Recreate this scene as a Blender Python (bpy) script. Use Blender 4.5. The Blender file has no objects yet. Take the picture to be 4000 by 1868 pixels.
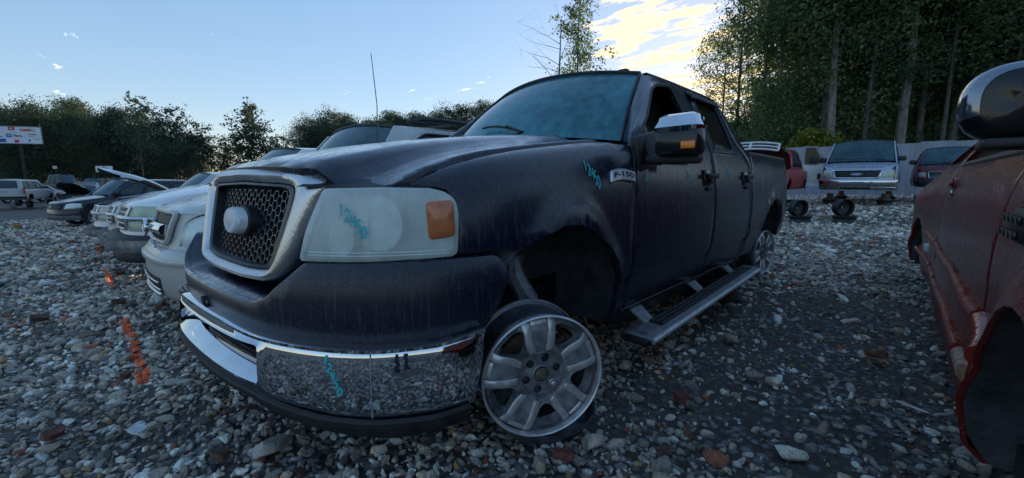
import bpy, bmesh, math, random
import numpy as np
from mathutils import Vector, Matrix
from mathutils.geometry import delaunay_2d_cdt
PI = math.pi
R_ = random.Random(7)
scene = bpy.context.scene
COL = scene.collection

# ------------------------------------------------------------------ camera, sky, sun, exposure
cam = bpy.data.cameras.new("camera"); camo = bpy.data.objects.new("camera", cam); COL.objects.link(camo)
cam.sensor_width = 36; cam.lens = 14.76; cam.clip_start = .03; cam.clip_end = 3000
camo.location = (-1.44, -2.05, 1.11); camo.rotation_euler = (PI/2-.138, 0, -.816)
scene.camera = camo
SUN_AZ, SUN_EL = math.radians(75), math.radians(6.5)       # azimuth from +y towards +x
world = bpy.data.worlds.new("World"); scene.world = world; world.use_nodes = True
def build_world():
    nt = world.node_tree; N = nt.nodes; L = nt.links; N.clear()
    def n(t, **k):
        o = N.new(t)
        for a, b in k.items(): setattr(o, a, b)
        return o
    out = n('ShaderNodeOutputWorld'); bg = n('ShaderNodeBackground'); bg.inputs[1].default_value = .15
    sky = n('ShaderNodeTexSky', sky_type='NISHITA', sun_disc=False)
    sky.sun_elevation = SUN_EL; sky.sun_rotation = SUN_AZ; sky.air_density = 1.0; sky.dust_density = .3; sky.ozone_density = 2.5
    tc = n('ShaderNodeTexCoord'); sep = n('ShaderNodeSeparateXYZ'); L.new(tc.outputs['Generated'], sep.inputs[0])
    # cloud layer: direction projected on a plane overhead
    def math_(op, a, b=None, c=None):
        m = n('ShaderNodeMath', operation=op)
        for i, v in enumerate((a, b, c)):
            if v is None: continue
            if isinstance(v, (int, float)): m.inputs[i].default_value = v
            else: L.new(v, m.inputs[i])
        return m.outputs[0]
    zc = math_('ADD', math_('MAXIMUM', sep.outputs[2], 0.0), .06)
    u = math_('DIVIDE', sep.outputs[0], zc); v = math_('DIVIDE', sep.outputs[1], zc)
    cmb = n('ShaderNodeCombineXYZ'); L.new(u, cmb.inputs[0]); L.new(v, cmb.inputs[1])
    mp = n('ShaderNodeMapping'); L.new(cmb.outputs[0], mp.inputs[0]); mp.inputs['Rotation'].default_value = (0, 0, .5)
    mp.inputs['Scale'].default_value = (2.6, 1.0, 1)
    nz = n('ShaderNodeTexNoise'); nz.inputs['Scale'].default_value = 2.3; nz.inputs['Detail'].default_value = 9; nz.inputs['Roughness'].default_value = .62
    L.new(mp.outputs[0], nz.inputs[0])
    # where clouds are: the bank round the sun, plus a few wisps
    sd = n('ShaderNodeVectorMath', operation='DOT_PRODUCT'); L.new(tc.outputs['Generated'], sd.inputs[0])
    a = math.radians(70.5); e = .285
    sd.inputs[1].default_value = (math.sin(a)*math.cos(e), math.cos(a)*math.cos(e), math.sin(e))
    near = n('ShaderNodeMapRange'); near.inputs[1].default_value = .955; near.inputs[2].default_value = .992; near.interpolation_type = 'SMOOTHSTEP'
    L.new(sd.outputs['Value'], near.inputs[0])
    nz2 = n('ShaderNodeTexNoise'); nz2.inputs['Scale'].default_value = .8; nz2.inputs['Detail'].default_value = 3
    L.new(mp.outputs[0], nz2.inputs[0])
    wisp = math_('MULTIPLY', math_('SUBTRACT', nz2.outputs[0], .5), .55)
    thr = math_('SUBTRACT', .675, math_('ADD', math_('MULTIPLY', near.outputs[0], .21), wisp))
    cov = n('ShaderNodeMapRange'); cov.interpolation_type = 'SMOOTHSTEP'
    L.new(math_('SUBTRACT', nz.outputs[0], thr), cov.inputs[0]); cov.inputs[1].default_value = 0; cov.inputs[2].default_value = .09
    # horizon bank of small cumulus
    glow = n('ShaderNodeMapRange'); glow.inputs[1].default_value = .80; glow.inputs[2].default_value = 1.0; glow.interpolation_type = 'SMOOTHSTEP'
    L.new(sd.outputs['Value'], glow.inputs[0])
    cc = n('ShaderNodeMix', data_type='RGBA'); L.new(glow.outputs[0], cc.inputs[0])
    cc.inputs[6].default_value = (1.9, 1.9, 2.0, 1); cc.inputs[7].default_value = (2.3, 1.78, 1.0, 1)
    mul = n('ShaderNodeMix', data_type='RGBA', blend_type='MULTIPLY'); mul.inputs[0].default_value = 1
    mul.inputs[7].default_value = (.70, .69, .785, 1)
    hs = n('ShaderNodeHueSaturation'); hs.inputs['Saturation'].default_value = 1.55
    gm = n('ShaderNodeGamma'); gm.inputs[1].default_value = .42; L.new(sky.outputs[0], gm.inputs[0])
    L.new(gm.outputs[0], hs.inputs['Color']); L.new(hs.outputs[0], mul.inputs[6])
    mx = n('ShaderNodeMix', data_type='RGBA'); L.new(math_('MULTIPLY', cov.outputs[0], .92), mx.inputs[0])
    L.new(mul.outputs[2], mx.inputs[6]); L.new(cc.outputs[2], mx.inputs[7])
    L.new(mx.outputs[2], bg.inputs[0]); L.new(bg.outputs[0], out.inputs[0])
build_world()
sl = bpy.data.lights.new("sun", 'SUN'); sun = bpy.data.objects.new("sun", sl); COL.objects.link(sun)
sl.energy = 2.0; sl.angle = math.radians(.5); sl.color = (1, .86, .66)
_sd = Vector((math.sin(SUN_AZ)*math.cos(SUN_EL), math.cos(SUN_AZ)*math.cos(SUN_EL), math.sin(SUN_EL)))
sun.rotation_euler = _sd.to_track_quat('Z', 'Y').to_euler(); sun.location = _sd*60
vs = scene.view_settings; vs.view_transform = 'Standard'; vs.look = 'None'; vs.gamma = 1; vs.use_curve_mapping = False
vs.exposure = 2.3
scene.cycles.max_bounces = 6; scene.cycles.diffuse_bounces = 3; scene.cycles.glossy_bounces = 3
scene.cycles.transparent_max_bounces = 10; scene.cycles.transmission_bounces = 4

# ------------------------------------------------------------------ helpers
def tag(o, label=None, cat=None, group=None, kind=None):
    for k, v in (('label', label), ('category', cat), ('group', group), ('kind', kind)):
        if v: o[k] = v
    return o
def thing(name, label, cat, loc=(0, 0, 0), rz=0, group=None):
    o = bpy.data.objects.new(name, None); COL.objects.link(o); o.location = loc; o.rotation_euler = (0, 0, rz)
    o.empty_display_size = .2
    return tag(o, label, cat, group)
def mesh(name, verts, faces, mat, parent=None, smooth=True, loc=None, rot=None):
    me = bpy.data.meshes.new(name); me.from_pydata([tuple(v) for v in verts], [], faces)
    if smooth: me.polygons.foreach_set('use_smooth', [True]*len(me.polygons))
    o = bpy.data.objects.new(name, me); COL.objects.link(o)
    if isinstance(mat, (list, tuple)):
        for m in mat: me.materials.append(m)
    elif mat: me.materials.append(mat)
    if parent is not None: o.parent = parent
    if loc: o.location = loc
    if rot: o.rotation_euler = rot
    me.update()
    return o
def sharp(o, ang=35):
    me = o.data
    bm = bmesh.new(); bm.from_mesh(me)
    bmesh.ops.recalc_face_normals(bm, faces=bm.faces)
    for e in bm.edges:
        if len(e.link_faces) == 2: e.smooth = e.calc_face_angle(0) < math.radians(ang)
    bm.to_mesh(me); bm.free(); return o
class MB:
    """collects simple solids into one mesh"""
    def __init__(s): s.v = []; s.f = []
    def add(s, v, f):
        b = len(s.v); s.v += [tuple(p) for p in v]; s.f += [tuple(b+i for i in q) for q in f]; return s
    def box(s, c, d, rz=0, ry=0, rx=0, taper=1, bev=0):
        m = Matrix.Rotation(rz, 3, 'Z') @ Matrix.Rotation(ry, 3, 'Y') @ Matrix.Rotation(rx, 3, 'X')
        hx, hy, hz = d[0]/2, d[1]/2, d[2]/2
        if bev:
            b = min(bev, hx*.9, hy*.9, hz*.9); bm = bmesh.new(); bmesh.ops.create_cube(bm, size=1)
            for v in bm.verts: v.co = Vector((v.co.x*d[0], v.co.y*d[1], v.co.z*d[2]))
            bmesh.ops.bevel(bm, geom=list(bm.edges), offset=b, segments=2, affect='EDGES', profile=.5)
            bm.verts.ensure_lookup_table(); vs_ = [m @ Vector((v.co.x*(taper if v.co.z > 0 else 1), v.co.y*(taper if v.co.z > 0 else 1), v.co.z))+Vector(c) for v in bm.verts]
            fs = [[v.index for v in f.verts] for f in bm.faces]; bm.free(); return s.add(vs_, fs)
        vs_ = []
        for z in (-1, 1):
            t = taper if z > 0 else 1
            for x, y in ((-1, -1), (1, -1), (1, 1), (-1, 1)): vs_.append(m @ Vector((x*hx*t, y*hy*t, z*hz))+Vector(c))
        return s.add(vs_, [(3, 2, 1, 0), (4, 5, 6, 7), (0, 1, 5, 4), (1, 2, 6, 5), (2, 3, 7, 6), (3, 0, 4, 7)])
    def tube(s, pts, r, n=8, caps=True):
        pts = [Vector(p) for p in pts]; k = len(pts); rr = r if isinstance(r, (list, tuple)) else [r]*k
        vs_ = []; fs = []
        t0 = (pts[1]-pts[0]).normalized(); a = t0.orthogonal().normalized()
        for i, p in enumerate(pts):
            t = (pts[min(i+1, k-1)]-pts[max(i-1, 0)]).normalized()
            a = (a-t*a.dot(t)); a = a.normalized() if a.length > 1e-6 else t.orthogonal().normalized(); b = t.cross(a)
            for j in range(n):
                an = 2*PI*j/n; vs_.append(p+(a*math.cos(an)+b*math.sin(an))*rr[i])
        for i in range(k-1):
            for j in range(n): fs.append((i*n+j, i*n+(j+1) % n, (i+1)*n+(j+1) % n, (i+1)*n+j))
        if caps: fs.append(tuple(range(n-1, -1, -1))); fs.append(tuple((k-1)*n+j for j in range(n)))
        return s.add(vs_, fs)
    def lathe(s, prof, n=32, m=None, closed=False):
        """prof: (radius, height) revolved round z; m: 4x4 placing it"""
        m = m or Matrix(); vs_ = []; fs = []
        for r, h in prof:
            for j in range(n):
                a = 2*PI*j/n; vs_.append(m @ Vector((r*math.cos(a), r*math.sin(a), h)))
        k = len(prof)
        for i in range(k if closed else k-1):
            i2 = (i+1) % k
            for j in range(n): fs.append((i*n+j, i*n+(j+1) % n, i2*n+(j+1) % n, i2*n+j))
        return s.add(vs_, fs)
    def disc(s, r, h, n=32, m=None, flip=False):
        m = m or Matrix(); vs_ = [m @ Vector((r*math.cos(2*PI*j/n), r*math.sin(2*PI*j/n), h)) for j in range(n)]
        return s.add(vs_, [tuple(range(n)) if not flip else tuple(range(n-1, -1, -1))])
    def prism(s, poly, fn, d0, d1):
        """poly in 2D; fn(u,v,d) -> 3D; extruded from d0 to d1"""
        n = len(poly); vs_ = [fn(u, v, d0) for u, v in poly]+[fn(u, v, d1) for u, v in poly]
        return s.add(vs_, [tuple(range(n-1, -1, -1)), tuple(range(n, 2*n))]+[(i, (i+1) % n, n+(i+1) % n, n+i) for i in range(n)])
    def build(s, name, mat, parent=None, smooth=True, ang=35, loc=None, rot=None):
        o = mesh(name, s.v, s.f, mat, parent, smooth, loc, rot); return sharp(o, ang)
def loft(name, rows, mat, parent=None, cu=False, cv=False, smooth=True, thick=0, ang=40):
    n = len(rows[0]); vs_ = [p for r in rows for p in r]; fs = []
    k = len(rows)
    for i in range(k if cv else k-1):
        i2 = (i+1) % k
        for j in range(n if cu else n-1): fs.append((i*n+j, i*n+(j+1) % n, i2*n+(j+1) % n, i2*n+j))
    o = mesh(name, vs_, fs, mat, parent, smooth)
    return sharp(o, ang)
def resample(poly, step, closed=True):
    out = []; n = len(poly)
    for i in range(n if closed else n-1):
        a = poly[i]; b = poly[(i+1) % n]; d = math.hypot(b[0]-a[0], b[1]-a[1]); k = max(1, int(math.ceil(d/step-1e-6)))
        for j in range(k): out.append((a[0]+(b[0]-a[0])*j/k, a[1]+(b[1]-a[1])*j/k))
    if not closed: out.append(poly[-1])
    return out
def rnd(poly, r, n=4):
    """round the corners of a closed 2D polygon"""
    out = []; k = len(poly)
    for i in range(k):
        p = Vector(poly[i]); a = Vector(poly[i-1])-p; b = Vector(poly[(i+1) % k])-p
        rr = r[i] if isinstance(r, (list, tuple)) else r
        d = min(rr, a.length*.48, b.length*.48)
        if d < 1e-4: out.append(tuple(p)); continue
        p0 = p+a.normalized()*d; p1 = p+b.normalized()*d
        for j in range(n+1):
            t = j/n; q = p0*(1-t)**2+p*2*t*(1-t)+p1*t*t; out.append((q.x, q.y))
    return out
def inpoly(x, y, poly):
    c = False; n = len(poly); j = n-1
    for i in range(n):
        xi, yi = poly[i]; xj, yj = poly[j]
        if (yi > y) != (yj > y) and x < (xj-xi)*(y-yi)/(yj-yi+1e-12)+xi: c = not c
        j = i
    return c
def tess(loops, step):
    """constrained triangulation of a polygon with holes, with inner grid points"""
    loops = [resample(l, step) for l in loops]
    pts = []; edges = []; bl = []
    for l in loops:
        b = len(pts); pts += l; edges += [(b+i, b+(i+1) % len(l)) for i in range(len(l))]; bl.append(list(range(b, b+len(l))))
    P = np.array(pts); x0, y0 = P.min(0); x1, y1 = P.max(0)
    nx = int((x1-x0)/step)+1; ny = int((y1-y0)/step)+1
    for i in range(nx+1):
        for j in range(ny+1):
            x = x0+(i+.5*(j % 2))*step; y = y0+j*step
            c = False
            for l in loops: c ^= inpoly(x, y, l)
            if c and ((P[:, 0]-x)**2+(P[:, 1]-y)**2).min() > (step*.55)**2: pts.append((x, y))
    r = delaunay_2d_cdt([Vector(p) for p in pts], edges, [], 0, 1e-7)
    V = [(v.x, v.y) for v in r[0]]; orig = {}
    for i, o in enumerate(r[3]):
        for q in o: orig[q] = i
    F = []
    for f in r[2]:
        cx = sum(V[i][0] for i in f)/3; cy = sum(V[i][1] for i in f)/3; c = False
        for l in loops: c ^= inpoly(cx, cy, l)
        if c:
            a, b, d = [V[i] for i in f]
            F.append(tuple(f) if (b[0]-a[0])*(d[1]-a[1])-(b[1]-a[1])*(d[0]-a[0]) > 0 else tuple(reversed(f)))
    bl = [[orig[i] for i in l] for l in bl]
    return V, F, bl
def panel(name, loops, fn, mat, parent=None, step=.06, thick=.02, rd=.003, mirror=False, off=0):
    """sheet-metal panel: 2D outline (u,v) on the surface fn(u,v), with returned edges; normal = du x dv"""
    if isinstance(loops[0][0], (int, float)): loops = [loops]
    V, F, BL = tess(loops, step)
    e = 2e-3
    def nrm(u, v):
        p = Vector(fn(u, v)); n = (Vector(fn(u+e, v))-p).cross(Vector(fn(u, v+e))-p)
        return n.normalized() if n.length > 0 else Vector((0, 0, 1))
    P = [Vector(fn(u, v)) for u, v in V]; Nn = [nrm(u, v) for u, v in V]
    if off: P = [p+n*off for p, n in zip(P, Nn)]
    vs_ = list(P); fs = list(F)
    if thick:
        for li, bl in enumerate(BL):
            n = len(bl); b = len(vs_)
            area = sum(V[bl[i]][0]*V[bl[(i+1) % n]][1]-V[bl[(i+1) % n]][0]*V[bl[i]][1] for i in range(n))
            ring1 = []; ring2 = []
            for i in range(n):
                t = P[bl[(i+1) % n]]-P[bl[i-1]]; o = t.cross(Nn[bl[i]])
                o = o.normalized() if o.length > 0 else Vector((0, 0, 0))
                if (area < 0) != (li > 0): o = -o
                if li > 0: o = -o
                q = P[bl[i]]+o*rd-Nn[bl[i]]*rd; ring1.append(q); ring2.append(q-Nn[bl[i]]*thick)
            vs_ += ring1+ring2
            for i in range(n):
                j = (i+1) % n
                if area > 0: fs += [(bl[j], bl[i], b+i, b+j), (b+j, b+i, b+n+i, b+n+j)]
                else: fs += [(bl[i], bl[j], b+j, b+i), (b+i, b+j, b+n+j, b+n+i)]
    if mirror: vs_ = [Vector((p.x, -p.y, p.z)) for p in vs_]; fs = [tuple(reversed(f)) for f in fs]
    o = mesh(name, vs_, fs, mat, parent)
    me = o.data
    bm = bmesh.new(); bm.from_mesh(me)
    for ed in bm.edges:
        if len(ed.link_faces) == 2: ed.smooth = ed.calc_face_angle(0) < math.radians(50)
    bm.to_mesh(me); bm.free()
    return o
def grid(name, fn, us, vs_, mat, parent=None, flip=False, ang=60):
    rows = [[fn(u, v) for v in vs_] for u in us]
    n = len(vs_); fs = []
    for i in range(len(us)-1):
        for j in range(n-1):
            q = (i*n+j, (i+1)*n+j, (i+1)*n+j+1, i*n+j+1); fs.append(tuple(reversed(q)) if flip else q)
    return mesh(name, [p for r in rows for p in r], fs, mat, parent)
def lin(a, b, n): return [a+(b-a)*i/(n-1) for i in range(n)]
def offs(fn, d):
    def g(u, v, e=2e-3):
        p = Vector(fn(u, v)); n = (Vector(fn(u+e, v))-p).cross(Vector(fn(u, v+e))-p).normalized(); return p+n*d
    return g
def text_on(name, s, fn, u0, v0, size, mat, parent, su=1, sv=1, bold=0, off=.002, shear=0, rot=0, thick=0, mirror=False, align='LEFT'):
    """flat lettering laid on a surface"""
    cu = bpy.data.curves.new('t', 'FONT'); cu.body = s; cu.size = size; cu.offset = bold; cu.shear = shear; cu.align_x = align
    cu.extrude = thick
    to = bpy.data.objects.new('t', cu); COL.objects.link(to)
    dg = bpy.context.evaluated_depsgraph_get(); me = bpy.data.meshes.new_from_object(to.evaluated_get(dg))
    bpy.data.objects.remove(to); bpy.data.curves.remove(cu)
    g = offs(fn, off); c, q = math.cos(rot), math.sin(rot)
    vs_ = []
    for v in me.vertices:
        x, y = v.co.x*su, v.co.y*sv; vs_.append(offs(fn, off+v.co.z)(u0+x*c-y*q, v0+x*q+y*c) if thick else g(u0+x*c-y*q, v0+x*q+y*c))
    fs = [tuple(p.vertices) for p in me.polygons]; bpy.data.meshes.remove(me)
    return mesh(name, vs_, fs, mat, parent, smooth=False)
GL = {'1': [[(.1, .75), (.3, 1), (.3, 0)]], '2': [[(0, .8), (.25, 1), (.55, .85), (.45, .5), (0, 0), (.3, .08), (.6, 0)]],
      '4': [[(.1, 1), (.05, .5), (.6, .5)], [(.5, 1), (.45, 0)]], '5': [[(.6, 1), (.15, 1), (.1, .58), (.4, .62), (.55, .35), (.4, .05), (0, .05)]],
      '0': [[(.3, 1), (.05, .7), (.05, .3), (.3, 0), (.55, .3), (.55, .7), (.3, 1)]], 'x': [[(0, 1), (.5, 0)], [(.5, .9), (0, .1)]]}
def script(name, s, fn, u0, v0, h, du, dv, w, mat, parent, ux=1, tilt=0, off=.0025):
    """hand-written marker strokes on a surface; (du,dv) steps from sign to sign"""
    g = offs(fn, off); vs_ = []; fs = []
    c, q = math.cos(tilt), math.sin(tilt)
    for k, ch in enumerate(s):
        for st in GL[ch]:
            P = [Vector((x*h*.75, (y-.5)*h)) for x, y in st]; Q = []
            for i in range(len(P)-1):
                for j in range(4): Q.append(P[i].lerp(P[i+1], j/4))
            Q.append(P[-1]); Q = [(Q[max(i-1, 0)]+Q[i]*2+Q[min(i+1, len(Q)-1)])/4 for i in range(len(Q))]
            b = len(vs_)
            for i, p in enumerate(Q):
                t = (Q[min(i+1, len(Q)-1)]-Q[max(i-1, 0)]).normalized(); nn = Vector((-t.y, t.x))*w*.5
                for e in (p+nn, p-nn):
                    x, y = e.x*c-e.y*q, e.x*q+e.y*c; vs_.append(g(u0+k*du+x*ux, v0+k*dv+y))
            for i in range(len(Q)-1): fs.append((b+2*i, b+2*i+1, b+2*i+3, b+2*i+2))
    return mesh(name, vs_, fs, mat, parent, smooth=False)

# ------------------------------------------------------------------ materials
def _mat(name):
    m = bpy.data.materials.new(name); m.use_nodes = True; nt = m.node_tree; nt.nodes.clear()
    out = nt.nodes.new('ShaderNodeOutputMaterial'); b = nt.nodes.new('ShaderNodeBsdfPrincipled'); nt.links.new(b.outputs[0], out.inputs[0])
    return m, nt, b, out
def nd(nt, t, ins=None, **k):
    o = nt.nodes.new(t)
    for a, b in k.items(): setattr(o, a, b)
    for a, b in (ins or {}).items():
        if hasattr(b, 'is_output') or isinstance(b, bpy.types.NodeSocket): nt.links.new(b, o.inputs[a])
        else: o.inputs[a].default_value = b
    return o
def simple(name, col, rough=.5, metal=0, coat=0, spec=.5, nscale=0, namp=.15, bump=0, bscale=80, stretch=(1, 1, 1), rvar=0, emis=0, trans=0):
    m, nt, b, out = _mat(name)
    b.inputs['Base Color'].default_value = (*col, 1); b.inputs['Roughness'].default_value = rough; b.inputs['Metallic'].default_value = metal
    b.inputs['Coat Weight'].default_value = coat; b.inputs['Coat Roughness'].default_value = .08; b.inputs['Specular IOR Level'].default_value = spec
    if trans: b.inputs['Transmission Weight'].default_value = trans
    if emis: b.inputs['Emission Color'].default_value = (*col, 1); b.inputs['Emission Strength'].default_value = emis
    tc = nd(nt, 'ShaderNodeTexCoord'); mp = nd(nt, 'ShaderNodeMapping', {0: tc.outputs['Object'], 'Scale': stretch})
    if nscale:
        nz = nd(nt, 'ShaderNodeTexNoise', {0: mp.outputs[0], 'Scale': nscale, 'Detail': 6, 'Roughness': .65})
        hi = tuple(min(1, c*(1+namp*2)+namp*.02) for c in col); lo = tuple(max(0, c*(1-namp*2)) for c in col)
        rp = nd(nt, 'ShaderNodeMapRange', {0: nz.outputs[0], 1: .3, 2: .7})
        mx = nd(nt, 'ShaderNodeMix', {0: rp.outputs[0], 6: (*lo, 1), 7: (*hi, 1)}, data_type='RGBA'); nt.links.new(mx.outputs[2], b.inputs['Base Color'])
        if rvar:
            rr = nd(nt, 'ShaderNodeMapRange', {0: nz.outputs[0], 1: .3, 2: .7, 3: max(.02, rough-rvar), 4: min(1, rough+rvar)}); nt.links.new(rr.outputs[0], b.inputs['Roughness'])
    if bump:
        n2 = nd(nt, 'ShaderNodeTexNoise', {0: mp.outputs[0], 'Scale': bscale, 'Detail': 4})
        bp = nd(nt, 'ShaderNodeBump', {'Height': n2.outputs[0], 'Strength': bump, 'Distance': .01}); nt.links.new(bp.outputs[0], b.inputs['Normal'])
    return m
def paint(name, col, dust=(.25, .24, .23), dustamt=.25, rough=.28, drops=.5, streak=.5, metal=0.0, dscale=190, flake=0, top=0.0, coat=.75):
    """old car paint: clear coat, run marks down the sides, beads of water, dust"""
    m, nt, b, out = _mat(name)
    tc = nd(nt, 'ShaderNodeTexCoord'); O = tc.outputs['Object']
    mp = nd(nt, 'ShaderNodeMapping', {0: O, 'Scale': (26, 26, .9)})
    st = nd(nt, 'ShaderNodeTexNoise', {0: mp.outputs[0], 'Scale': 3.2, 'Detail': 5, 'Roughness': .6, 'Distortion': .25})
    big = nd(nt, 'ShaderNodeTexNoise', {0: O, 'Scale': 2.3, 'Detail': 5, 'Roughness': .6})
    fine = nd(nt, 'ShaderNodeTexNoise', {0: O, 'Scale': 60, 'Detail': 4, 'Roughness': .7})
    geo = nd(nt, 'ShaderNodeNewGeometry'); sp = nd(nt, 'ShaderNodeSeparateXYZ', {0: geo.outputs['Normal']})
    up = nd(nt, 'ShaderNodeMapRange', {0: sp.outputs[2], 1: .3, 2: .75})
    side_ = nd(nt, 'ShaderNodeMath', {0: 1.0, 1: up.outputs[0]}, operation='SUBTRACT')
    s1 = nd(nt, 'ShaderNodeMapRange', {0: st.outputs[0], 1: .53, 2: .62}); s2 = nd(nt, 'ShaderNodeMath', {0: s1.outputs[0], 1: side_.outputs[0]}, operation='MULTIPLY')
    s3 = nd(nt, 'ShaderNodeMath', {0: s2.outputs[0], 1: big.outputs[0]}, operation='MULTIPLY')
    d1 = nd(nt, 'ShaderNodeMapRange', {0: big.outputs[0], 1: .3, 2: .75, 4: dustamt}); d2 = nd(nt, 'ShaderNodeMath', {0: d1.outputs[0], 1: fine.outputs[0]}, operation='MULTIPLY')
    d3 = nd(nt, 'ShaderNodeMath', {0: s3.outputs[0], 1: streak, 2: d2.outputs[0]}, operation='MULTIPLY_ADD'); d3.use_clamp = True
    mx = nd(nt, 'ShaderNodeMix', {0: d3.outputs[0], 6: (*col, 1), 7: (*dust, 1)}, data_type='RGBA')
    nt.links.new(mx.outputs[2], b.inputs['Base Color']); b.inputs['Metallic'].default_value = metal
    wet = nd(nt, 'ShaderNodeMapRange', {0: nd(nt, 'ShaderNodeTexNoise', {0: nd(nt, 'ShaderNodeMapping', {0: O, 'Scale': (1, 2.2, 1)}).outputs[0], 'Scale': 9, 'Detail': 6, 'Roughness': .7, 'Distortion': .6}).outputs[0], 1: .46, 2: .54, 3: 0.0, 4: 1.0})
    rr = nd(nt, 'ShaderNodeMapRange', {0: nd(nt, 'ShaderNodeMath', {0: wet.outputs[0], 1: up.outputs[0]}, operation='MULTIPLY').outputs[0], 1: 0.0, 2: 1.0, 3: rough, 4: max(.06, rough-.22)}); 
    r2 = nd(nt, 'ShaderNodeMath', {0: d3.outputs[0], 1: .35, 2: rr.outputs[0]}, operation='MULTIPLY_ADD'); nt.links.new(r2.outputs[0], b.inputs['Roughness'])
    cw = nd(nt, 'ShaderNodeMapRange', {0: up.outputs[0], 3: coat*.18, 4: coat}); nt.links.new(cw.outputs[0], b.inputs['Coat Weight']); b.inputs['Specular IOR Level'].default_value = .42; nt.links.new(rr.outputs[0], b.inputs['Coat Roughness'])
    if drops:
        vo = nd(nt, 'ShaderNodeTexVoronoi', {0: O, 'Scale': dscale}); dm = nd(nt, 'ShaderNodeMapRange', {0: vo.outputs['Distance'], 1: .0, 2: .42, 3: 1.0, 4: 0.0}, interpolation_type='SMOOTHSTEP')
        wn = nd(nt, 'ShaderNodeSeparateColor', {0: vo.outputs['Color']}); keep = nd(nt, 'ShaderNodeMapRange', {0: wn.outputs[0], 1: .45, 2: .6})
        dh = nd(nt, 'ShaderNodeMath', {0: dm.outputs[0], 1: keep.outputs[0]}, operation='MULTIPLY')
        sm = nd(nt, 'ShaderNodeMath', {0: st.outputs[0], 1: .35, 2: dh.outputs[0]}, operation='MULTIPLY_ADD')
        bp = nd(nt, 'ShaderNodeBump', {'Height': sm.outputs[0], 'Strength': drops, 'Distance': .0018})
        nt.links.new(bp.outputs[0], b.inputs['Normal']); nt.links.new(bp.outputs[0], b.inputs['Coat Normal'])
    return m
def glassy(name, tint, haze=(.3, .45, .5), hz=.3, rough=.06, clear=.5, streaks=True):
    """window glass, misted: part clear, part sheen, part condensation"""
    m, nt, b, out = _mat(name)
    tc = nd(nt, 'ShaderNodeTexCoord'); O = tc.outputs['Object']
    st = nd(nt, 'ShaderNodeTexNoise', {0: nd(nt, 'ShaderNodeMapping', {0: O, 'Scale': (5, 5, 1)}).outputs[0], 'Scale': 3, 'Detail': 6, 'Roughness': .65})
    bg = nd(nt, 'ShaderNodeTexNoise', {0: O, 'Scale': 1.7, 'Detail': 4})
    sm = nd(nt, 'ShaderNodeMath', {0: st.outputs[0], 1: bg.outputs[0]}, operation='ADD')
    amt = nd(nt, 'ShaderNodeMapRange', {0: sm.outputs[0], 1: .75, 2: 1.25, 3: hz*.6, 4: min(1, hz*1.4)})
    tr = nd(nt, 'ShaderNodeBsdfTransparent', {0: (*tint, 1)}); df = nd(nt, 'ShaderNodeBsdfDiffuse', {0: (*haze, 1)})
    m1 = nd(nt, 'ShaderNodeMixShader', {0: amt.outputs[0], 1: tr.outputs[0], 2: df.outputs[0]})
    gl = nd(nt, 'ShaderNodeBsdfGlossy', {0: (.72, .74, .76, 1), 'Roughness': rough}); bf = nd(nt, 'ShaderNodeNewGeometry'); fr = nd(nt, 'ShaderNodeFresnel', {0: nd(nt, 'ShaderNodeMapRange', {0: bf.outputs['Backfacing'], 3: 1.42, 4: 1/1.42}).outputs[0]})
    vo = nd(nt, 'ShaderNodeTexNoise', {0: O, 'Scale': 150, 'Detail': 3})
    bp = nd(nt, 'ShaderNodeBump', {'Height': vo.outputs[0], 'Strength': .12, 'Distance': .004}); nt.links.new(bp.outputs[0], gl.inputs['Normal'])
    m2 = nd(nt, 'ShaderNodeMixShader', {0: fr.outputs[0], 1: m1.outputs[0], 2: gl.outputs[0]})
    nt.links.new(m2.outputs[0], out.inputs[0]); nt.nodes.remove(b); return m
M = {}
M['truck'] = paint('truck_paint', (.006, .0075, .020), dust=(.11, .11, .14), dustamt=.02, rough=.24, drops=.8, streak=.35, top=.10)
M['truck_plastic'] = paint('truck_bumper_paint', (.007, .009, .020), dust=(.11, .11, .14), dustamt=.02, rough=.33, drops=.6, streak=.30)
M['black'] = simple('black_plastic', (.012, .012, .014), .55, nscale=12, namp=.2, bump=.25, bscale=160)
M['gloss_black'] = simple('gloss_black', (.008, .008, .010), .16, nscale=6, namp=.2, rvar=.08, bump=.05)
M['liner'] = simple('wheel_liner', (.05, .053, .06), .6, nscale=7, namp=.35, bump=.5, bscale=30)
M['dark'] = simple('underbody', (.022, .020, .019), .8, nscale=9, namp=.3, bump=.3, bscale=20)
M['rust'] = simple('rusty_steel', (.12, .085, .06), .75, metal=.3, nscale=14, namp=.35, bump=.4, bscale=60)
M['chrome'] = simple('chrome', (.64, .65, .68), .045, 1, nscale=9, namp=.04, rvar=.03)
M['chrome_dull'] = simple('dull_chrome', (.50, .51, .54), .22, 1, nscale=5, namp=.1, rvar=.12, bump=.15, bscale=210, stretch=(1, 1, .35))
M['grey_trim'] = simple('grey_trim', (.045, .047, .055), .3, .6, nscale=8, namp=.2, bump=.2, bscale=200)
M['alloy'] = simple('machined_alloy', (.62, .61, .62), .42, .6, nscale=16, namp=.12, rvar=.1, bump=.05)
M['alloy_dark'] = simple('painted_alloy', (.20, .20, .215), .45, .2, nscale=20, namp=.3, rvar=.1, bump=.15, bscale=90)
M['steel_rim'] = simple('steel_rim', (.018, .018, .02), .45, .3, nscale=12, namp=.3, bump=.2)
M['tyre'] = simple('tyre', (.014, .014, .014), .85, nscale=20, namp=.25, bump=.4, bscale=90)
M['amber'] = simple('amber_lens', (.46, .125, .04), .25, coat=.6, nscale=30, namp=.12, bump=.15, bscale=120)
M['orange'] = simple('orange_lens', (.85, .22, .01), .25, coat=.5, nscale=30, namp=.08)
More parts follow.
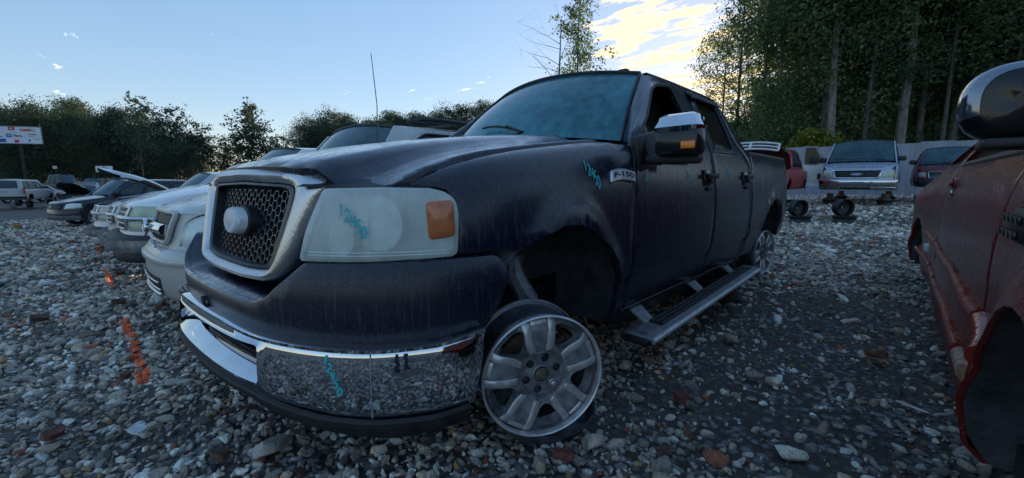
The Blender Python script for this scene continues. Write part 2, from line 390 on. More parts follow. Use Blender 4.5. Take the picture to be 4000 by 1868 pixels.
M['red_lens'] = simple('red_lens', (.42, .012, .012), .2, coat=.6, nscale=30, namp=.1)
M['badge_white'] = simple('worn_badge', (.62, .64, .68), .38, 0, nscale=22, namp=.08, bump=.1, bscale=60)
M['marker'] = simple('cyan_marker', (.03, .42, .45), .6, nscale=90, namp=.15)
M['glass'] = glassy('tinted_glass', (.10, .13, .14), (.10, .12, .12), .12)
M['glass_dark'] = glassy('dark_rear_glass', (.03, .03, .03), (.07, .055, .04), .35, rough=.12)
M['windshield'] = glassy('misted_sky_windshield', (.08, .16, .19), (.085, .29, .35), .60, rough=.05)  # teal in the diffuse stands for mist and for reflected sky
M['glass_far'] = glassy('car_glass', (.08, .11, .12), (.07, .12, .14), .55, rough=.06)
M['interior'] = simple('cloth_interior', (.035, .032, .03), .9, nscale=15, namp=.2)
M['tan'] = simple('tan_seat', (.16, .12, .09), .85, nscale=15, namp=.15)
M['lamp_bowl'] = simple('lamp_reflector', (.85, .90, .90), .3, .3, nscale=6, namp=.05)
M['lamp_shell'] = simple('lamp_shell', (.72, .78, .78), .4, .0, nscale=8, namp=.1)
M['bulb'] = simple('bulb_glass', (.7, .7, .66), .1)
def lens_mat(name, col, a=.55):
    m, nt, b, out = _mat(name)
    tc = nd(nt, 'ShaderNodeTexCoord'); O = tc.outputs['Object']
    big = nd(nt, 'ShaderNodeTexNoise', {0: nd(nt, 'ShaderNodeMapping', {0: O, 'Scale': (1, 1, .5)}).outputs[0], 'Scale': 8, 'Detail': 5, 'Roughness': .6})
    amt = nd(nt, 'ShaderNodeMapRange', {0: big.outputs[0], 1: .3, 2: .7, 3: a-.18, 4: a+.15})
    tr = nd(nt, 'ShaderNodeBsdfTransparent', {0: (.93, .98, .96, 1)}); df = nd(nt, 'ShaderNodeBsdfDiffuse', {0: (*col, 1)}); tl = nd(nt, 'ShaderNodeBsdfTranslucent', {0: (*col, 1)})
    dd = nd(nt, 'ShaderNodeMixShader', {0: .35, 1: df.outputs[0], 2: tl.outputs[0]})
    m1 = nd(nt, 'ShaderNodeMixShader', {0: amt.outputs[0], 1: tr.outputs[0], 2: dd.outputs[0]})
    gl = nd(nt, 'ShaderNodeBsdfGlossy', {0: (1, 1, 1, 1), 'Roughness': .1}); bf = nd(nt, 'ShaderNodeNewGeometry'); fr = nd(nt, 'ShaderNodeFresnel', {0: nd(nt, 'ShaderNodeMapRange', {0: bf.outputs['Backfacing'], 3: 1.45, 4: 1/1.45}).outputs[0]})
    vo = nd(nt, 'ShaderNodeTexVoronoi', {0: O, 'Scale': 240}); bp = nd(nt, 'ShaderNodeBump', {'Height': vo.outputs['Distance'], 'Strength': .5, 'Distance': .0015}); nt.links.new(bp.outputs[0], gl.inputs['Normal'])
    m2 = nd(nt, 'ShaderNodeMixShader', {0: fr.outputs[0], 1: m1.outputs[0], 2: gl.outputs[0]}); nt.links.new(m2.outputs[0], out.inputs[0]); nt.nodes.remove(b); return m
M['lens'] = lens_mat('hazed_lamp_lens', (.92, .99, .97), .66)
M['lens_y'] = lens_mat('yellowed_lamp_lens', (.55, .58, .42), .62)
M['ink'] = simple('emblem_ink', (.006, .006, .008), .5)
M['run_dark'] = simple('dark_paint_run', (.008, .012, .035), .3); M['run_pale'] = simple('pale_water_mark', (.22, .23, .27), .5, nscale=60, namp=.3)
M['ridge'] = simple('lamp_moulding', (.30, .34, .34), .5)
# ------------------------------------------------------------------ ground and gravel
def _sst(a, b, x):
    t = np.clip((np.asarray(x, float)-a)/(b-a), 0, 1); return t*t*(3-2*t)
def gz(x, y):
    x = np.asarray(x, float); y = np.asarray(y, float)
    sp = np.logaddexp(0, (y-1.5)/1.6)*1.6
    return .085-.98*(1-np.exp(-sp/17))+.19*_sst(10.5, 15.5, x)*(1-_sst(8, 30, y)*.6)+.25*_sst(15, 40, x)
def vnoise(x, y, s, seed=0):
    rs = np.random.RandomState(seed); T = rs.rand(64, 64)
    u = np.asarray(x)/s+100.3; v = np.asarray(y)/s+100.7; i = np.floor(u).astype(int); j = np.floor(v).astype(int); a = u-i; b = v-j; a = a*a*(3-2*a); b = b*b*(3-2*b)
    g = lambda p, q: T[p % 64, q % 64]
    return (g(i, j)*(1-a)+g(i+1, j)*a)*(1-b)+(g(i, j+1)*(1-a)+g(i+1, j+1)*a)*b
def dirt(x, y):
    """1 where bare earth shows between the stones"""
    x = np.asarray(x, float); y = np.asarray(y, float)
    n = .5*vnoise(x, y, 1.6, 1)+.3*vnoise(x, y, .6, 2)+.2*vnoise(x, y, .25, 3)
    lane = np.exp(-((x-8.2-.25*y)/1.5)**2)*_sst(1, -1, y)+.75*np.exp(-((x-1.9)/1.4)**2-((y+1.7)/.7)**2)+.8*_sst(13, 20, y)*_sst(-1.0, -3.5, x)+.55*_sst(-7, -16, x)
    lane = lane+.6*np.exp(-((x-3.2)/2.6)**2-((y+2.0)/.8)**2)+.55*np.exp(-((x-.9)/.8)**2-((y+1.55)/.5)**2)
    return np.clip((n-.66+lane*.40)*5, 0, 1)
def paint_nodes(nt, base):
    """dashes of orange marking paint sprayed over the stones, at fixed places on the ground"""
    geo = nd(nt, 'ShaderNodeNewGeometry'); sp = nd(nt, 'ShaderNodeSeparateXYZ', {0: geo.outputs['Position']})
    nz = nd(nt, 'ShaderNodeTexNoise', {0: geo.outputs['Position'], 'Scale': 7, 'Detail': 5, 'Roughness': .7})
    def m(op, a, b=None, c=None): return nd(nt, 'ShaderNodeMath', {i: v for i, v in enumerate((a, b, c)) if v is not None}, operation=op).outputs[0]
    x, y = sp.outputs[0], sp.outputs[1]
    wx = m('ABSOLUTE', m('SUBTRACT', m('ADD', x, m('MULTIPLY', m('SUBTRACT', nz.outputs[0], .5), .12)), m('MULTIPLY_ADD', y, .019, -1.248)))
    inx = m('LESS_THAN', wx, .026); tot = None
    for a, b in ((.86, 1.10), (1.16, 1.85), (1.92, 2.6), (4.5, 6.4), (8.9, 10.9), (13.5, 15.5)):
        t = m('MULTIPLY', m('GREATER_THAN', y, a), m('LESS_THAN', y, b)); tot = t if tot is None else m('MAXIMUM', tot, t)
    spk = m('GREATER_THAN', nd(nt, 'ShaderNodeTexNoise', {0: geo.outputs['Position'], 'Scale': 38, 'Detail': 3}).outputs[0], .36)
    sn = nd(nt, 'ShaderNodeSeparateXYZ', {0: geo.outputs['Normal']})
    up = m('GREATER_THAN', sn.outputs[2], .15)
    f = m('MULTIPLY', m('MULTIPLY', m('MULTIPLY', inx, tot), spk), up)
    return nd(nt, 'ShaderNodeMix', {0: f, 6: base, 7: (.90, .15, .04, 1)}, data_type='RGBA').outputs[2]
def ground_mat():
    m, nt, b, out = _mat('earth')
    geo = nd(nt, 'ShaderNodeNewGeometry'); P = geo.outputs['Position']
    n1 = nd(nt, 'ShaderNodeTexNoise', {0: P, 'Scale': .9, 'Detail': 9, 'Roughness': .65}); n2 = nd(nt, 'ShaderNodeTexNoise', {0: P, 'Scale': 22, 'Detail': 5, 'Roughness': .7})
    c1 = nd(nt, 'ShaderNodeValToRGB', {0: n1.outputs[0]}); e = c1.color_ramp.elements
    e[0].position = .3; e[0].color = (.024, .020, .017, 1); e[1].position = .72; e[1].color = (.11, .086, .070, 1)
    vo = nd(nt, 'ShaderNodeTexVoronoi', {0: P, 'Scale': 24, 'Randomness': 1}); vc = nd(nt, 'ShaderNodeSeparateColor', {0: vo.outputs['Color']})
    st = nd(nt, 'ShaderNodeValToRGB', {0: vc.outputs[0]}); q = st.color_ramp.elements
    q[0].color = (.08, .078, .08, 1); q[1].color = (.5, .5, .5, 1); q.new(.5).color = (.22, .21, .20, 1)
    edge = nd(nt, 'ShaderNodeMapRange', {0: vo.outputs['Distance'], 1: .35, 2: .62, 3: 1, 4: 0})
    far = nd(nt, 'ShaderNodeMapRange', {0: n1.outputs[0], 1: .42, 2: .60, 3: .62, 4: .10})
    ff = nd(nt, 'ShaderNodeMath', {0: edge.outputs[0], 1: far.outputs[0]}, operation='MULTIPLY')
    mx = nd(nt, 'ShaderNodeMix', {0: ff.outputs[0], 6: c1.outputs[0], 7: st.outputs[0]}, data_type='RGBA')
    nt.links.new(paint_nodes(nt, mx.outputs[2]), b.inputs['Base Color']); 
    wet = nd(nt, 'ShaderNodeMapRange', {0: n1.outputs[0], 1: .45, 2: .62, 3: .72, 4: .95}); nt.links.new(wet.outputs[0], b.inputs['Roughness'])
    hh = nd(nt, 'ShaderNodeMath', {0: ff.outputs[0], 1: 1.2, 2: n2.outputs[0]}, operation='MULTIPLY_ADD')
    bp = nd(nt, 'ShaderNodeBump', {'Height': hh.outputs[0], 'Strength': .8, 'Distance': .03}); nt.links.new(bp.outputs[0], b.inputs['Normal'])
    return m
def stone_mat(name='gravel_stone'):
    m, nt, b, out = _mat(name)
    oi = nd(nt, 'ShaderNodeObjectInfo'); geo = nd(nt, 'ShaderNodeNewGeometry')
    rp = nd(nt, 'ShaderNodeValToRGB', {0: oi.outputs['Random']}); rp.color_ramp.interpolation = 'CONSTANT'; e = rp.color_ramp.elements
    cols = [(.0, (0.740, 0.654, 0.554)), (.08, (0.421, 0.371, 0.323)), (.24, (0.247, 0.218, 0.194)), (.38, (0.543, 0.469, 0.387)), (.52, (0.740, 0.740, 0.655)), (.60, (0.321, 0.251, 0.184)), (.72, (0.136, 0.118, 0.107)), (.82, (0.494, 0.392, 0.277)), (.90, (0.740, 0.740, 0.680)), (.935, (0.321, 0.109, 0.059)), (.965, (0.174, 0.084, 0.056)), (.98, (0.396, 0.240, 0.111))]
    e[0].position = 0; e[0].color = (*cols[0][1], 1); e[1].position = cols[1][0]; e[1].color = (*cols[1][1], 1)
    for p, c in cols[2:]: e.new(p).color = (*c, 1)
    n = nd(nt, 'ShaderNodeTexNoise', {0: geo.outputs['Position'], 'Scale': 75, 'Detail': 5, 'Roughness': .7}); n3 = nd(nt, 'ShaderNodeTexNoise', {0: geo.outputs['Position'], 'Scale': 3.5, 'Detail': 3})
    k = nd(nt, 'ShaderNodeMapRange', {0: n.outputs[0], 1: .3, 2: .7, 3: .6, 4: 1.4}); k2 = nd(nt, 'ShaderNodeMapRange', {0: n3.outputs[0], 1: .38, 2: .62, 3: .66, 4: 1.25})
    kk = nd(nt, 'ShaderNodeMath', {0: k.outputs[0], 1: k2.outputs[0]}, operation='MULTIPLY')
    mu = nd(nt, 'ShaderNodeVectorMath', {0: rp.outputs[0], 'Scale': kk.outputs[0]}, operation='SCALE')
    nt.links.new(paint_nodes(nt, mu.outputs[0]), b.inputs['Base Color'])
    rr = nd(nt, 'ShaderNodeMapRange', {0: n3.outputs[0], 1: .35, 2: .6, 3: .38, 4: .85}); nt.links.new(rr.outputs[0], b.inputs['Roughness'])
    vo = nd(nt, 'ShaderNodeTexVoronoi', {0: geo.outputs['Position'], 'Scale': 160}); hh = nd(nt, 'ShaderNodeMath', {0: n.outputs[0], 1: 2.0, 2: vo.outputs['Distance']}, operation='MULTIPLY_ADD')
    bp = nd(nt, 'ShaderNodeBump', {'Height': hh.outputs[0], 'Strength': .55, 'Distance': .006}); nt.links.new(bp.outputs[0], b.inputs['Normal'])
    return m
M['earth'] = ground_mat(); M['stone'] = stone_mat()
def make_ground():
    cx, cy = -1.44, -2.05; rs = [0]+[.35*1.042**i for i in range(190)]; nA = 200
    vs_ = [(cx, cy, float(gz(cx, cy)))]; fs = []
    A = np.arange(nA)/nA*2*PI
    for r in rs[1:]:
        X = cx+r*np.cos(A); Y = cy+r*np.sin(A); Z = gz(X, Y)+(vnoise(X, Y, 1.3, 5)-.5)*.05*(r < 40)-.012
        if r > 60: Z = Z+(vnoise(X, Y, 60, 9)-.5)*1.2*min(1, (r-60)/60)
        vs_ += list(zip(X, Y, Z))
    for j in range(nA): fs.append((0, 1+j, 1+(j+1) % nA))
    for i in range(len(rs)-2):
        for j in range(nA):
            a = 1+i*nA; fs.append((a+j, a+nA+j, a+nA+(j+1) % nA, a+(j+1) % nA))
    tag(mesh('ground', vs_, fs, M['earth']), kind='structure')
make_ground()
def stone_shape(seed, sub=2):
    rs = random.Random(seed); bm = bmesh.new(); bmesh.ops.create_icosphere(bm, subdivisions=sub, radius=1)
    cuts = [(Vector((rs.gauss(0, 1), rs.gauss(0, 1), rs.gauss(0, 1))).normalized(), rs.uniform(.45, .8)) for _ in range(11)]
    sx, sy, sz = rs.uniform(.95, 1.4), rs.uniform(.6, .95), rs.uniform(.42, .72)
    for v in bm.verts:
        p = v.co.copy()
        for n, d in cuts:
            k = p.dot(n)
            if k > d: p -= n*(k-d)*.85
        p *= 1+rs.uniform(-.035, .035); v.co = Vector((p.x*sx, p.y*sy, p.z*sz))
    for f in bm.faces: f.smooth = True
    bm.normal_update()
    for e in bm.edges:
        if len(e.link_faces) == 2: e.smooth = e.calc_face_angle(0) < .36
    me = bpy.data.meshes.new('gravel_stone'); bm.to_mesh(me); bm.free(); me.materials.append(M['stone']); return me
def scatter(name, pts, scl, rot, idx, shapes, parent=None):
    """one object whose points carry stones (geometry nodes)"""
    me = bpy.data.meshes.new(name); me.vertices.add(len(pts)); me.vertices.foreach_set('co', np.asarray(pts, 'f').ravel())
    for nm, ty, arr, key in (('scl', 'FLOAT', scl, 'value'), ('rot', 'FLOAT_VECTOR', rot, 'vector'), ('idx', 'INT', idx, 'value')):
        at = me.attributes.new(nm, ty, 'POINT'); at.data.foreach_set(key, np.asarray(arr, 'i' if ty == 'INT' else 'f').ravel())
    o = bpy.data.objects.new(name, me); COL.objects.link(o)
    c = bpy.data.collections.new(name+'_shapes')
    for i, s in enumerate(shapes):
        so = bpy.data.objects.new('%s_shape_%02d' % (name, i), s); c.objects.link(so)
    ng = bpy.data.node_groups.new(name, 'GeometryNodeTree')
    ng.interface.new_socket('Geometry', in_out='INPUT', socket_type='NodeSocketGeometry'); ng.interface.new_socket('Geometry', in_out='OUTPUT', socket_type='NodeSocketGeometry')
    N = ng.nodes; L = ng.links; gi = N.new('NodeGroupInput'); go = N.new('NodeGroupOutput')
    mp = N.new('GeometryNodeMeshToPoints'); ip = N.new('GeometryNodeInstanceOnPoints'); ci = N.new('GeometryNodeCollectionInfo')
    ci.inputs[0].default_value = c; ci.inputs['Separate Children'].default_value = True; ci.inputs['Reset Children'].default_value = True
    def at(nm, ty):
        a = N.new('GeometryNodeInputNamedAttribute'); a.data_type = ty; a.inputs[0].default_value = nm; return a.outputs[0]
    L.new(gi.outputs[0], mp.inputs[0]); L.new(mp.outputs[0], ip.inputs['Points']); L.new(ci.outputs[0], ip.inputs['Instance']); ip.inputs['Pick Instance'].default_value = True
    L.new(at('idx', 'INT'), ip.inputs['Instance Index']); L.new(at('scl', 'FLOAT'), ip.inputs['Scale'])
    L.new(at('rot', 'FLOAT_VECTOR'), ip.inputs['Rotation'])
    L.new(ip.outputs[0], go.inputs[0]); md = o.modifiers.new(name, 'NODES'); md.node_group = ng
    return o
def make_gravel():
    rs = np.random.RandomState(4); cx, cy = -1.44, -2.05; P = []; S = []
    for r0, r1, a0, a1, dens, s0 in ((.25, 3.4, -PI, PI, 1400, .0180), (3.4, 7.0, -1.25, 2.9, 800, .0235), (7.0, 13, -.75, 2.4, 300, .033), (13, 30, -.55, 2.25, 62, .062)):
        area = .5*(a1-a0)*(r1*r1-r0*r0); n = int(area*dens)
        r = np.sqrt(rs.rand(n)*(r1*r1-r0*r0)+r0*r0); a = a0+rs.rand(n)*(a1-a0)
        x = cx+r*np.cos(a); y = cy+r*np.sin(a); keep = rs.rand(n) > dirt(x, y)*.84
        x = x[keep]; y = y[keep]; s = s0*.86*np.exp(rs.randn(len(x))*.40)
        s = np.where(rs.rand(len(x)) < .012, s*1.9, s); s = np.minimum(s, .075)
        P.append(np.stack([x, y, gz(x, y)+(vnoise(x, y, 1.3, 5)-.5)*.05-.012+s*.22], 1)); S.append(s)
    P = np.concatenate(P); S = np.concatenate(S); n = len(P)
    rot = np.stack([rs.randn(n)*.4, rs.randn(n)*.4, rs.rand(n)*6.28], 1)
    o = scatter('gravel', P, S, rot, rs.randint(0, 10, n), [stone_shape(i) for i in range(10)])
    tag(o, 'grey and brown crushed stone gravel covering the yard', kind='stuff'); o['category'] = 'gravel'
    # small chips and grit between the stones
    m = 26000; r = np.sqrt(rs.rand(m))*5.5+.2; a = rs.rand(m)*6.28; x = cx+r*np.cos(a); y = cy+r*np.sin(a); s = .0075*np.exp(rs.randn(m)*.4)
    g = scatter('grit', np.stack([x, y, gz(x, y)+(vnoise(x, y, 1.3, 5)-.5)*.05-.008], 1), s, np.stack([rs.randn(m), rs.randn(m), rs.rand(m)*6.28], 1), rs.randint(0, 4, m), [stone_shape(40+i, 1) for i in range(4)])
    tag(g, 'fine stone chips and grit between the gravel stones', kind='stuff'); g['category'] = 'grit'
make_gravel()
# ------------------------------------------------------------------ pickup truck: surfaces
def sst(a,b,x):
    t=min(1,max(0,(x-a)/(b-a))); return t*t*(3-2*t)
def lerp_tab(tab,x):
    if x<=tab[0][0]: return tab[0][1]
    for (a,b),(c,d) in zip(tab,tab[1:]):
        if x<=c: return b+(d-b)*(x-a)/(c-a)
    return tab[-1][1]
def smooth_tab(tab,x):
    # monotone-ish cubic (Catmull-Rom) through the table
    n=len(tab)
    if x<=tab[0][0]: return tab[0][1]
    if x>=tab[-1][0]: return tab[-1][1]
    for i in range(n-1):
        if x<=tab[i+1][0]:
            x0,y0=tab[i]; x1,y1=tab[i+1]; h=x1-x0; t=(x-x0)/h
            m0=(y1-(tab[i-1][1] if i else y0))/(x1-(tab[i-1][0] if i else x0))
            m1=((tab[i+2][1] if i+2<n else y1)-y0)/((tab[i+2][0] if i+2<n else x1)-x0)
            t2=t*t; t3=t2*t
            return (2*t3-3*t2+1)*y0+(t3-2*t2+t)*h*m0+(-2*t3+3*t2)*y1+(t3-t2)*h*m1
CAB=[(.25,.885),(.40,.950),(.60,.985),(.80,1.0),(1.0,.998),(1.12,.990),(1.20,.982),(1.28,.968),(1.36,.945),(1.5,.872),(1.65,.79),(1.82,.695)]
ZTOP=[(-.72,1.08),(-.68,1.10),(-.55,1.15),(-.37,1.198),(-.15,1.236),(.38,1.302),(.6,1.325),(.9,1.345)]
def side(x,v):
    w=smooth_tab(CAB,v); z=v
    if v>.85 and x<.8:
        t=min(1.15,(v-.85)/(1.28-.85)); zt=smooth_tab(ZTOP,x)
        y2=.855+.145*max(0,math.cos(min(1,t)*math.pi/2))**.75
        z2=.85+(zt-.85)*math.sin(min(1,t)*math.pi/2)
        if t>1: y2-= (t-1)*.43; z2+=(t-1)*.02
        s=1-sst(.35,.8,x)
        w=w*(1-s)+y2*s; z=z*(1-s)+z2*s
    if x<-.25:
        q=(-.25-x)/.43; w*=1-.10*q*q
    if x>3.6 : w*=1-.03*sst(3.6,4.8,x)
    return (x,-w,z)
PLAN=[(-1.055,0),(-1.05,-.2),(-1.035,-.38),(-1.0,-.53),(-.925,-.68),(-.82,-.80),(-.68,-.89),(-.53,-.955),(-.38,-.985),(-.2,-1.0)]
_cs=[0]
for (a,b),(c,d) in zip(PLAN,PLAN[1:]): _cs.append(_cs[-1]+math.hypot(c-a,d-b))
PX=[(s,p[0]) for s,p in zip(_cs,PLAN)]; PY=[(s,p[1]) for s,p in zip(_cs,PLAN)]
def plan(s,off=0):
    sg=1
    if s<0: sg=-1; s=-s
    x=smooth_tab(PX,s); y=smooth_tab(PY,s)
    if s>_cs[-1]: x+=s-_cs[-1]
    if off:
        e=1e-3; x1=smooth_tab(PX,s+e); y1=smooth_tab(PY,s+e); x0=smooth_tab(PX,max(0,s-e)); y0=smooth_tab(PY,max(0,s-e))
        tx,ty=x1-x0,y1-y0; L=math.hypot(tx,ty) or 1
        if s>_cs[-1]-.01: tx,ty,L=1,0,1
        x+= ty/L*off; y+= -tx/L*off
    y*=sg
    x-=.055*y*(1-sst(.5,1.2,abs(s)))
    return x,y
def front(s,z,off=0):
    # fascia and lamps: leans back with height
    x,y=plan(s,off); k=max(0,1-abs(s)/1.3)
    x+= (.20*(z-.75) if z>.75 else 0)*k
    return (x,y,z)
def bump(s,z,off=.05):
    b=.015*math.sin((z-.28)/.34*math.pi) if .28<z<.62 else 0
    return front(s,z,off+b)
def grille(y,z):
    return (-1.0-.055*y+.14*y*y+.22*max(0,z-.72)+.6*max(0,z-1.06)**1.5,y,z)
def _m(f, mir): return (lambda u, v: (f(u, v)[0], -f(u, v)[1], f(u, v)[2])) if mir else f
def archlip(x, v):
    """side surface with the flared lips round the wheel openings and the body crease"""
    X, Y, Z = side(x, v); o = 0
    for cx, cz in ((.04, .47), (3.86, .47)):
        r = math.hypot((x-cx)*.97, v-cz)
        if v > .3: o += .030*(1-sst(.44, .53, r))*sst(.25, .42, v)
    o += -.018*(1-sst(.572, .596, v))
    return (X, Y-o, Z)
ARCH = [(-.435, .60), (-.425, .68), (-.375, .765), (-.29, .835), (-.17, .882), (-.04, .902), (.09, .897), (.22, .865), (.34, .80), (.43, .715), (.49, .62), (.52, .52), (.535, .42), (.54, .33)]
RARCH = [(3.33, .36), (3.33, .46), (3.37, .62), (3.45, .75), (3.56, .85), (3.70, .91), (3.86, .93), (4.02, .91), (4.16, .85), (4.27, .75), (4.35, .62), (4.40, .47)]
def hoodz(x, y):
    a = abs(y); e = smooth_tab([(-.95, .98), (-.86, 1.045), (-.78, 1.078), (-.68, 1.108), (-.55, 1.160), (-.37, 1.210), (-.15, 1.248), (.38, 1.312), (.7, 1.335)], x)
    d = smooth_tab([(-1.0, 1.12), (-.91, 1.160), (-.86, 1.172), (-.77, 1.196), (-.62, 1.228), (-.45, 1.262), (-.2, 1.30), (.1, 1.335), (.4, 1.362), (.7, 1.375)], x)
    ridge = 1-sst(.575, .675, a); w = .70*ridge+.30*max(0, 1-max(0, a-.50)/.37)
    if a < .52: w = 1
    return e+(d-e)*w+.018*(1-(a/.56)**2)*(a < .56)
def hoodfn(u, v): return (u, v, hoodz(u, v))
def wsfn(u, v):
    """windshield: u across (-1..1), v up (0..1)"""
    b = Vector((.50+.32*u*u, u*.80, 1.385-.045*u*u)); t = Vector((1.16+.14*u*u, u*.655, 1.870-.050*u*u))
    p = b.lerp(t, v); s = math.sin(v*PI); return (p.x-.018*s, p.y, p.z+.018*s)
def rooffn(x, y):
    t = smooth_tab([(1.12, 1.862), (1.3, 1.885), (1.7, 1.90), (2.2, 1.90), (2.5, 1.895), (2.74, 1.87)], x); return (x, y, t-.062*(abs(y)/.66)**2.4)
def pickup():
    T = thing('pickup_truck', 'large black crew cab pickup with chrome bumper, honeycomb grille and missing front wheel', 'pickup truck')
    tp, pl = M['truck'], M['truck_plastic']
    CH = M['chrome']
    for mir in (False, True):
        F = archlip
        # front fender
        fen = [(-.535, .862), (-.528, 1.03), (-.555, 1.096), (-.60, 1.135), (-.645, 1.185), (-.655, 1.225), (-.55, 1.240), (-.2, 1.250), (.3, 1.258), (.55, 1.27), (.66, 1.284), (.652, 1.2), (.628, 1.07), (.612, .85), (.625, .6), (.645, .33)]+ARCH[::-1]+[(-.405, .70), (-.385, .80), (-.42, .862)]
        fen = fen[:16]+ARCH[::-1][:9]+[(-.30, .855), (-.335, .862)]
        panel('front_fender', fen, F, tp, T, .03, .025, mirror=mir)
        # front door with its window opening
        wf = rnd([(.80, 1.225), (.79, 1.385), (.975, 1.49), (1.265, 1.705), (1.389, 1.757), (1.60, 1.785), (1.675, 1.765), (1.665, 1.66), (1.60, 1.36), (1.45, 1.306), (1.286, 1.24)], [.02, .02, .03, .03, .04, .05, .06, .03, .03, .04, .04])
        fd = [(.640, .40), (.636, .6), (.622, .85), (.640, 1.07), (.663, 1.2), (.672, 1.285), (.715, 1.375), (.90, 1.497), (1.08, 1.625), (1.30, 1.765), (1.42, 1.805), (1.65, 1.818), (1.965, 1.812), (1.94, 1.68), (1.868, 1.36), (1.872, 1.25), (1.88, .9), (1.88, .40)]
        d = panel('front_door', [fd, wf], F, tp, T, .05, .03, mirror=mir)
        if mir: pass
        rd_ = [(1.892, .40), (1.892, .9), (1.884, 1.25), (1.88, 1.36), (1.952, 1.68), (1.977, 1.812), (2.2, 1.818), (2.60, 1.80), (2.63, 1.72), (2.60, 1.55), (2.60, 1.42), (2.77, 1.29), (2.84, 1.22), (2.845, .72), (2.80, .52), (2.76, .40)]
        wr = rnd([(1.90+.03, 1.345), (2.02, 1.70), (2.05, 1.755), (2.50, 1.755), (2.545, 1.72), (2.50, 1.52), (2.43, 1.352)], .035)
        rdr = panel('rear_door', [rd_, wr], F, tp, T, .05, .03, mirror=mir)
        g = panel('rear_window', rnd([(1.915, 1.335), (2.005, 1.70), (2.04, 1.77), (2.51, 1.77), (2.56, 1.72), (2.51, 1.52), (2.44, 1.34)], .03), F, M['glass_dark'], rdr, .08, .004, mirror=mir, off=-.012)
        if mir: panel('front_window', wf, F, M['glass_dark'], d, .08, .004, mirror=True, off=-.012)
        # seals and belt mouldings
        def seal(nm, poly, o, par, w=.012, mat=M['black']):
            fo = offs(F, o); mb = MB(); pts = [fo(u, v) for u, v in poly]; pts = [(p[0], -p[1] if mir else p[1], p[2]) for p in pts]
            mb.tube(pts+[pts[0]], w, 6, caps=False); return mb.build(nm, mat, par)
        seal('window_seal', resample(wf, .05), -.004, d); seal('window_seal', resample(wr, .05), -.004, rdr)
        panel('belt_moulding', [(1.30, 1.262), (1.455, 1.325), (1.60, 1.372), (1.60, 1.352), (1.46, 1.302), (1.30, 1.24)], F, M['grey_trim'], d, .05, .012, mirror=mir, off=.008)
        panel('belt_moulding', [(1.90, 1.338), (2.44, 1.345), (2.44, 1.325), (1.90, 1.318)], F, M['grey_trim'], rdr, .08, .012, mirror=mir, off=.008)
        # rain visor left over the rear window
        vz = panel('rain_visor', rnd([(1.93, 1.80), (2.60, 1.79), (2.62, 1.745), (2.02, 1.752), (1.95, 1.735)], .02), lambda x, v: (side(x, v)[0], side(x, v)[1]-.03*sst(1.81, 1.75, v)-.012 if False else side(x, v)[1]-.012-.028*max(0, min(1, (1.81-v)/.06)), side(x, v)[2]), M['black'], rdr, .04, .004, mirror=mir)
        # cab corner behind the rear door, sill and pillars
        panel('cab_corner', [(2.615, 1.42), (2.61, 1.55), (2.642, 1.72), (2.615, 1.80), (2.66, 1.80), (2.74, 1.70), (2.775, 1.5), (2.80, 1.40), (2.89, 1.30), (2.89, .36), (2.775, .36), (2.775, .40), (2.815, .52), (2.857, .72), (2.852, 1.225), (2.782, 1.30)], F, tp, T, .05, .03, mirror=mir)
        panel('rocker_panel', [(.655, .385), (2.765, .385), (2.765, .35), (2.6, .335), (1.8, .30), (1.0, .275), (.655, .285)], F, tp, T, .1, .05, mirror=mir)
        sgn = 1 if mir else -1
        # A pillar: windshield edge to door edge
        aw = [Vector(wsfn(sgn, v)) for v in lin(-.02, 1.0, 9)]
        ad = [Vector(_m(F, mir)(x, v)) for x, v in [(.678, 1.287), (.72, 1.37), (.83, 1.442), (.95, 1.53), (1.06, 1.605), (1.17, 1.68), (1.27, 1.742), (1.36, 1.782), (1.44, 1.808)]]
        rows = []
        for i in range(9):
            mid = (aw[i]+ad[i])/2+Vector((-.018, sgn*.012, .012)); rows.append([aw[i]+Vector((0, 0, -.015)), aw[i]+Vector((0, 0, .006)), (aw[i]+mid)/2+Vector((0, 0, .003)), mid, (ad[i]+mid)/2+Vector((0, 0, .003)), ad[i]+Vector((0, 0, .002)), ad[i]+Vector((0, -sgn*.02, -.02))])
        loft('windshield_pillar', rows, tp, T)
        # moulding strips along the pillar
        mb = MB(); mb.tube([p+Vector((-.004, sgn*.004, .010)) for p in aw], .008, 6); mb.build('windshield_moulding', M['black'], T)
        # drip rail: roof edge to door top
        xs = lin(1.31, 2.72, 12); rows = []
        for x in xs:
            a = Vector(rooffn(x, sgn*.655)); b = Vector(_m(F, mir)(min(x+.03, 2.66), 1.812)); m_ = (a+b)/2+Vector((0, sgn*.012, .012)); rows.append([a+Vector((0, -sgn*.02, -.02)), a, m_, b+Vector((0, 0, .002)), b+Vector((0, -sgn*.02, -.03))])
        loft('roof_rail', rows, tp, T)
        # bed side
        bed = [(2.905, .40), (3.325, .40)]+RARCH[1:]+[(4.41, .46), (4.58, .47), (4.60, .70), (4.56, 1.0), (4.535, 1.2), (4.525, 1.33), (2.905, 1.33)]
        panel('bed_side', bed, F, tp, T, .07, .04, mirror=mir)
        mb = MB(); pts = [Vector(_m(F, mir)(x, 1.34))+Vector((0, -sgn*.03, .012)) for x in lin(2.91, 4.52, 9)]; mb.tube(pts, .028, 8); mb.build('bed_rail_cap', M['black'], T)
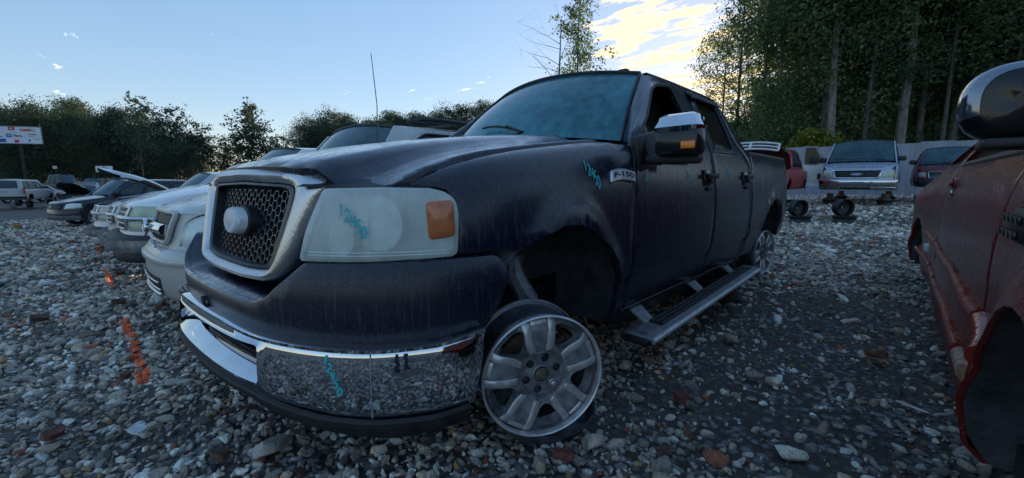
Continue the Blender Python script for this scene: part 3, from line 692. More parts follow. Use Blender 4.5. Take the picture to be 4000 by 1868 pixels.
        # wheel liners
        for nm, arc, xc in (('front_wheel_liner', ARCH, 0), ('rear_wheel_liner', RARCH, 1)):
            rows = []
            for k, (dy, sc) in enumerate(((.012, 1.0), (.03, 1.03), (.12, 1.06), (.28, 1.05), (.40, .98))):
                cx = .04 if xc == 0 else 3.86; row = []
                for x, v in arc:
                    p = Vector(side(x, v)); q = Vector((cx+(p.x-cx)*sc, p.y+dy, .47+(p.z-.47)*sc)); q.y = -q.y if mir else q.y; row.append(q)
                rows.append(row)
            loft(nm, rows, M['liner'], T)
        # door handles
        for nm, x0, par in (('door_handle', 1.655, d), ('door_handle', 2.60, rdr)):
            f2 = _m(F, mir); b = Vector(f2(x0+.09, 1.125)); y = b.y; s_ = sgn
            mb = MB(); mb.box((x0+.09, y+s_*.006, 1.130), (.205, .018, .115), bev=.016); mb.build(nm, M['gloss_black'], par)
            mb = MB(); mb.box((x0+.09, y+s_*.035, 1.145), (.20, .026, .034), bev=.011); mb.box((x0+.09, y+s_*.025, 1.108), (.05, .02, .035), bev=.008); mb.box((x0+.085, y+s_*.016, 1.052), (.075, .02, .03), bev=.008); mb.build('handle_grip', M['black'], par)
        # running board
        mb = MB(); y0 = sgn*1.055
        sec = [(-.075, -.006), (-.07, .012), (-.05, .020), (.05, .020), (.078, .012), (.086, -.004), (.075, -.018), (.03, -.022), (-.06, -.020)]
        rows = []
        for x, zz in ((.60, .262), (.62, .264), (.9, .27), (1.6, .287), (2.3, .305), (2.76, .318), (2.79, .319)):
            rows.append([(x+.02*(abs(a) < .06 and x < .63)*0, y0+sgn*a, zz+b) for a, b in sec])
        rb = loft('running_board', rows, M['alloy_dark'], T, cu=True)
        mb = MB(); mb.add(rows[0], [tuple(range(9))]); mb.box((.592, y0, .262), (.04, .150, .042), bev=.016); mb.build('end_cap', M['black'], rb)
        mb = MB(); mb.box((2.80, y0, .318), (.05, .165, .052), bev=.02); mb.build('end_cap', M['black'], rb)
        mb = MB()
        for k in range(3): mb.tube([(.84, y0+sgn*(-.035+.03*k), .296), (1.6, y0+sgn*(-.035+.03*k), .313), (2.7, y0+sgn*(-.035+.03*k), .338)], .011, 6)
        for k in range(26): mb.box((.86+k*.072, y0-sgn*.005, .296+k*.0018), (.034, .085, .012), bev=.004)
        mb.build('step_pad', M['black'], rb)
        mb = MB(); mb.tube([(.62, y0+sgn*.080, .264), (1.6, y0+sgn*.080, .287), (2.77, y0+sgn*.080, .318)], .017, 10); mb.build('chrome_edge', M['alloy'], rb)
        for x in (.86, 1.75, 2.55):
            mb = MB(); mb.prism([(-.05, 0), (.05, 0), (.08, .16), (-.08, .16)], lambda a, b, e, x=x: (x+a, y0-sgn*(.03+b*1.15), .262+b*.85+e), 0, .012); mb.box((x, y0-sgn*.2, .40), (.14, .02, .08)); mb.build('step_bracket', M['alloy_dark'], rb)
    # hood
    he = [(-.898, 0), (-.895, .2), (-.888, .38), (-.875, .50), (-.848, .585), (-.80, .66), (-.745, .76), (-.70, .815), (-.65, .835), (-.5, .838), (-.2, .840), (.3, .838), (.50, .828), (.56, .78), (.50, .66), (.42, .4), (.39, 0)]
    outl = [(x, -y) for x, y in he]+[(x, y) for x, y in he[-2:0:-1]]
    def hf(u, v): 
        x, y, z = hoodfn(u, v); fr = smooth_tab([(0, -.898), (.38, -.888), (.585, -.848), (.7, -.78), (.83, -.70), (.9, -.6)], abs(v)); t = max(0, 1-(u-fr)/.05) if u < fr+.05 else 0
        return (x, y, z-.014*t*t)
    panel('hood', outl, hf, tp, T, .045, .03, .005)
    # cowl panel and wipers
    loft('cowl', [[(x+.02, y, 1.335-.02*(y/.8)**2) for y in lin(-.80, .80, 17)] for x in (.40, .62)]+[[(.62+.2*(y/.8)**2+.05, y, 1.36-.045*(y/.8)**2) for y in lin(-.80, .80, 17)]], M['black'], T)
    ws = grid('windshield', wsfn, lin(-1, 1, 25), lin(0, 1, 13), M['windshield'], T, flip=False)
    mb = MB(); mb.tube([Vector(wsfn(u, .995))+Vector((-.002, 0, .008)) for u in lin(-1, 1, 21)], .013, 6); mb.build('header_moulding', M['black'], T)
    for u0, u1, v1 in ((-.42, .28, .12), (.28, .82, .10)):
        mb = MB(); P = [Vector(wsfn(u0+(u1-u0)*t, .02+v1*t*(2-t)*(.4+.6*t)))+Vector((-.014, 0, .016)) for t in lin(0, 1, 9)]
        if u0 < 0: P = [Vector(wsfn(-.35-.02*t+.9*t*.55, .015+.10*math.sin(t*PI*.62)))+Vector((-.016, 0, .018)) for t in lin(0, 1, 9)]
        mb.tube(P, .007, 6); mb.tube([P[0]+Vector((-.02, .05, -.02)), P[0], P[3]+Vector((-.004, 0, .012))], [.013, .011, .006], 6); mb.build('wiper', M['black'], T)
    # roof
    ro = [(1.155+.15*(y/.655)**2, y) for y in lin(-.655, .655, 13)]+[(2.72, .655), (2.74, .5), (2.75, 0), (2.74, -.5), (2.72, -.655)]
    panel('roof', ro, rooffn, tp, T, .08, .02)
    mb = MB(); mb.box((1.36, -.50, 1.872), (.055, .07, .034), bev=.01); mb.build('roof_lamp', M['black'], T)
    # back of cab, bed, tailgate
    bk = MB(); y8 = .66
    bk.add([(2.74, -.66, 1.80), (2.74, .66, 1.80), (2.83, .90, 1.34), (2.83, -.90, 1.34), (2.85, -.93, .5), (2.85, .93, .5)], [(0, 3, 2, 1), (3, 4, 5, 2)]); bk.build('cab_back', tp, T); loft('cab_back_header', [[(2.73, y, rooffn(2.72, y)[2]-.01) for y in lin(-.655, .655, 9)], [(2.745, y, 1.78) for y in lin(-.665, .665, 9)]], tp, T)
    mb = MB(); mb.add([(2.752, -.60, 1.74), (2.752, .60, 1.74), (2.815, .66, 1.42), (2.815, -.66, 1.42)], [(0, 3, 2, 1)]); mb.build('back_window', M['glass_dark'], T)
    mb = MB(); mb.box((3.72, 0, .80), (1.66, 1.5, .03)); 
    for s_ in (-1, 1): mb.box((3.72, s_*.80, 1.03), (1.66, .04, .50))
    mb.box((2.93, 0, 1.05), (.03, 1.6, .50)); mb.build('cargo_bed', M['black'], T)
    mb = MB(); mb.box((4.57, 0, 1.03), (.06, 1.62, .60), bev=.02, ry=-.06); mb.build('tailgate', tp, T)
    for s_ in (-1, 1):
        mb = MB(); mb.box((4.585, s_*.89, 1.05), (.06, .10, .42), bev=.02); mb.build('tail_lamp', M['red_lens'], T)
    mb = MB(); mb.box((4.72, 0, .62), (.22, 1.70, .20), bev=.04); 
    for s_ in (-1, 1): mb.box((4.66, s_*.87, .625), (.22, .12, .24), bev=.045)
    mb.build('rear_bumper', CH, T)
    # underbody
    mb = MB()
    for s_ in (-1, 1): mb.box((1.95, s_*.42, .40), (5.2, .09, .13))
    for x in (-.55, .35, 1.2, 2.2, 3.2, 4.3): mb.box((x, 0, .40), (.10, .85, .09))
    mb.box((1.75, 0, .49), (2.2, 1.80, .05)); mb.box((.1, 0, .62), (.62, .56, .34), bev=.08); mb.box((1.0, .0, .42), (.9, .30, .22), bev=.06)
    mb.box((-.60, 0, .62), (.05, 1.24, .56)); mb.tube([(1.4, 0, .36), (3.86, 0, .34)], .045, 10); mb.tube([(.9, .28, .33), (3.0, .30, .36), (3.6, .5, .5), (4.6, .55, .42)], .03, 8)
    mb.box((.62, 0, .85), (.05, 1.8, .75)); mb.build('chassis', M['dark'], T)
    mb = MB(); mb.tube([(3.86, -.86, .36), (3.86, .86, .36)], .05, 10); mb.lathe([(.02, -.15), (.13, -.1), (.16, 0), (.13, .1), (.02, .15)], 16, Matrix.Translation((3.86, 0, .36)) @ Matrix.Rotation(PI/2, 4, 'X')); mb.build('rear_axle', M['rust'], T)
    # inner body walls so one cannot look through
    for s_ in (-1, 1):
        mb = MB(); mb.box((.04, s_*.575, .78), (1.16, .03, .40)); mb.build('inner_fender', M['liner'], T)
        mb = MB(); mb.box((3.86, s_*.56, .70), (1.1, .03, .46)); mb.build('inner_fender', M['liner'], T)
    # front suspension on each side: knuckle, coil, arm, hub
    for s_ in (-1, 1):
        mb = MB(); mb.tube([(.0, s_*.70, .74), (-.01, s_*.73, .66), (.015, s_*.78, .56), (.03, s_*.80, .42)], [.035, .045, .05, .06], 8); mb.box((.0, s_*.70, .735), (.12, .05, .05), bev=.015)
        mb.box((-.03, s_*.71, .69), (.055, .05, .10), bev=.012); k = mb.build('steering_knuckle', M['alloy_dark'], T)
        mb = MB(); P = [(-.12+.072*math.cos(a), s_*(.60+.072*math.sin(a)), .42+.36*a/(2*PI*5)) for a in lin(0, 2*PI*5, 70)]; mb.tube(P, .013, 6); mb.build('coil_spring', M['alloy_dark'], T)
        mb = MB(); mb.tube([(-.12, s_*.60, .34), (-.12, s_*.60, .84)], .03, 8); mb.build('shock_absorber', M['rust'], T)
        mb = MB(); mb.box((0, s_*.60, .34), (.20, .40, .04), bev=.015); mb.build('control_arm', M['rust'], T); mb = MB(); mb.tube([(-.02, s_*.5, .72), (0, s_*.70, .745), (.12, s_*.5, .72)], .02, 6); mb.build('control_arm', M['rust'], T)
        mb = MB(); mb.lathe([(0, 0), (.155, 0), (.155, .024), (.09, .03), (.085, .07), (.04, .075), (0, .075)], 28, Matrix.Translation((.03, s_*.80, .40)) @ Matrix.Rotation(-s_*PI/2, 4, 'X')); mb.build('brake_rotor', M['rust'], T)
    # interior
    mb = MB()
    for s_ in (-1, 1):
        mb.box((1.55, s_*.40, 1.02), (.50, .50, .16), bev=.05); mb.box((1.82, s_*.40, 1.30), (.14, .48, .56), ry=.18, bev=.05); mb.box((1.88, s_*.40, 1.64), (.10, .26, .17), ry=.15, bev=.04)
    mb.box((2.35, 0, 1.0), (.5, 1.3, .16), bev=.05); mb.box((2.62, 0, 1.27), (.13, 1.3, .54), ry=.15, bev=.05); mb.build('seats', M['interior'], T)
    mb = MB(); mb.box((.86, 0, 1.22), (.34, 1.62, .22), bev=.07); mb.box((1.75, 0, .88), (2.0, 1.7, .04)); mb.build('dashboard', M['black'], T)
    mb = MB(); P = [(1.08+.06*math.cos(a)*.4, -.40+.19*math.sin(a), 1.27+.19*math.cos(a)*.9) for a in lin(0, 2*PI, 25)]; mb.tube(P, .014, 6, caps=False); mb.tube([(1.08, -.40, 1.27), (.92, -.40, 1.2)], .03, 8); mb.build('steering_wheel', M['black'], T)
    # -------- front end
    FR, BM, GR = front, bump, grille
    # painted bumper cover, both sides, with the notch under the grille
    fas = [(-1.335, .842), (-1.0, .848), (-.64, .84), (-.585, .79), (-.50, .715), (-.43, .688), (-.2, .690), (0, .692), (.2, .690), (.43, .688), (.50, .715), (.585, .79), (.64, .84), (1.0, .848), (1.335, .842), (1.365, .80), (1.378, .765), (1.33, .68), (1.275, .59), (1.09, .575), (.89, .572), (.5, .562), (.2, .558), (0, .556), (-.2, .558), (-.5, .562), (-.89, .572), (-1.09, .575), (-1.275, .59), (-1.33, .68), (-1.378, .765), (-1.365, .80)]
    def fasf(s, z):
        o = .018*sst(.56, .66, z)*(1-sst(.735, .85, z))+.012; return front(s, z, o)
    panel('bumper_cover', rnd(fas, .02, 2)[::-1], fasf, pl, T, .04, .04, .006)
    # shelf from the cover's top edge back under the grille
    S_ = lin(-.60, .60, 25)
    def tz(s): return lerp_tab([(0, .690), (.43, .686), (.50, .713), (.585, .788), (.66, .84)], abs(s))
    loft('bumper_shelf', [[front(s, tz(s)-.006, .022) for s in S_], [front(s, tz(s)+.012, -.005) for s in S_], [front(s, tz(s)+.020, -.055) for s in S_], [front(s, tz(s)+.022, -.16) for s in S_]][::-1], pl, T)
    mb = MB(); mb.tube([front(-.02, .622, .028), front(-.02, .622, .040)], .020, 12); mb.tube([front(-.02, .585, .028), front(-.02, .585, .038)], .012, 10); mb.build('bumper_cap', M['black'], T)
    # chrome bumper: two end faces and a lipped opening
    top = lambda s: lerp_tab([(0, .606), (.25, .604), (.49, .588), (.72, .580), (.9, .574), (1.09, .577), (1.255, .598)], abs(s))
    bot = lambda s: lerp_tab([(0, .40), (.25, .402), (.46, .398), (.56, .378), (.70, .356), (.89, .340), (1.08, .334), (1.205, .350)], abs(s))
    ss = lin(-1.25, 1.25, 61)
    pts = [(s if abs(s) < 1.2 else s, top(s)) for s in ss]+[((s if abs(s) < 1.2 else math.copysign(1.205, s)), bot(s)) for s in ss[::-1]]
    pts = [(1.205 if (p[0] > 1.205 and p[1] < .45) else (-1.205 if (p[0] < -1.205 and p[1] < .45) else p[0]), p[1]) for p in pts]
    hole = [(-.44, .565), (.482, .558), (.482, .468), (.25, .50), (-.25, .50), (-.40, .475)]
    hole = [(-.482, .558), (.482, .558), (.482, .428), (.40, .424), (-.40, .424), (-.482, .428)]
    B = panel('front_bumper', [pts[::-1], rnd(hole, .012, 2)], bump, CH, T, .035, .035, .006)
    # polished flange along the top edge and the ramp inside the opening
    loft('bumper_lip', [[bump(s, top(s)-.012) if False else bump(s, top(s)-.010, .052) for s in ss], [bump(s, top(s)+.002, .056) for s in ss], [bump(s, top(s)+.007, .046) for s in ss], [bump(s, top(s)+.008, .0) for s in ss]][::-1], CH, B)
    hs = lin(-.478, .478, 25)
    loft('bumper_opening_ramp', [[bump(s, .420, .052) for s in hs], [bump(s, .427, .053) for s in hs], [bump(s, .482, -.005) for s in hs], [bump(s, .488, -.05) for s in hs]][::-1], CH, B)
    mb = MB(); mb.box((-.90, 0, .50), (.04, 1.3, .24)); mb.box((-.80, 0, .50), (.14, 1.0, .10)); mb.build('bumper_beam', M['dark'], T)
    # lower valance / air dam
    vt = lambda s: bot(s)+.004; 
    ad_ = [(s, vt(s)-.004) for s in lin(-1.195, 1.195, 41)]+[(s, lerp_tab([(0, .335), (.40, .352), (.52, .325), (.75, .292), (.95, .268), (1.19, .283)], abs(s))) for s in lin(1.19, -1.19, 41)]
    panel('air_dam', ad_[::-1], lambda s, z: front(s, z, .050+.02*max(0, .36-z)), M['black'], T, .05, .03, .004)
    mb = MB(); mb.tube([front(s, bot(s)-.006, .066) for s in lin(-1.19, 1.19, 41)], .010, 6); mb.build('air_dam_lip', M['black'], T)
    # grille surround
    go = rnd([(-.50, 1.158), (0, 1.168), (.50, 1.158), (.565, 1.135), (.600, 1.105), (.575, 1.02), (.505, .855), (.455, .775), (.405, .742), (.2, .733), (-.2, .733), (-.405, .742), (-.455, .775), (-.505, .855), (-.575, 1.02), (-.600, 1.105), (-.565, 1.135)], .03, 3)
    gi = rnd([(-.40, 1.095), (0, 1.105), (.40, 1.095), (.448, 1.08), (.435, 1.0), (.385, .82), (.362, .788), (.2, .776), (-.2, .776), (-.362, .788), (-.385, .82), (-.435, 1.0), (-.448, 1.08)], .028, 3)
    def rs2(poly, n):
        q = resample(poly, .004); L_ = len(q); c = Vector((0, .94)); res = []
        for k in range(n):
            a = -PI/2+2*PI*k/n; best = min(q, key=lambda p: abs(math.atan2(math.sin(math.atan2((p[1]-.94)*1.9, p[0])-a), math.cos(math.atan2((p[1]-.94)*1.9, p[0])-a)))); res.append(best)
        return res
    n = 120; O = rs2(go, n); I = rs2(gi, n)
    def gp(p, d): x, y, z = grille(p[0], p[1]); return (x-d, y, z)
    mixp = lambda a, b, t: (a[0]+(b[0]-a[0])*t, a[1]+(b[1]-a[1])*t)
    rows = [[gp(p, -.16) for p in O], [gp(p, -.02) for p in O], [gp(mixp(a, b, .05), .004) for a, b in zip(O, I)], [gp(mixp(a, b, .2), .018) for a, b in zip(O, I)], [gp(mixp(a, b, .5), .024) for a, b in zip(O, I)], [gp(mixp(a, b, .8), .014) for a, b in zip(O, I)], [gp(mixp(a, b, .97), .0) for a, b in zip(O, I)], [gp(b, -.012) for b in I]]
    loft('grille_surround', rows, M['chrome_dull'], T, cu=True)
    cen = (0, .94); I2 = [mixp(p, cen, .075) for p in I]; I3 = [mixp(p, cen, .15) for p in I]
    G = loft('grille_frame', [[gp(p, -.010) for p in I], [gp(p, .002) for p in I], [gp(mixp(p, cen, .05), .004) for p in I], [gp(mixp(p, cen, .08), -.004) for p in I], [gp(p, -.045) for p in I2], [gp(p, -.06) for p in I3]], M['grey_trim'], T, cu=True)
    # honeycomb
    mb = MB(); a_ = .0215; ix = [mixp(p, cen, .06) for p in I]
    for i in range(-16, 17):
        for j in range(-9, 10):
            cy = i*a_*1.5; cz = .94+j*a_*math.sqrt(3)+(a_*math.sqrt(3)/2 if i % 2 else 0)
            for k in range(3):
                t0 = k*PI/3; p = (cy+a_*math.cos(t0), cz+a_*math.sin(t0)); q = (cy+a_*math.cos(t0+PI/3), cz+a_*math.sin(t0+PI/3))
                m_ = ((p[0]+q[0])/2, (p[1]+q[1])/2)
                if not inpoly(m_[0], m_[1], ix): continue
                d_ = Vector((q[0]-p[0], q[1]-p[1])).normalized(); nn = Vector((-d_.y, d_.x))*.0012
                c4 = [(p[0]+nn.x, p[1]+nn.y), (q[0]+nn.x, q[1]+nn.y), (q[0]-nn.x, q[1]-nn.y), (p[0]-nn.x, p[1]-nn.y)]
                mb.prism(c4, lambda u, v, e: gp((u, v), e), -.052, -.030)
    mb.build('honeycomb_mesh', simple('mesh_chrome', (.15, .16, .18), .3, .9, nscale=30, namp=.2), T, smooth=False)
    mb = MB(); mb.add([gp(p, -.075) for p in I]+[gp(cen, -.075)], [(i, (i+1) % n, n) for i in range(n)]); mb.build('radiator', simple('radiator', (.004, .004, .004), .8, nscale=40, namp=.2, bump=.4, bscale=200), T)
    q4 = Matrix(((0, 0, -1, 0), (-1, 0, 0, 0), (0, 1, 0, 0), (0, 0, 0, 1)))
    m4 = Matrix.Translation(gp((-.022, .946), .0)) @ Matrix.Rotation(.12, 4, 'Y') @ q4
    mb = MB(); mb.lathe([(.100, -.03), (.098, .022), (.090, .032), (.084, .030), (.080, .034), (.0, .037)], 44, m4 @ Matrix.Diagonal((1.05, .56, 1, 1)))
    mb.build('grille_badge', M['badge_white'], T)
    mb = MB(); mb.lathe([(.110, -.055), (.110, -.012), (.100, -.006), (.09, -.006)], 44, m4 @ Matrix.Diagonal((1.05, .58, 1, 1))); mb.build('badge_housing', M['black'], T)
    # black support behind everything
    for s_ in (-1, 1): mb = MB(); mb.add([front(s_*s, z, -.13) for z in (.70, 1.10) for s in lin(.45, 1.17, 9)], [(i, i+1, i+10, i+9) if s_ > 0 else (i+9, i+10, i+1, i) for i in range(8)]); mb.build('lamp_support', M['black'], T)
    for s_ in (-1, 1): mb = MB(); mb.add([front(s_*s, z, o) for z, o in ((1.09, -.03), (1.115, -.12), (1.10, -.3)) for s in lin(.55, 1.12, 9)], [(i+9*r, i+1+9*r, i+10+9*r, i+9+9*r) for r in (0, 1) for i in range(8)]); mb.build('lamp_support', M['black'], T)
    # headlights
    HLp = rnd([(.708, 1.082), (.905, 1.086), (1.075, 1.082), (1.130, 1.070), (1.162, 1.045), (1.170, 1.01), (1.170, .862), (1.045, .858), (.83, .855), (.625, .852), (.655, .95)], [.012, 0, 0, .02, .03, .03, .02, 0, 0, .015, 0], 4)
    for mir in (False, True):
        mx = (lambda p: (p[0], -p[1], p[2])) if mir else (lambda p: p)
        fs_ = lambda s, z, o=0: front(s, z, o)   # positive s = driver side (-y)
        fl = lambda s, z: front(-s, z) 
        # plan() gives y = -tab for positive s
        H = panel('headlight', [HLp[::-1]], lambda s, z: front(s, z, .012+.012*math.sin(max(0, min(1, (z-.85)/.24))*PI)), M['lens'], T, .04, .03, .004, mirror=mir)
        rows = []
        P = resample(HLp, .04)
        for sc, o in ((1.0, -.02), (.985, -.05), (.93, -.10), (.80, -.125), (.4, -.13), (.02, -.13)):
            rows.append([mx(front(.90+(u-.90)*sc, .967+(v-.967)*sc, o)) for u, v in P])
        loft('lamp_shell', rows, M['lamp_shell'], H, cu=True)
        rows = [[mx(front(.90+(u-.90)*sc, .967+(v-.967)*sc, o)) for u, v in P] for sc, o in ((1.055, -.035), (1.045, -.012), (1.012, -.006), (1.008, -.03))]
        loft('lamp_gasket', rows, M['black'], T, cu=True)
        for cs, cz, r in ((.935, .972, .092), (.775, .925, .060)):
            c = Vector(front(cs, cz, -.075)); e = Vector(front(cs+.01, cz, -.075))-Vector(front(cs-.01, cz, -.075)); nrm_ = e.cross(Vector((0, 0, 1))).normalized(); nrm_ = nrm_ if nrm_.x < 0 else -nrm_
            nrm_ = Vector((-.93, -.36, 0)).normalized()
            m4 = Matrix.Translation(c) @ nrm_.to_track_quat('Z', 'Y').to_matrix().to_4x4()
            mb = MB(); mb.lathe([(r, .055), (r*.97, .05), (r*.8, .008), (r*.5, -.02), (r*.2, -.032), (.0, -.034)], 32, m4); mb.v = [Vector(mx(tuple(v))) for v in mb.v]; mb.build('lamp_bowl', M['lamp_bowl'], H)
            mb = MB(); mb.lathe([(r*1.0, .050), (r*1.04, .050), (r*1.06, .02), (r*1.02, .01)], 32, m4); mb.v = [Vector(mx(tuple(v))) for v in mb.v]; mb.build('bowl_rim', M['gloss_black'], H)
            mb = MB(); mb.lathe([(.014, -.03), (.014, .015), (.008, .024), (0, .026)], 14, m4); mb.v = [Vector(mx(tuple(v))) for v in mb.v]; mb.build('bulb', M['bulb'], H)
        panel('side_marker', rnd([(1.062, 1.040), (1.150, 1.046), (1.158, .93), (1.072, .922)], .014)[::-1], lambda s, z: front(s, z, .018+.012*math.sin(max(0, min(1, (z-.85)/.24))*PI)), M['amber'], H, .03, .012, mirror=mir)
        for ss_, r2 in ((.862, .005), (.70, .004)): mb = MB(); mb.tube([mx(front(ss_, z, -.03)) for z in lin(.87, 1.065, 6)], r2, 5); mb.build('lamp_divider', M['ridge'], H)
        for rr_ in (.108,): mb = MB(); c_ = Vector(front(.935, .972, -.06)); e_ = Vector((.36, -.93, 0)); mb.tube([mx(tuple(c_+e_*rr_*math.cos(a)+Vector((0, 0, rr_*.86*math.sin(a))))) for a in lin(-1.2, 1.3, 12)], .0022, 5); mb.build('lamp_ridge', M['ridge'], H)
        mb = MB(); mb.v = []; 
        for z in (.872, .882): mb.tube([mx(front(s, z, .018)) for s in lin(.66, 1.14, 12)], .0022, 5)
        mb.build('lens_rib', M['lens'], H)
    # big black mirrors with chrome caps
    for s_ in (-1, 1):
        r_ = thing_part = None
        mb = MB(); mb.box((.80, s_*.965, 1.27), (.26, .05, .20), bev=.02, ry=-.2); mb.tube([(.76, s_*.97, 1.34), (.76, s_*1.02, 1.24), (.75, s_*1.08, 1.222)], [.030, .034, .034], 8)
        mb.box((.75, s_*1.14, 1.222), (.085, .28, .052), bev=.018, rz=-s_*.06); A = mb.build('mirror_arm', M['black'], T)
        mb = MB(); mb.box((.70, s_*1.19, 1.308), (.11, .235, .150), bev=.03, rz=s_*.12); mb.build('mirror_housing', M['gloss_black'], A)
        mb = MB(); mb.box((.695, s_*1.19, 1.388), (.125, .242, .100), bev=.036, rz=s_*.12, taper=.86); mb.build('mirror_cap', CH, A)
        mb = MB(); mb.box((.636, s_*1.255, 1.282), (.012, .070, .036), bev=.004, rz=s_*.12); mb.build('mirror_marker', M['orange'], A)
        mb = MB(); mb.box((.760, s_*1.19, 1.32), (.006, .19, .20), bev=.002, rz=s_*.12); mb.build('mirror_glass', M['chrome'], A)
        # black sail behind the mirror
    panel('mirror_sail', [(.72, 1.235), (.80, 1.235), (.83, 1.41), (.80, 1.41), (.74, 1.37)], archlip, M['black'], T, .05, .01, off=.004); panel('mirror_sail', [(.72, 1.235), (.80, 1.235), (.83, 1.41), (.80, 1.41), (.74, 1.37)], archlip, M['black'], T, .05, .01, off=.004, mirror=True)
    panel('quarter_glass', [(.835, 1.245), (.95, 1.245), (.96, 1.44), (.90, 1.44), (.84, 1.41)], archlip, M['glass_dark'], T, .05, .004, off=-.01)
    # antenna on the far fender
    mb = MB(); mb.tube([(.20, .87, 1.29), (.20, .87, 1.33)], [.02, .012], 8); mb.tube([(.20, .87, 1.33), (.205, .86, 1.66), (.175, .86, 2.02)], [.0042, .0035, .0025], 5); mb.build('antenna', M['black'], T)
    # fender emblem, both sides
    for mir in (False, True):
        bp = [(.395, 1.055), (.625, 1.055), (.640, 1.065), (.640, 1.118), (.400, 1.118), (.385, 1.108)]
        q4_ = [(.399, 1.010), (.636, 1.062), (.640, 1.122), (.407, 1.054)]
        def EM(a, b): p = [(q4_[0][k]*(1-a)+q4_[1][k]*a)*(1-b)+(q4_[3][k]*(1-a)+q4_[2][k]*a)*b for k in (0, 1)]; return side(*p)
        E = panel('fender_emblem', rnd([(0, 0), (1, 0), (1, 1), (0, 1)], .06, 3), EM, M['chrome_dull'], T, .2, .008, .002, mirror=mir, off=.010)
        panel('emblem_face', rnd([(.04, .10), (.96, .10), (.96, .90), (.04, .90)], .05, 3), EM, simple('emblem_face', (.62, .62, .66), .35, .2, nscale=20, namp=.03), E, .2, 0, off=.0115, mirror=mir)
        if not mir:
            text_on('emblem_lettering', 'F-150', EM, .08, .34, .70, M['ink'], E, su=.52, sv=.85, bold=.03, off=.013)
            text_on('emblem_lettering', 'XLT 5.4 TRITON', EM, .40, .13, .22, M['ink'], E, su=.30, sv=.85, bold=.004, off=.013)
    # dark and pale runs down the chrome bumper
    for s, z0, z1, w, m_ in ((.955, .560, .500, .0075, 'run_dark'), (.985, .560, .508, .0075, 'run_dark'), (.875, .578, .350, .0024, 'run_pale')):
        rr = random.Random(int(s*1000)); P_ = [(s+rr.uniform(-.003, .003), z0+(z1-z0)*t) for t in lin(0, 1, 9)]; V_ = []
        for i, (a, b) in enumerate(P_): q = w*(1 if i < 7 else 1.3)*rr.uniform(.6, 1.1); V_ += [bump(a-q, b, .0535), bump(a+q, b, .0535)]
        mesh('paint_run' if m_ == 'run_dark' else 'water_mark', V_, [(2*i, 2*i+1, 2*i+3, 2*i+2) for i in range(8)], M[m_], B, smooth=False)
    # yard numbers written with a paint marker
    mk = M['marker']
    script('written_number', '12450', archlip, .190, 1.085, .050, .022, -.017, .0065, mk, T, off=.004)
    script('written_number', '12450', archlip, 1.325, 1.168, .045, .032, -.017, .006, mk, T, off=.004)
    script('written_number', '12450', archlip, 2.135, 1.205, .050, .034, -.016, .007, mk, T, off=.004)
    script('written_mark', '0x', archlip, .745, 1.120, .045, .014, .008, .0045, mk, T, off=.004)
    script('written_mark', 'x', archlip, 2.98, 1.22, .07, .03, 0, .012, mk, T, off=.005); script('written_mark', '1', archlip, 3.22, 1.07, .12, .03, 0, .014, mk, T, off=.005)
    hl = lambda s, z: front(s, z, .036)
    script('written_number', '12450', lambda u, v: (hl(u, v)), .775, 1.02, .040, .0185, -.0175, .0055, mk, T, off=-.003)
    script('written_number', '12450', lambda u, v: bump(u, v, .056), .735, .548, .030, .010, -.026, .0065, mk, T, off=-.004, tilt=-.3)
    script('written_number', '12450', lambda x, y: (.735, -1.20-x*.9, y), -.06, 1.42, .025, .014, -.002, .003, mk, T)
    return T
TR = pickup()
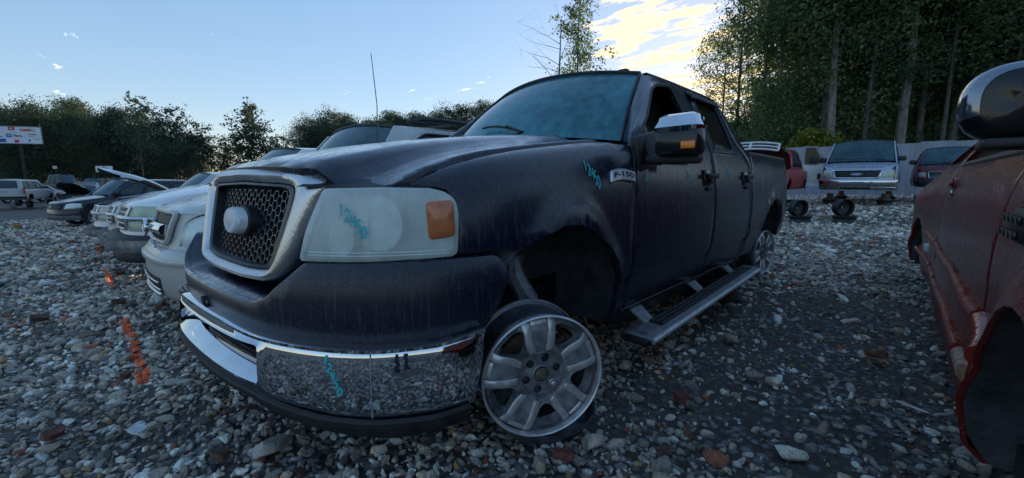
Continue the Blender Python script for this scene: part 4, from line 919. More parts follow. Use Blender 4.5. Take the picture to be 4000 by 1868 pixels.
# ------------------------------------------------------------------ other vehicles
PN = [(0, 0), (.005, .2), (.02, .38), (.055, .53), (.13, .68), (.235, .80), (.375, .89), (.525, .955), (.675, .985), (.855, 1.0)]
_ps = [0]
for (a, b), (c, d) in zip(PN, PN[1:]): _ps.append(_ps[-1]+math.hypot(c-a, d-b))
SMAX = _ps[-1]
PNX = [(s, p[0]) for s, p in zip(_ps, PN)]; PNY = [(s, p[1]) for s, p in zip(_ps, PN)]
class Veh:
    def __init__(v, name, label, cat, loc, rz, sp, group=None):
        v.s = sp; v.T = thing(name, label, cat, (loc[0], loc[1], loc[2]), rz, group)
        d = dict(L=4.9, hw=.95, zb=.36, zf=.40, belt=1.05, nose=[(.3, 0), (.6, 0), (.9, .06)], dep=1.0, he=[(.3, .95), (1.4, 1.05)], hcrown=.05,
                 roofz=1.75, wsb=1.45, wst=2.15, re=4.4, rb=4.75, rw=.74, fx=.95, rx=3.9, wr=.37, lift=0, deck=None, paint=None, glass='glass_far', wins=None, wheels='tyre', taper=.06, crown=.05, trim='black')
        d.update(sp); v.__dict__.update(d); v.build()
    def w(v, x, z):
        hw = v.hw
        if z < v.belt: k = lerp_tab([(v.zb, .93), (v.zb+.12, .975), (v.zb+.3, 1.0), (v.belt-.25, 1.0), (v.belt-.08, .985), (v.belt, .955)], z)
        else: k = .955+(v.rw-.955)*min(1.1, (z-v.belt)/(v.roofz-v.belt))
        if x < .9: k *= 1-v.taper*((.9-x)/.9)**2
        if x > v.L-.9: k *= 1-v.taper*((x-v.L+.9)/.9)**2
        r = 0
        for cx in (v.fx, v.rx):
            q = math.hypot(x-cx, z-v.wr); r = max(r, .02*(1-sst(v.wr+.04, v.wr+.12, q)))
        return hw*k+(r if z < v.belt-.1 else 0)
    def sd(v, x, z): return (x, -v.w(x, z), z+v.lift)
    def ff(v, s, z, off=0):
        """front: s in -1..1 across, mirrored fn uses sign"""
        a = abs(s)*SMAX; x = smooth_tab(PNX, a)*v.dep; y = smooth_tab(PNY, a)*v.hw*(1-v.taper)
        n = lerp_tab(v.nose, z)*(1-.5*abs(s)**3)
        e = .01; x1 = smooth_tab(PNX, a+e)*v.dep; y1 = smooth_tab(PNY, a+e)*v.hw; tx, ty = x1-x, y1-smooth_tab(PNY, a)*v.hw; L_ = math.hypot(tx, ty) or 1
        return (x+n-ty/L_*off, (-1 if s > 0 else 1)*(y+tx/L_*off), z+v.lift)
    def rr(v, s, z, off=0):
        x, y, q = v.ff(s, min(z, .6), off); return (v.L-(x-lerp_tab(v.nose, min(z, .6))*(1-.5*abs(s)**3))*.55-max(0, z-.8)*.05, y, z+v.lift)
    def P(v, nm, poly, mat, par=None, o=.006, th=.01, step=.08, both=True, fn=None, r=.015):
        f = fn or (lambda s, z: v.ff(s, z, o)); par = par or v.T
        poly = rnd(poly, r, 2) if r else poly
        res = panel(nm, [poly[::-1]] if fn is None else [poly], f, mat, par, step, th)
        if both: panel(nm, [poly[::-1]] if fn is None else [poly], f, mat, par, step, th, mirror=True)
        return res
    def build(v):
        T = v.T; pt = v.paint; ar = lambda cx: [(cx+(v.wr+.05)*math.cos(a), max(v.zb, v.wr+(v.wr+.05)*math.sin(a))) for a in lin(PI, 0, 11)]
        x0 = .60*v.dep+.02; x1 = v.L-.42
        hz = lambda x: smooth_tab(v.he, x)
        top = [(x, hz(x)) for x in lin(x0, v.wsb, 6)]
        deck = v.deck or [(v.rb, v.belt), (v.L, v.belt)]
        top += [(x, v.belt) for x in lin(v.wsb+.12, min(v.rb, x1), 6)]
        if v.rb < x1: top += [(x, lerp_tab(deck, x)) for x in lin(v.rb+.05, x1, 4)]
        poly = [(x0, v.zb)]+ar(v.fx)+[(v.fx+v.wr+.06, v.zb)]+ar(v.rx)+[(v.rx+v.wr+.06, v.zb), (x1, v.zb)]+top[::-1]
        poly = [p for i, p in enumerate(poly) if i == 0 or math.hypot(p[0]-poly[i-1][0], p[1]-poly[i-1][1]) > .01]
        for m in (False, True): panel('body_side', poly, v.sd, pt, T, .12, .03, mirror=m)
        zt = v.he[0][1]
        grid('front_face', lambda s, z: v.ff(s, z), lin(-1, 1, 25), lin(v.zf, zt-.02, 8), pt, T, flip=True)
        # hood
        fw = lambda y: smooth_tab(sorted([(smooth_tab(PNY, a)*v.hw*(1-v.taper), smooth_tab(PNX, a)*v.dep) for a in lin(0, SMAX*.93, 12)]), min(abs(y), v.w(x0, zt)-.01))+lerp_tab(v.nose, zt)*.8
        def hood(u, t):
            y0 = u; ye = v.w(.6, hz(.6))*.97; y = u*ye; xs = fw(y); x = xs+(v.wsb+.10*abs(u)**2*0+.05-xs)*t; ye2 = v.w(x, hz(x))*.985; y = u*(ye2 if t > .25 else ye+(ye2-ye)*t/.25)
            z = hz(x)+v.hcrown*(1-abs(u)**3)*min(1, .25+t*2.2)-.05*max(0, 1-t/.10)**2+v.lift; return (x, y, z)
        v.hoodfn = hood
        if v.s.get('hood', True): grid('hood', hood, lin(-1, 1, 17), [0, .02, .05, .09, .15, .25, .4, .6, .8, 1], pt, T)
        # glasshouse
        bz, rz_ = v.belt+v.lift, v.roofz+v.lift
        bw = lambda x: v.w(x, v.belt); tw = v.hw*v.rw
        def ws(u, t):
            b = Vector((v.wsb+.06+.16*u*u, u*bw(v.wsb)*.97, bz+.03+.02*(1-u*u))); q = Vector((v.wst-.05+.10*u*u, u*tw*.95, rz_+v.crown*(1-u*u)-.01)); return tuple(b.lerp(q, t)+Vector((-.02, 0, .02))*math.sin(t*PI))
        grid('windshield', ws, lin(-1, 1, 13), lin(0, 1, 7), M['windshield2'], T)
        mb = MB(); mb.tube([Vector(ws(-1, t)) for t in lin(0, 1, 5)]+[Vector(ws(u, 1)) for u in lin(-1, 1, 9)]+[Vector(ws(1, t)) for t in lin(1, 0, 5)], .018, 6); mb.build('windshield_frame', M['black'], T)
        mb = MB(); mb.tube([Vector(ws(-.7, .03))+Vector((-.02, 0, .015)), Vector(ws(.1, .10))+Vector((-.02, 0, .015))], .009, 5); mb.build('wiper', M['black'], T)
        mb = MB(); mb.tube([Vector(ws(.05, .03))+Vector((-.02, 0, .015)), Vector(ws(.8, .12))+Vector((-.02, 0, .015))], .009, 5); mb.build('wiper', M['black'], T)
        def roof(u, t): x = (v.wst-.05+.10*u*u)*(1-t)+v.re*t; return (x, u*tw*.99, rz_+v.crown*(1-u*u)+.02*math.sin(t*PI)-.02*max(0, (t-.85)/.15))
        grid('roof', roof, lin(-1, 1, 13), lin(0, 1, 8), pt, T)
        gl = [(v.wsb+.10, v.belt), (v.wst+.02, v.roofz), (v.re, v.roofz), (v.rb, v.belt)]
        wins = v.wins or [[(.12, .06), (.30, .06), (.30, .88), (.20, .88)]]
        X = lambda f, t: (v.wsb+.10+(v.rb-v.wsb-.10)*f)*(1-t)+(v.wst+(v.re-v.wst)*f)*t
        holes = [[(X(f, t), v.belt+(v.roofz-v.belt)*t) for f, t in w_] for w_ in wins]
        for m in (False, True):
            g = panel('pillar_frame', [gl]+[rnd(h, .04, 3) for h in holes], v.sd, pt, T, .12, .03, mirror=m)
            for h in holes: panel('side_window', rnd(h, .04, 2), v.sd, M[v.glass], g, .15, 0, mirror=m, off=-.012)
            for h in holes:
                mb = MB(); q = [Vector(_m(v.sd, m)(a, b)) for a, b in resample(rnd(h, .04, 2), .1)]; mb.tube(q+[q[0]], .014, 5, caps=False); mb.build('window_trim', M['black'], g)
        # back
        def back(u, t):
            a = Vector((v.re, u*tw*.99, rz_+v.crown*(1-u*u)-.02)); b = Vector((v.rb+.02, u*bw(v.rb), bz)); return tuple(a.lerp(b, t)+Vector((.03, 0, .0))*math.sin(t*PI)*(1-u*u))
        grid('back_panel', back, lin(-1, 1, 9), lin(0, 1, 5), pt, T)
        grid('back_window', lambda u, t: tuple(Vector(back(u*.82, .12+.76*t))+Vector((.012, 0, .008))), lin(-1, 1, 9), lin(0, 1, 5), M[v.glass], T)
        def dk(u, t): x = v.rb+(v.L-.03-v.rb)*t; return (x-.10*abs(u)**3*t, u*bw(min(x, v.L-.3))*.99, lerp_tab(deck, x)+v.lift+.03*(1-u*u))
        if v.L-v.rb > .25: grid('rear_deck', dk, lin(-1, 1, 9), lin(0, 1, 6), v.s.get('deckmat', pt), T)
        grid('rear_face', lambda s, z: v.rr(s, z), lin(-1, 1, 21), lin(v.zb, lerp_tab(deck, v.L)+.0, 6), pt, T)
        # underside and wheels
        mb = MB(); mb.box((v.L/2, 0, v.zb+.06+v.lift), (v.L-1.0, v.hw*1.7, .12)); mb.box((v.fx-.1, 0, v.zb+.3+v.lift), (.8, v.hw*1.2, .5)); mb.box((v.rx, 0, v.zb+.2+v.lift), (.8, v.hw*1.2, .4)); mb.box(((v.wsb+.3+v.rb)/2, 0, v.belt-.2+v.lift), (v.rb-v.wsb-.3, v.hw*1.6, .05)); mb.build('floor_pan', M['dark'], T)
        mb = MB()
        for k in (.36, .72):
            for s_ in (-.45, .45): x = X(k, .2); mb.box((x, s_*v.hw, v.belt+.0+v.lift), (.14, .46, .62), ry=.15, bev=.05)
        mb.build('seats', M['interior'], T)
        if v.wheels:
            for cx in (v.fx, v.rx):
                for s_ in (-1, 1): wheel(T, (cx, s_*(v.hw-.13), v.wr), v.wr, s_, v.wheels)
        if v.s.get('mirrors', True):
            for s_ in (-1, 1):
                mb = MB(); mb.box((v.wsb+.38, s_*(bw(2)+.11), bz+.12), (.12, .20, .16), bev=.04); mb.box((v.wsb+.40, s_*(bw(2)+.02), bz+.07), (.08, .12, .05), bev=.015); mb.build('wing_mirror', v.s.get('mirmat', M['black']), T)
def wheel(par, c, r, side_, kind='tyre', tilt=0):
    m = Matrix.Translation(c) @ Matrix.Rotation(side_*PI/2, 4, 'X') @ Matrix.Rotation(tilt, 4, 'X')
    rr_ = r*.64; w = .115
    if kind == 'tyre':
        mb = MB(); mb.lathe([(rr_, -w*.9), (r*.93, -w), (r, -w*.7), (r, w*.7), (r*.93, w), (rr_, w*.9)], 24, m); o = mb.build('tyre', M['tyre'], par)
    else: o = None
    mb = MB(); mb.lathe([(rr_, -w*.9), (rr_*.93, -w*.7), (rr_*.90, w*.5), (rr_, w*.95), (rr_*1.02, w*.95), (rr_*1.02, -w*.9)], 24, m, closed=True)
    mb.lathe([(.0, w*.35), (rr_*.3, w*.45), (rr_*.5, w*.3)], 16, m)
    for k in range(6):
        a = k*PI/3
        mb.add([m @ Vector((p*math.cos(a)-q*math.sin(a), p*math.sin(a)+q*math.cos(a), h)) for p, q, h in ((rr_*.3, -.035, w*.42), (rr_*.95, -.045, w*.6), (rr_*.95, .045, w*.6), (rr_*.3, .035, w*.42), (rr_*.3, -.035, w*.2), (rr_*.95, -.045, w*.3), (rr_*.95, .045, w*.3), (rr_*.3, .035, w*.2))], [(0, 1, 2, 3), (0, 4, 5, 1), (3, 2, 6, 7), (1, 5, 6, 2)])
    return mb.build('rim', M['alloy'] if kind != 'steel' else M['steel_rim'], o or par)
M['windshield2'] = glassy('row_windshield', (.10, .16, .18), (.08, .16, .20), .55, rough=.06)
def cpaint(nm, c, **k):
    k = dict(dict(dust=(.20, .19, .18), dustamt=.25, rough=.34, drops=.35, streak=.25, top=.08), **k); return paint(nm, c, **k)
SUVW = [[(.03, .08), (.30, .08), (.315, .86), (.14, .86)], [(.335, .08), (.62, .08), (.64, .86), (.35, .86)], [(.66, .08), (.93, .10), (.90, .86), (.675, .86)]]
PUW = [[(.06, .08), (.46, .08), (.48, .86), (.20, .86)], [(.51, .08), (.86, .08), (.86, .86), (.53, .86)]]
def gzf(x, y): return float(gz(x, y))
def slat_grille(v, z0, z1, w, n, frame, bars=None, o=.012):
    """framed grille with n separate bars"""
    g = v.P('grille', [(-w, z0), (w, z0), (w*1.06, z1), (-w*1.06, z1)], M['black'], o=o*.5, both=False)
    mb = MB(); q = [Vector(v.ff(s, z, o+.006)) for s, z in resample([(-w, z0), (w, z0), (w*1.06, z1), (-w*1.06, z1)], .08)]; mb.tube(q+[q[0]], .016, 6, caps=False); mb.build('grille_frame', frame, g)
    for k in range(n):
        z = z0+(z1-z0)*(k+1)/(n+1); mb = MB(); mb.tube([v.ff(s, z, o) for s in lin(-w, w, 11)], .011, 6); mb.build('grille_bar', bars or frame, g)
    return g

# silver full-size SUV right beside the pickup
def sequoia():
    pt = cpaint('silver_suv_paint', (.50, .495, .47), metal=.25, dustamt=.2, rough=.36)
    x, y = -.985, 2.42; z = gzf(0, 2.4)
    v = Veh('silver_suv', 'silver full-size SUV with chrome grille bar, black roof rails and V8 badge', 'SUV', (x, y, z), 0, dict(L=5.1, hw=.97, zb=.30, zf=.22, belt=1.30, paint=pt, dep=.88, nose=[(.20, .10), (.30, .02), (.42, .0), (.60, .0), (.66, .045), (.80, .07), (.95, .12)],
            he=[(.30, .955), (.55, 1.01), (.9, 1.10), (1.5, 1.22)], hcrown=.075, roofz=1.70, wsb=1.40, wst=1.80, re=4.6, rb=4.85, rw=.78, fx=.95, rx=3.95, wr=.36, lift=-.055, wins=SUVW, wheels=None, crown=.06), 'vehicles parked in the near row')
    T = v.T; ch = M['chrome_dull']
    v.P('bumper_cover', [(-1, .60), (-.9, .235), (.9, .235), (1, .60), (.72, .615), (.55, .60), (.42, .655), (-.42, .655), (-.55, .60), (-.72, .615)], pt, o=.035, th=.04, both=False, step=.06)
    lg = v.P('lower_grille', [(-.24, .30), (.24, .30), (.27, .43), (-.27, .43)], M['black'], o=.038, both=False)
    for zz in (.335, .395): mb = MB(); mb.tube([v.ff(s, zz, .045) for s in lin(-.25, .25, 13)], .009, 6); mb.build('grille_bar', ch, lg)
    mb = MB(); mb.tube([v.ff(s, .30-.0*s, .05) for s in lin(-.26, .26, 13)], .016, 6); mb.build('lower_lip', ch, lg)
    fl = v.P('fog_recess', [(.60, .30), (.80, .32), (.80, .45), (.62, .44)], M['lens_y'], o=.040, r=.05)
    g = v.P('grille', [(-.26, .70), (.26, .70), (.30, .92), (-.30, .92)], M['black'], o=.006, both=False)
    mb = MB()
    q = [Vector(v.ff(s, z_, .022)) for s, z_ in resample(rnd([(-.27, .695), (.27, .695), (.31, .93), (-.31, .93)], .04, 3), .06)]; mb.tube(q+[q[0]], .021, 8, caps=False); mb.build('grille_surround', pt, g)
    mb = MB(); mb.tube([v.ff(s, .80, .045) for s in lin(-.27, .27, 13)], .042, 8); mb.build('grille_bar', M['chrome'], g)
    mb = MB(); c = Vector(v.ff(0, .80, .10)); mb.tube([c+Vector((0, .085*math.cos(a), .062*math.sin(a))) for a in lin(0, 2*PI, 25)], .012, 6, caps=False); mb.tube([c+Vector((0, .03*math.cos(a), .055*math.sin(a))) for a in lin(0, 2*PI, 17)], .008, 5, caps=False); mb.tube([c+Vector((0, .07*math.cos(a), .02+.02*math.sin(a))) for a in lin(0, 2*PI, 17)], .008, 5, caps=False); mb.build('emblem', M['chrome'], g)
    text_on('emblem_lettering', 'V8', lambda a, b: (v.ff(0, .7)[0]-.055, -a, b), .20, .655+v.lift, .075, M['chrome'], T, bold=.003, off=.0, thick=.006)
    K = [(.385, .685), (.84, .69), (.88, .78), (.80, .90), (.50, .912), (.41, .86)]
    sh = lambda d: [(p[0]+(p[0]-.63)*d, p[1]+(p[1]-.80)*d*1.6) for p in K]
    h = v.P('headlight', K, M['lens'], o=.020, r=.04, th=.03)
    v.P('headlight_backing', sh(.07), M['black'], o=.006, r=.04)
    v.P('lamp_bowl', sh(-.06), M['lamp_bowl'], o=.012, r=.04)
    v.P('lamp_trim', [(.38, .63), (.90, .635), (.90, .665), (.38, .66)], pt, o=.022, r=.005)
    v.P('bumper_crease', [(-1, .545), (1, .545), (1, .585), (-1, .585)], pt, o=.055, th=.03, both=False, r=.012)
    for s_ in (-1, 1):
        y_ = s_*.70; mb = MB(); zz = v.roofz+v.lift
        mb.tube([(2.02, y_, zz+.045), (2.15, y_, zz+.095), (2.4, y_, zz+.112), (4.2, y_, zz+.10), (4.4, y_, zz+.04)], [.02, .026, .026, .026, .02], 8); mb.box((2.12, y_, zz+.06), (.22, .05, .05), bev=.02); mb.box((3.2, y_, zz+.07), (.2, .04, .06), bev=.015); mb.build('roof_rail', M['black'], T)
    for k in (2.7, 3.7): mb = MB(); mb.tube([(k, -.68, v.roofz+v.lift+.105), (k, .68, v.roofz+v.lift+.105)], .016, 6); mb.build('cross_bar', M['black'], T)
    return v
sequoia()
def gm_truck(name, label, loc, pt, roof, belt, nosez, kind=0, hood=True, group='vehicles parked in the near row', L=5.4, cat='pickup truck', wsb=1.35):
    v = Veh(name, label, cat, loc, 0, dict(L=L, hw=.98, zb=.32, zf=.30, belt=belt, paint=pt, dep=.80, nose=[(.25, .02), (.5, .0), (.52, .06), (nosez-.16, .07), (nosez, .14)],
            he=[(.28, nosez), (.55, nosez+.075), (.9, nosez+.14), (wsb, belt-.01)], hcrown=.06, roofz=roof, wsb=wsb, wst=wsb+.60, re=3.45, rb=3.65, rw=.76, fx=.95, rx=4.2, wr=.36, wins=PUW, wheels=None, crown=.05,
            deck=[(3.65, belt-.06), (L, belt-.06)], deckmat=M['black'], hood=hood, mirmat=pt if kind == 2 else M['black']), group)
    T = v.T; ch = M['chrome_dull']; n = nosez
    # steel bumper, upper and lower rolls
    v.P('front_bumper', [(-1, .36), (1, .36), (1, .50), (-1, .50)], ch if kind != 1 else pt, o=.10, th=.08, both=False, r=.03)
    v.P('bumper_pad', [(-1, .50), (1, .50), (1, .545), (-1, .545)], M['black'], o=.085, th=.07, both=False, r=.01)
    v.P('valance', [(-.9, .24), (.9, .24), (.95, .355), (-.95, .355)], M['black'] if kind == 0 else pt, o=.05, both=False)
    slat_grille(v, n-.30, n-.05, .31, 3, ch)
    mb = MB(); mb.tube([v.ff(s, n-.175, .02) for s in lin(-.98, .98, 21)], .030, 8); mb.build('grille_cross_bar', ch if kind != 2 else pt, T)
    v.P('headlight', [(.36, n-.15), (.82, n-.145), (.80, n-.03), (.36, n-.03)], M['lens_y'], o=.014, r=.02, th=.02)
    v.P('lower_lamp', [(.36, n-.31), (.70, n-.305), (.70, n-.215), (.36, n-.215)], M['lens_y'], o=.014, r=.02, th=.02)
    v.P('turn_signal', [(.71, n-.305), (.83, n-.30), (.83, n-.215), (.71, n-.215)], M['amber'], o=.016, r=.01, th=.02)
    v.P('lamp_backing', [(.34, n-.32), (.86, n-.315), (.84, n-.02), (.34, n-.02)], M['lamp_bowl'], o=.004, r=.02)
    return v
white = cpaint('white_truck_paint', (.74, .75, .77), dustamt=.2, rough=.3); grey = cpaint('grey_truck_paint', (.24, .245, .26), metal=.3, dustamt=.3)
blue = cpaint('pale_silver_paint', (.52, .54, .57), metal=.3, dustamt=.25)
gm_truck('white_pickup', 'white pickup truck with slatted grille and stacked lamps beside silver SUV', (-1.06, 4.95, gzf(0, 4.95)+.05), white, 1.60, 1.12, .905, 0)
gm_truck('grey_pickup', 'grey pickup truck mostly hidden between white pickup and raised-hood pickup', (-1.03, 7.5, gzf(0, 7.5)-.02), grey, 1.62, 1.14, .98, 1, wsb=1.45)
vg = gm_truck('silver_pickup', 'pale silver pickup truck with its hood raised, third along the row', (-1.12, 10.0, gzf(0, 10)-.03), blue, 1.58, 1.14, .98, 2, hood=False)
def raised_hood(v, pt, ang, mat2, sc=1.0):
    """hood swung up about its rear edge"""
    piv = Vector((v.wsb+.02, 0, v.belt+.03+v.lift)); R = Matrix.Rotation(ang, 3, 'Y')
    f = lambda u, t: tuple(R @ (Vector(v.hoodfn(u, t))-piv)+piv)
    grid('raised_hood', f, lin(-1, 1, 13), [0, .03, .08, .2, .4, .6, .8, 1], pt, v.T)
    mb = MB(); rows = [[Vector(f(u*.96, t))-R @ Vector((0, 0, .035)) for u in lin(-1, 1, 9)] for t in (.01, .2, .5, .8, .98)]
    for r in rows: mb.v += [tuple(p) for p in r]
    for i in range(4):
        for j in range(8): a = i*9+j; mb.f.append((a, a+1, a+10, a+9))
    mb.build('hood_underside', mat2, v.T)
    mb = MB()
    for u in (-.9, .9): mb.tube([Vector(f(u, t))-R @ Vector((0, 0, .03)) for t in (.0, .3, .6, 1)], .02, 6)
    mb.build('hood_edge', pt, v.T)
    mb = MB(); mb.box((.75, 0, v.belt-.28+v.lift), (.95, v.hw*1.55, .30), bev=.04); mb.box((.7, .2, v.belt-.12+v.lift), (.5, .4, .1), bev=.03); mb.tube([(.45, -.5, v.belt-.1+v.lift), (.9, -.3, v.belt-.08+v.lift), (1.2, .2, v.belt-.1+v.lift)], .03, 6); mb.build('engine_bay', M['dark'], v.T)
    return f
raised_hood(vg, blue, .60, M['black'])
# dark blue crossover further along, on its wheels
navy = cpaint('navy_paint', (.006, .013, .03), dustamt=.04, rough=.2, streak=.05)
def pilot():
    v = Veh('navy_crossover', 'dark navy crossover on its wheels at the far end of the row', 'SUV', (-1.85, 20.6, gzf(-1, 21.6)), .28, dict(L=4.8, hw=.98, zb=.32, zf=.28, belt=1.12, paint=navy, dep=.95, nose=[(.25, .05), (.45, .0), (.62, .02), (.9, .12)],
            he=[(.35, .93), (.7, 1.0), (1.3, 1.10)], hcrown=.05, roofz=1.70, wsb=1.25, wst=2.0, re=4.4, rb=4.65, rw=.74, fx=.95, rx=3.75, wr=.37, wins=SUVW, wheels='tyre'), 'vehicles parked in the near row')
    slat_grille(v, .68, .86, .40, 3, M['grey_trim'])
    v.P('headlight', [(.50, .70), (.95, .74), (.93, .86), (.62, .88), (.52, .84)], M['lens'], o=.014, r=.03); v.P('turn_signal', [(.85, .735), (.96, .745), (.95, .80), (.87, .79)], M['amber'], o=.02, r=.01)
    v.P('lamp_backing', [(.49, .69), (.96, .73), (.94, .87), (.61, .89), (.51, .85)], M['lamp_bowl'], o=.004, r=.02)
    v.P('lower_bumper', [(-1, .28), (1, .28), (1, .44), (-1, .44)], simple('grey_cladding', (.09, .10, .12), .6, nscale=8), o=.03, both=False, th=.03)
    mb = MB(); mb.tube([Vector(v.ff(0, .77, .03))+Vector((0, .06*math.cos(a), .05*math.sin(a))) for a in lin(0, 2*PI, 17)], .012, 5, caps=False); mb.build('emblem', M['chrome'], v.T)
pilot()
# ------------------------------------------------------------------ vehicles, fence and wheels on the far side of the lane
bluegrey = cpaint('van_paint', (.38, .43, .52), metal=.35, dustamt=.35); redp = cpaint('red_pickup_paint', (.34, .02, .018), dustamt=.15); maroon = cpaint('maroon_paint', (.17, .02, .026), dustamt=.12)
def van():
    x, y = 16.6, -.72; v = Veh('passenger_van', 'blue-grey passenger van facing camera, raised on rims before the fence', 'van', (x, y, gzf(17.5, y)-.03), 0, dict(L=5.6, hw=1.0, zb=.42, zf=.52, belt=1.32, paint=bluegrey, dep=.55, nose=[(.4, .08), (.6, .0), (.95, .03), (1.15, .16)],
        he=[(.25, 1.10), (.5, 1.20), (.85, 1.29)], hcrown=.04, roofz=2.04, wsb=.78, wst=1.38, re=5.35, rb=5.5, rw=.82, fx=1.0, rx=4.3, wr=.38, lift=.18, wins=[[(.02, .02), (.17, .02), (.19, .86), (.06, .86)], [(.21, .04), (.45, .04), (.46, .86), (.22, .86)], [(.48, .04), (.70, .04), (.71, .86), (.49, .86)], [(.73, .04), (.95, .04), (.95, .86), (.74, .86)]], wheels=None, crown=.07, taper=.04))
    T = v.T; v.P('front_bumper', [(-1, .50), (1, .50), (1, .72), (-1, .72)], M['chrome'], o=.10, th=.09, both=False, r=.03)
    v.P('bumper_valance', [(-.98, .40), (.98, .40), (.98, .50), (-.98, .50)], M['chrome_dull'], o=.085, th=.07, both=False, r=.02)
    v.P('licence_opening', [(-.26, .425), (.26, .425), (.26, .48), (-.26, .48)], M['black'], o=.10, both=False, r=.02)
    g = v.P('grille', [(-.36, .80), (.36, .80), (.41, 1.02), (-.41, 1.02)], M['black'], o=.012, both=False)
    mb = MB(); q = [Vector(v.ff(s, z, .028)) for s, z in resample([(-.38, .79), (.38, .79), (.45, 1.04), (-.45, 1.04)], .08)]; mb.tube(q+[q[0]], .024, 8, caps=False); mb.build('grille_frame', M['chrome'], g)
    for z in (.85, .91, .97): mb = MB(); mb.tube([v.ff(s, z, .02) for s in lin(-.36, .36, 9)], .008, 6); mb.build('grille_bar', M['grey_trim'], g)
    for s in (-.2, 0, .2): mb = MB(); mb.tube([v.ff(s, z, .02) for z in (.81, 1.01)], .006, 6); mb.build('grille_bar', M['grey_trim'], g)
    blue_oval(lambda a, b: v.ff(-a, .91+b, .05), .09, .038, g)
    v.P('headlight', [(.44, .81), (.80, .81), (.80, 1.01), (.48, 1.01)], M['lens_y'], o=.016, r=.015, th=.03); v.P('turn_signal', [(.81, .82), (.95, .83), (.95, 1.03), (.81, 1.02)], M['orange'], o=.018, r=.01, th=.03); v.P('lamp_bowl', [(.43, .80), (.82, .80), (.82, 1.02), (.47, 1.02)], M['lamp_bowl'], o=.004, r=.015)
    # passenger door standing open
    hx, hy = 1.35, 1.0; dl = .68
    f = lambda u, z: (hx-.10-u*.16, hy+u, z+v.lift-.03*max(0, z-1.3)*u)
    fr = [(0, .48), (.0, 1.33), (.28, 1.97), (dl, 1.99), (dl, .50)]; wo = [(.10, 1.34), (.34, 1.90), (.62, 1.92), (.62, 1.34)]
    wp = cpaint('van_door_paint', (.55, .58, .64), metal=.3)
    d = panel('front_door', [[(p[0], p[1]) for p in fr][::-1], wo], f, wp, T, .15, .05); panel('side_window', rnd(wo, .03, 2), f, M['glass_dark'], d, .2, 0, off=.01)
    mb = MB(); mb.box((hx-.32, hy+.34, 1.45+v.lift), (.12, .26, .22), bev=.04); mb.build('door_mirror', M['black'], d)
    mb = MB(); mb.box((hx-.34, hy+.14, .86+v.lift), (.02, .10, .2), bev=.01); mb.build('door_pull', M['black'], d)
    return v
def blue_oval(f, w, h, par):
    """blue oval emblem with light rim and script"""
    bm_ = M.get('ovalblue') or M.setdefault('ovalblue', simple('oval_blue', (.02, .05, .22), .3, coat=.5)); wm = M.get('ovalwhite') or M.setdefault('ovalwhite', simple('oval_silver', (.6, .62, .66), .3, .3))
    n = 28; V = []; F = []
    for k, (s, o) in enumerate(((1.1, 0), (1.0, .004))):
        c = len(V); V += [tuple(Vector(f(0, 0))+Vector((-o, 0, 0)))]+[tuple(Vector(f(w*s*math.cos(2*PI*j/n), h*s*math.sin(2*PI*j/n)))+Vector((-o, 0, 0))) for j in range(n)]
        mesh('emblem' if k else 'emblem_rim', V[c:], [(0, 1+j, 1+(j+1) % n) for j in range(n)], bm_ if k else wm, par, smooth=False)
    text_on('emblem_script', 'Ford', lambda a, b: tuple(Vector(f(a, b))+Vector((-.007, 0, 0))), 0, -h*.42, h*1.35, wm, par, off=0, shear=.35, bold=h*.02, align='CENTER')
van()
def black_block(c, par=None): pass
def flat_rim(name, label, loc, r, h, mat, group=None, tilt=(0, 0, 0), twin=False):
    T = thing(name, label, 'wheel rim', loc, 0, group); mb = MB()
    mb.lathe([(r, 0), (r, .012), (r*.93, .02), (r*.90, h*.3), (r*.84, h*.45), (r*.84, h*.6), (r*.90, h*.75), (r*.93, h-.02), (r, h-.012), (r, h), (r*.96, h), (r*.90, h-.03), (r*.82, h*.55), (r*.88, h*.2), (r*.96, 0)], 32, closed=True)
    b = mb.build('barrel', mat, T); mb = MB(); mb.lathe([(r*.86, h*.62), (r*.6, h*.66), (r*.35, h*.80), (r*.16, h*.80), (r*.15, h*.6)], 24); mb.build('wheel_disc', mat, T)
    T.rotation_euler = tilt; return T
for (x, y), nm in (((11.25, -.10), 'left'), ((11.65, -.95), 'right')):
    z = gzf(x, y)
    flat_rim('wheel_rim', 'black steel rim lying flat under the %s upright wheel of the pair behind the pickup' % nm, (x, y, z-.01), .27, .17, M['steel_rim'], 'stacked rims on the lane')
    t = flat_rim('wheel_rim', 'black steel rim standing upright on a flat one, %s of the pair behind the pickup' % nm, (x-.08, y-.02, z+.165+.20), .205, .20, M['steel_rim'], 'stacked rims on the lane', tilt=(PI/2, 0, 2.45 if nm == 'left' else 2.3))
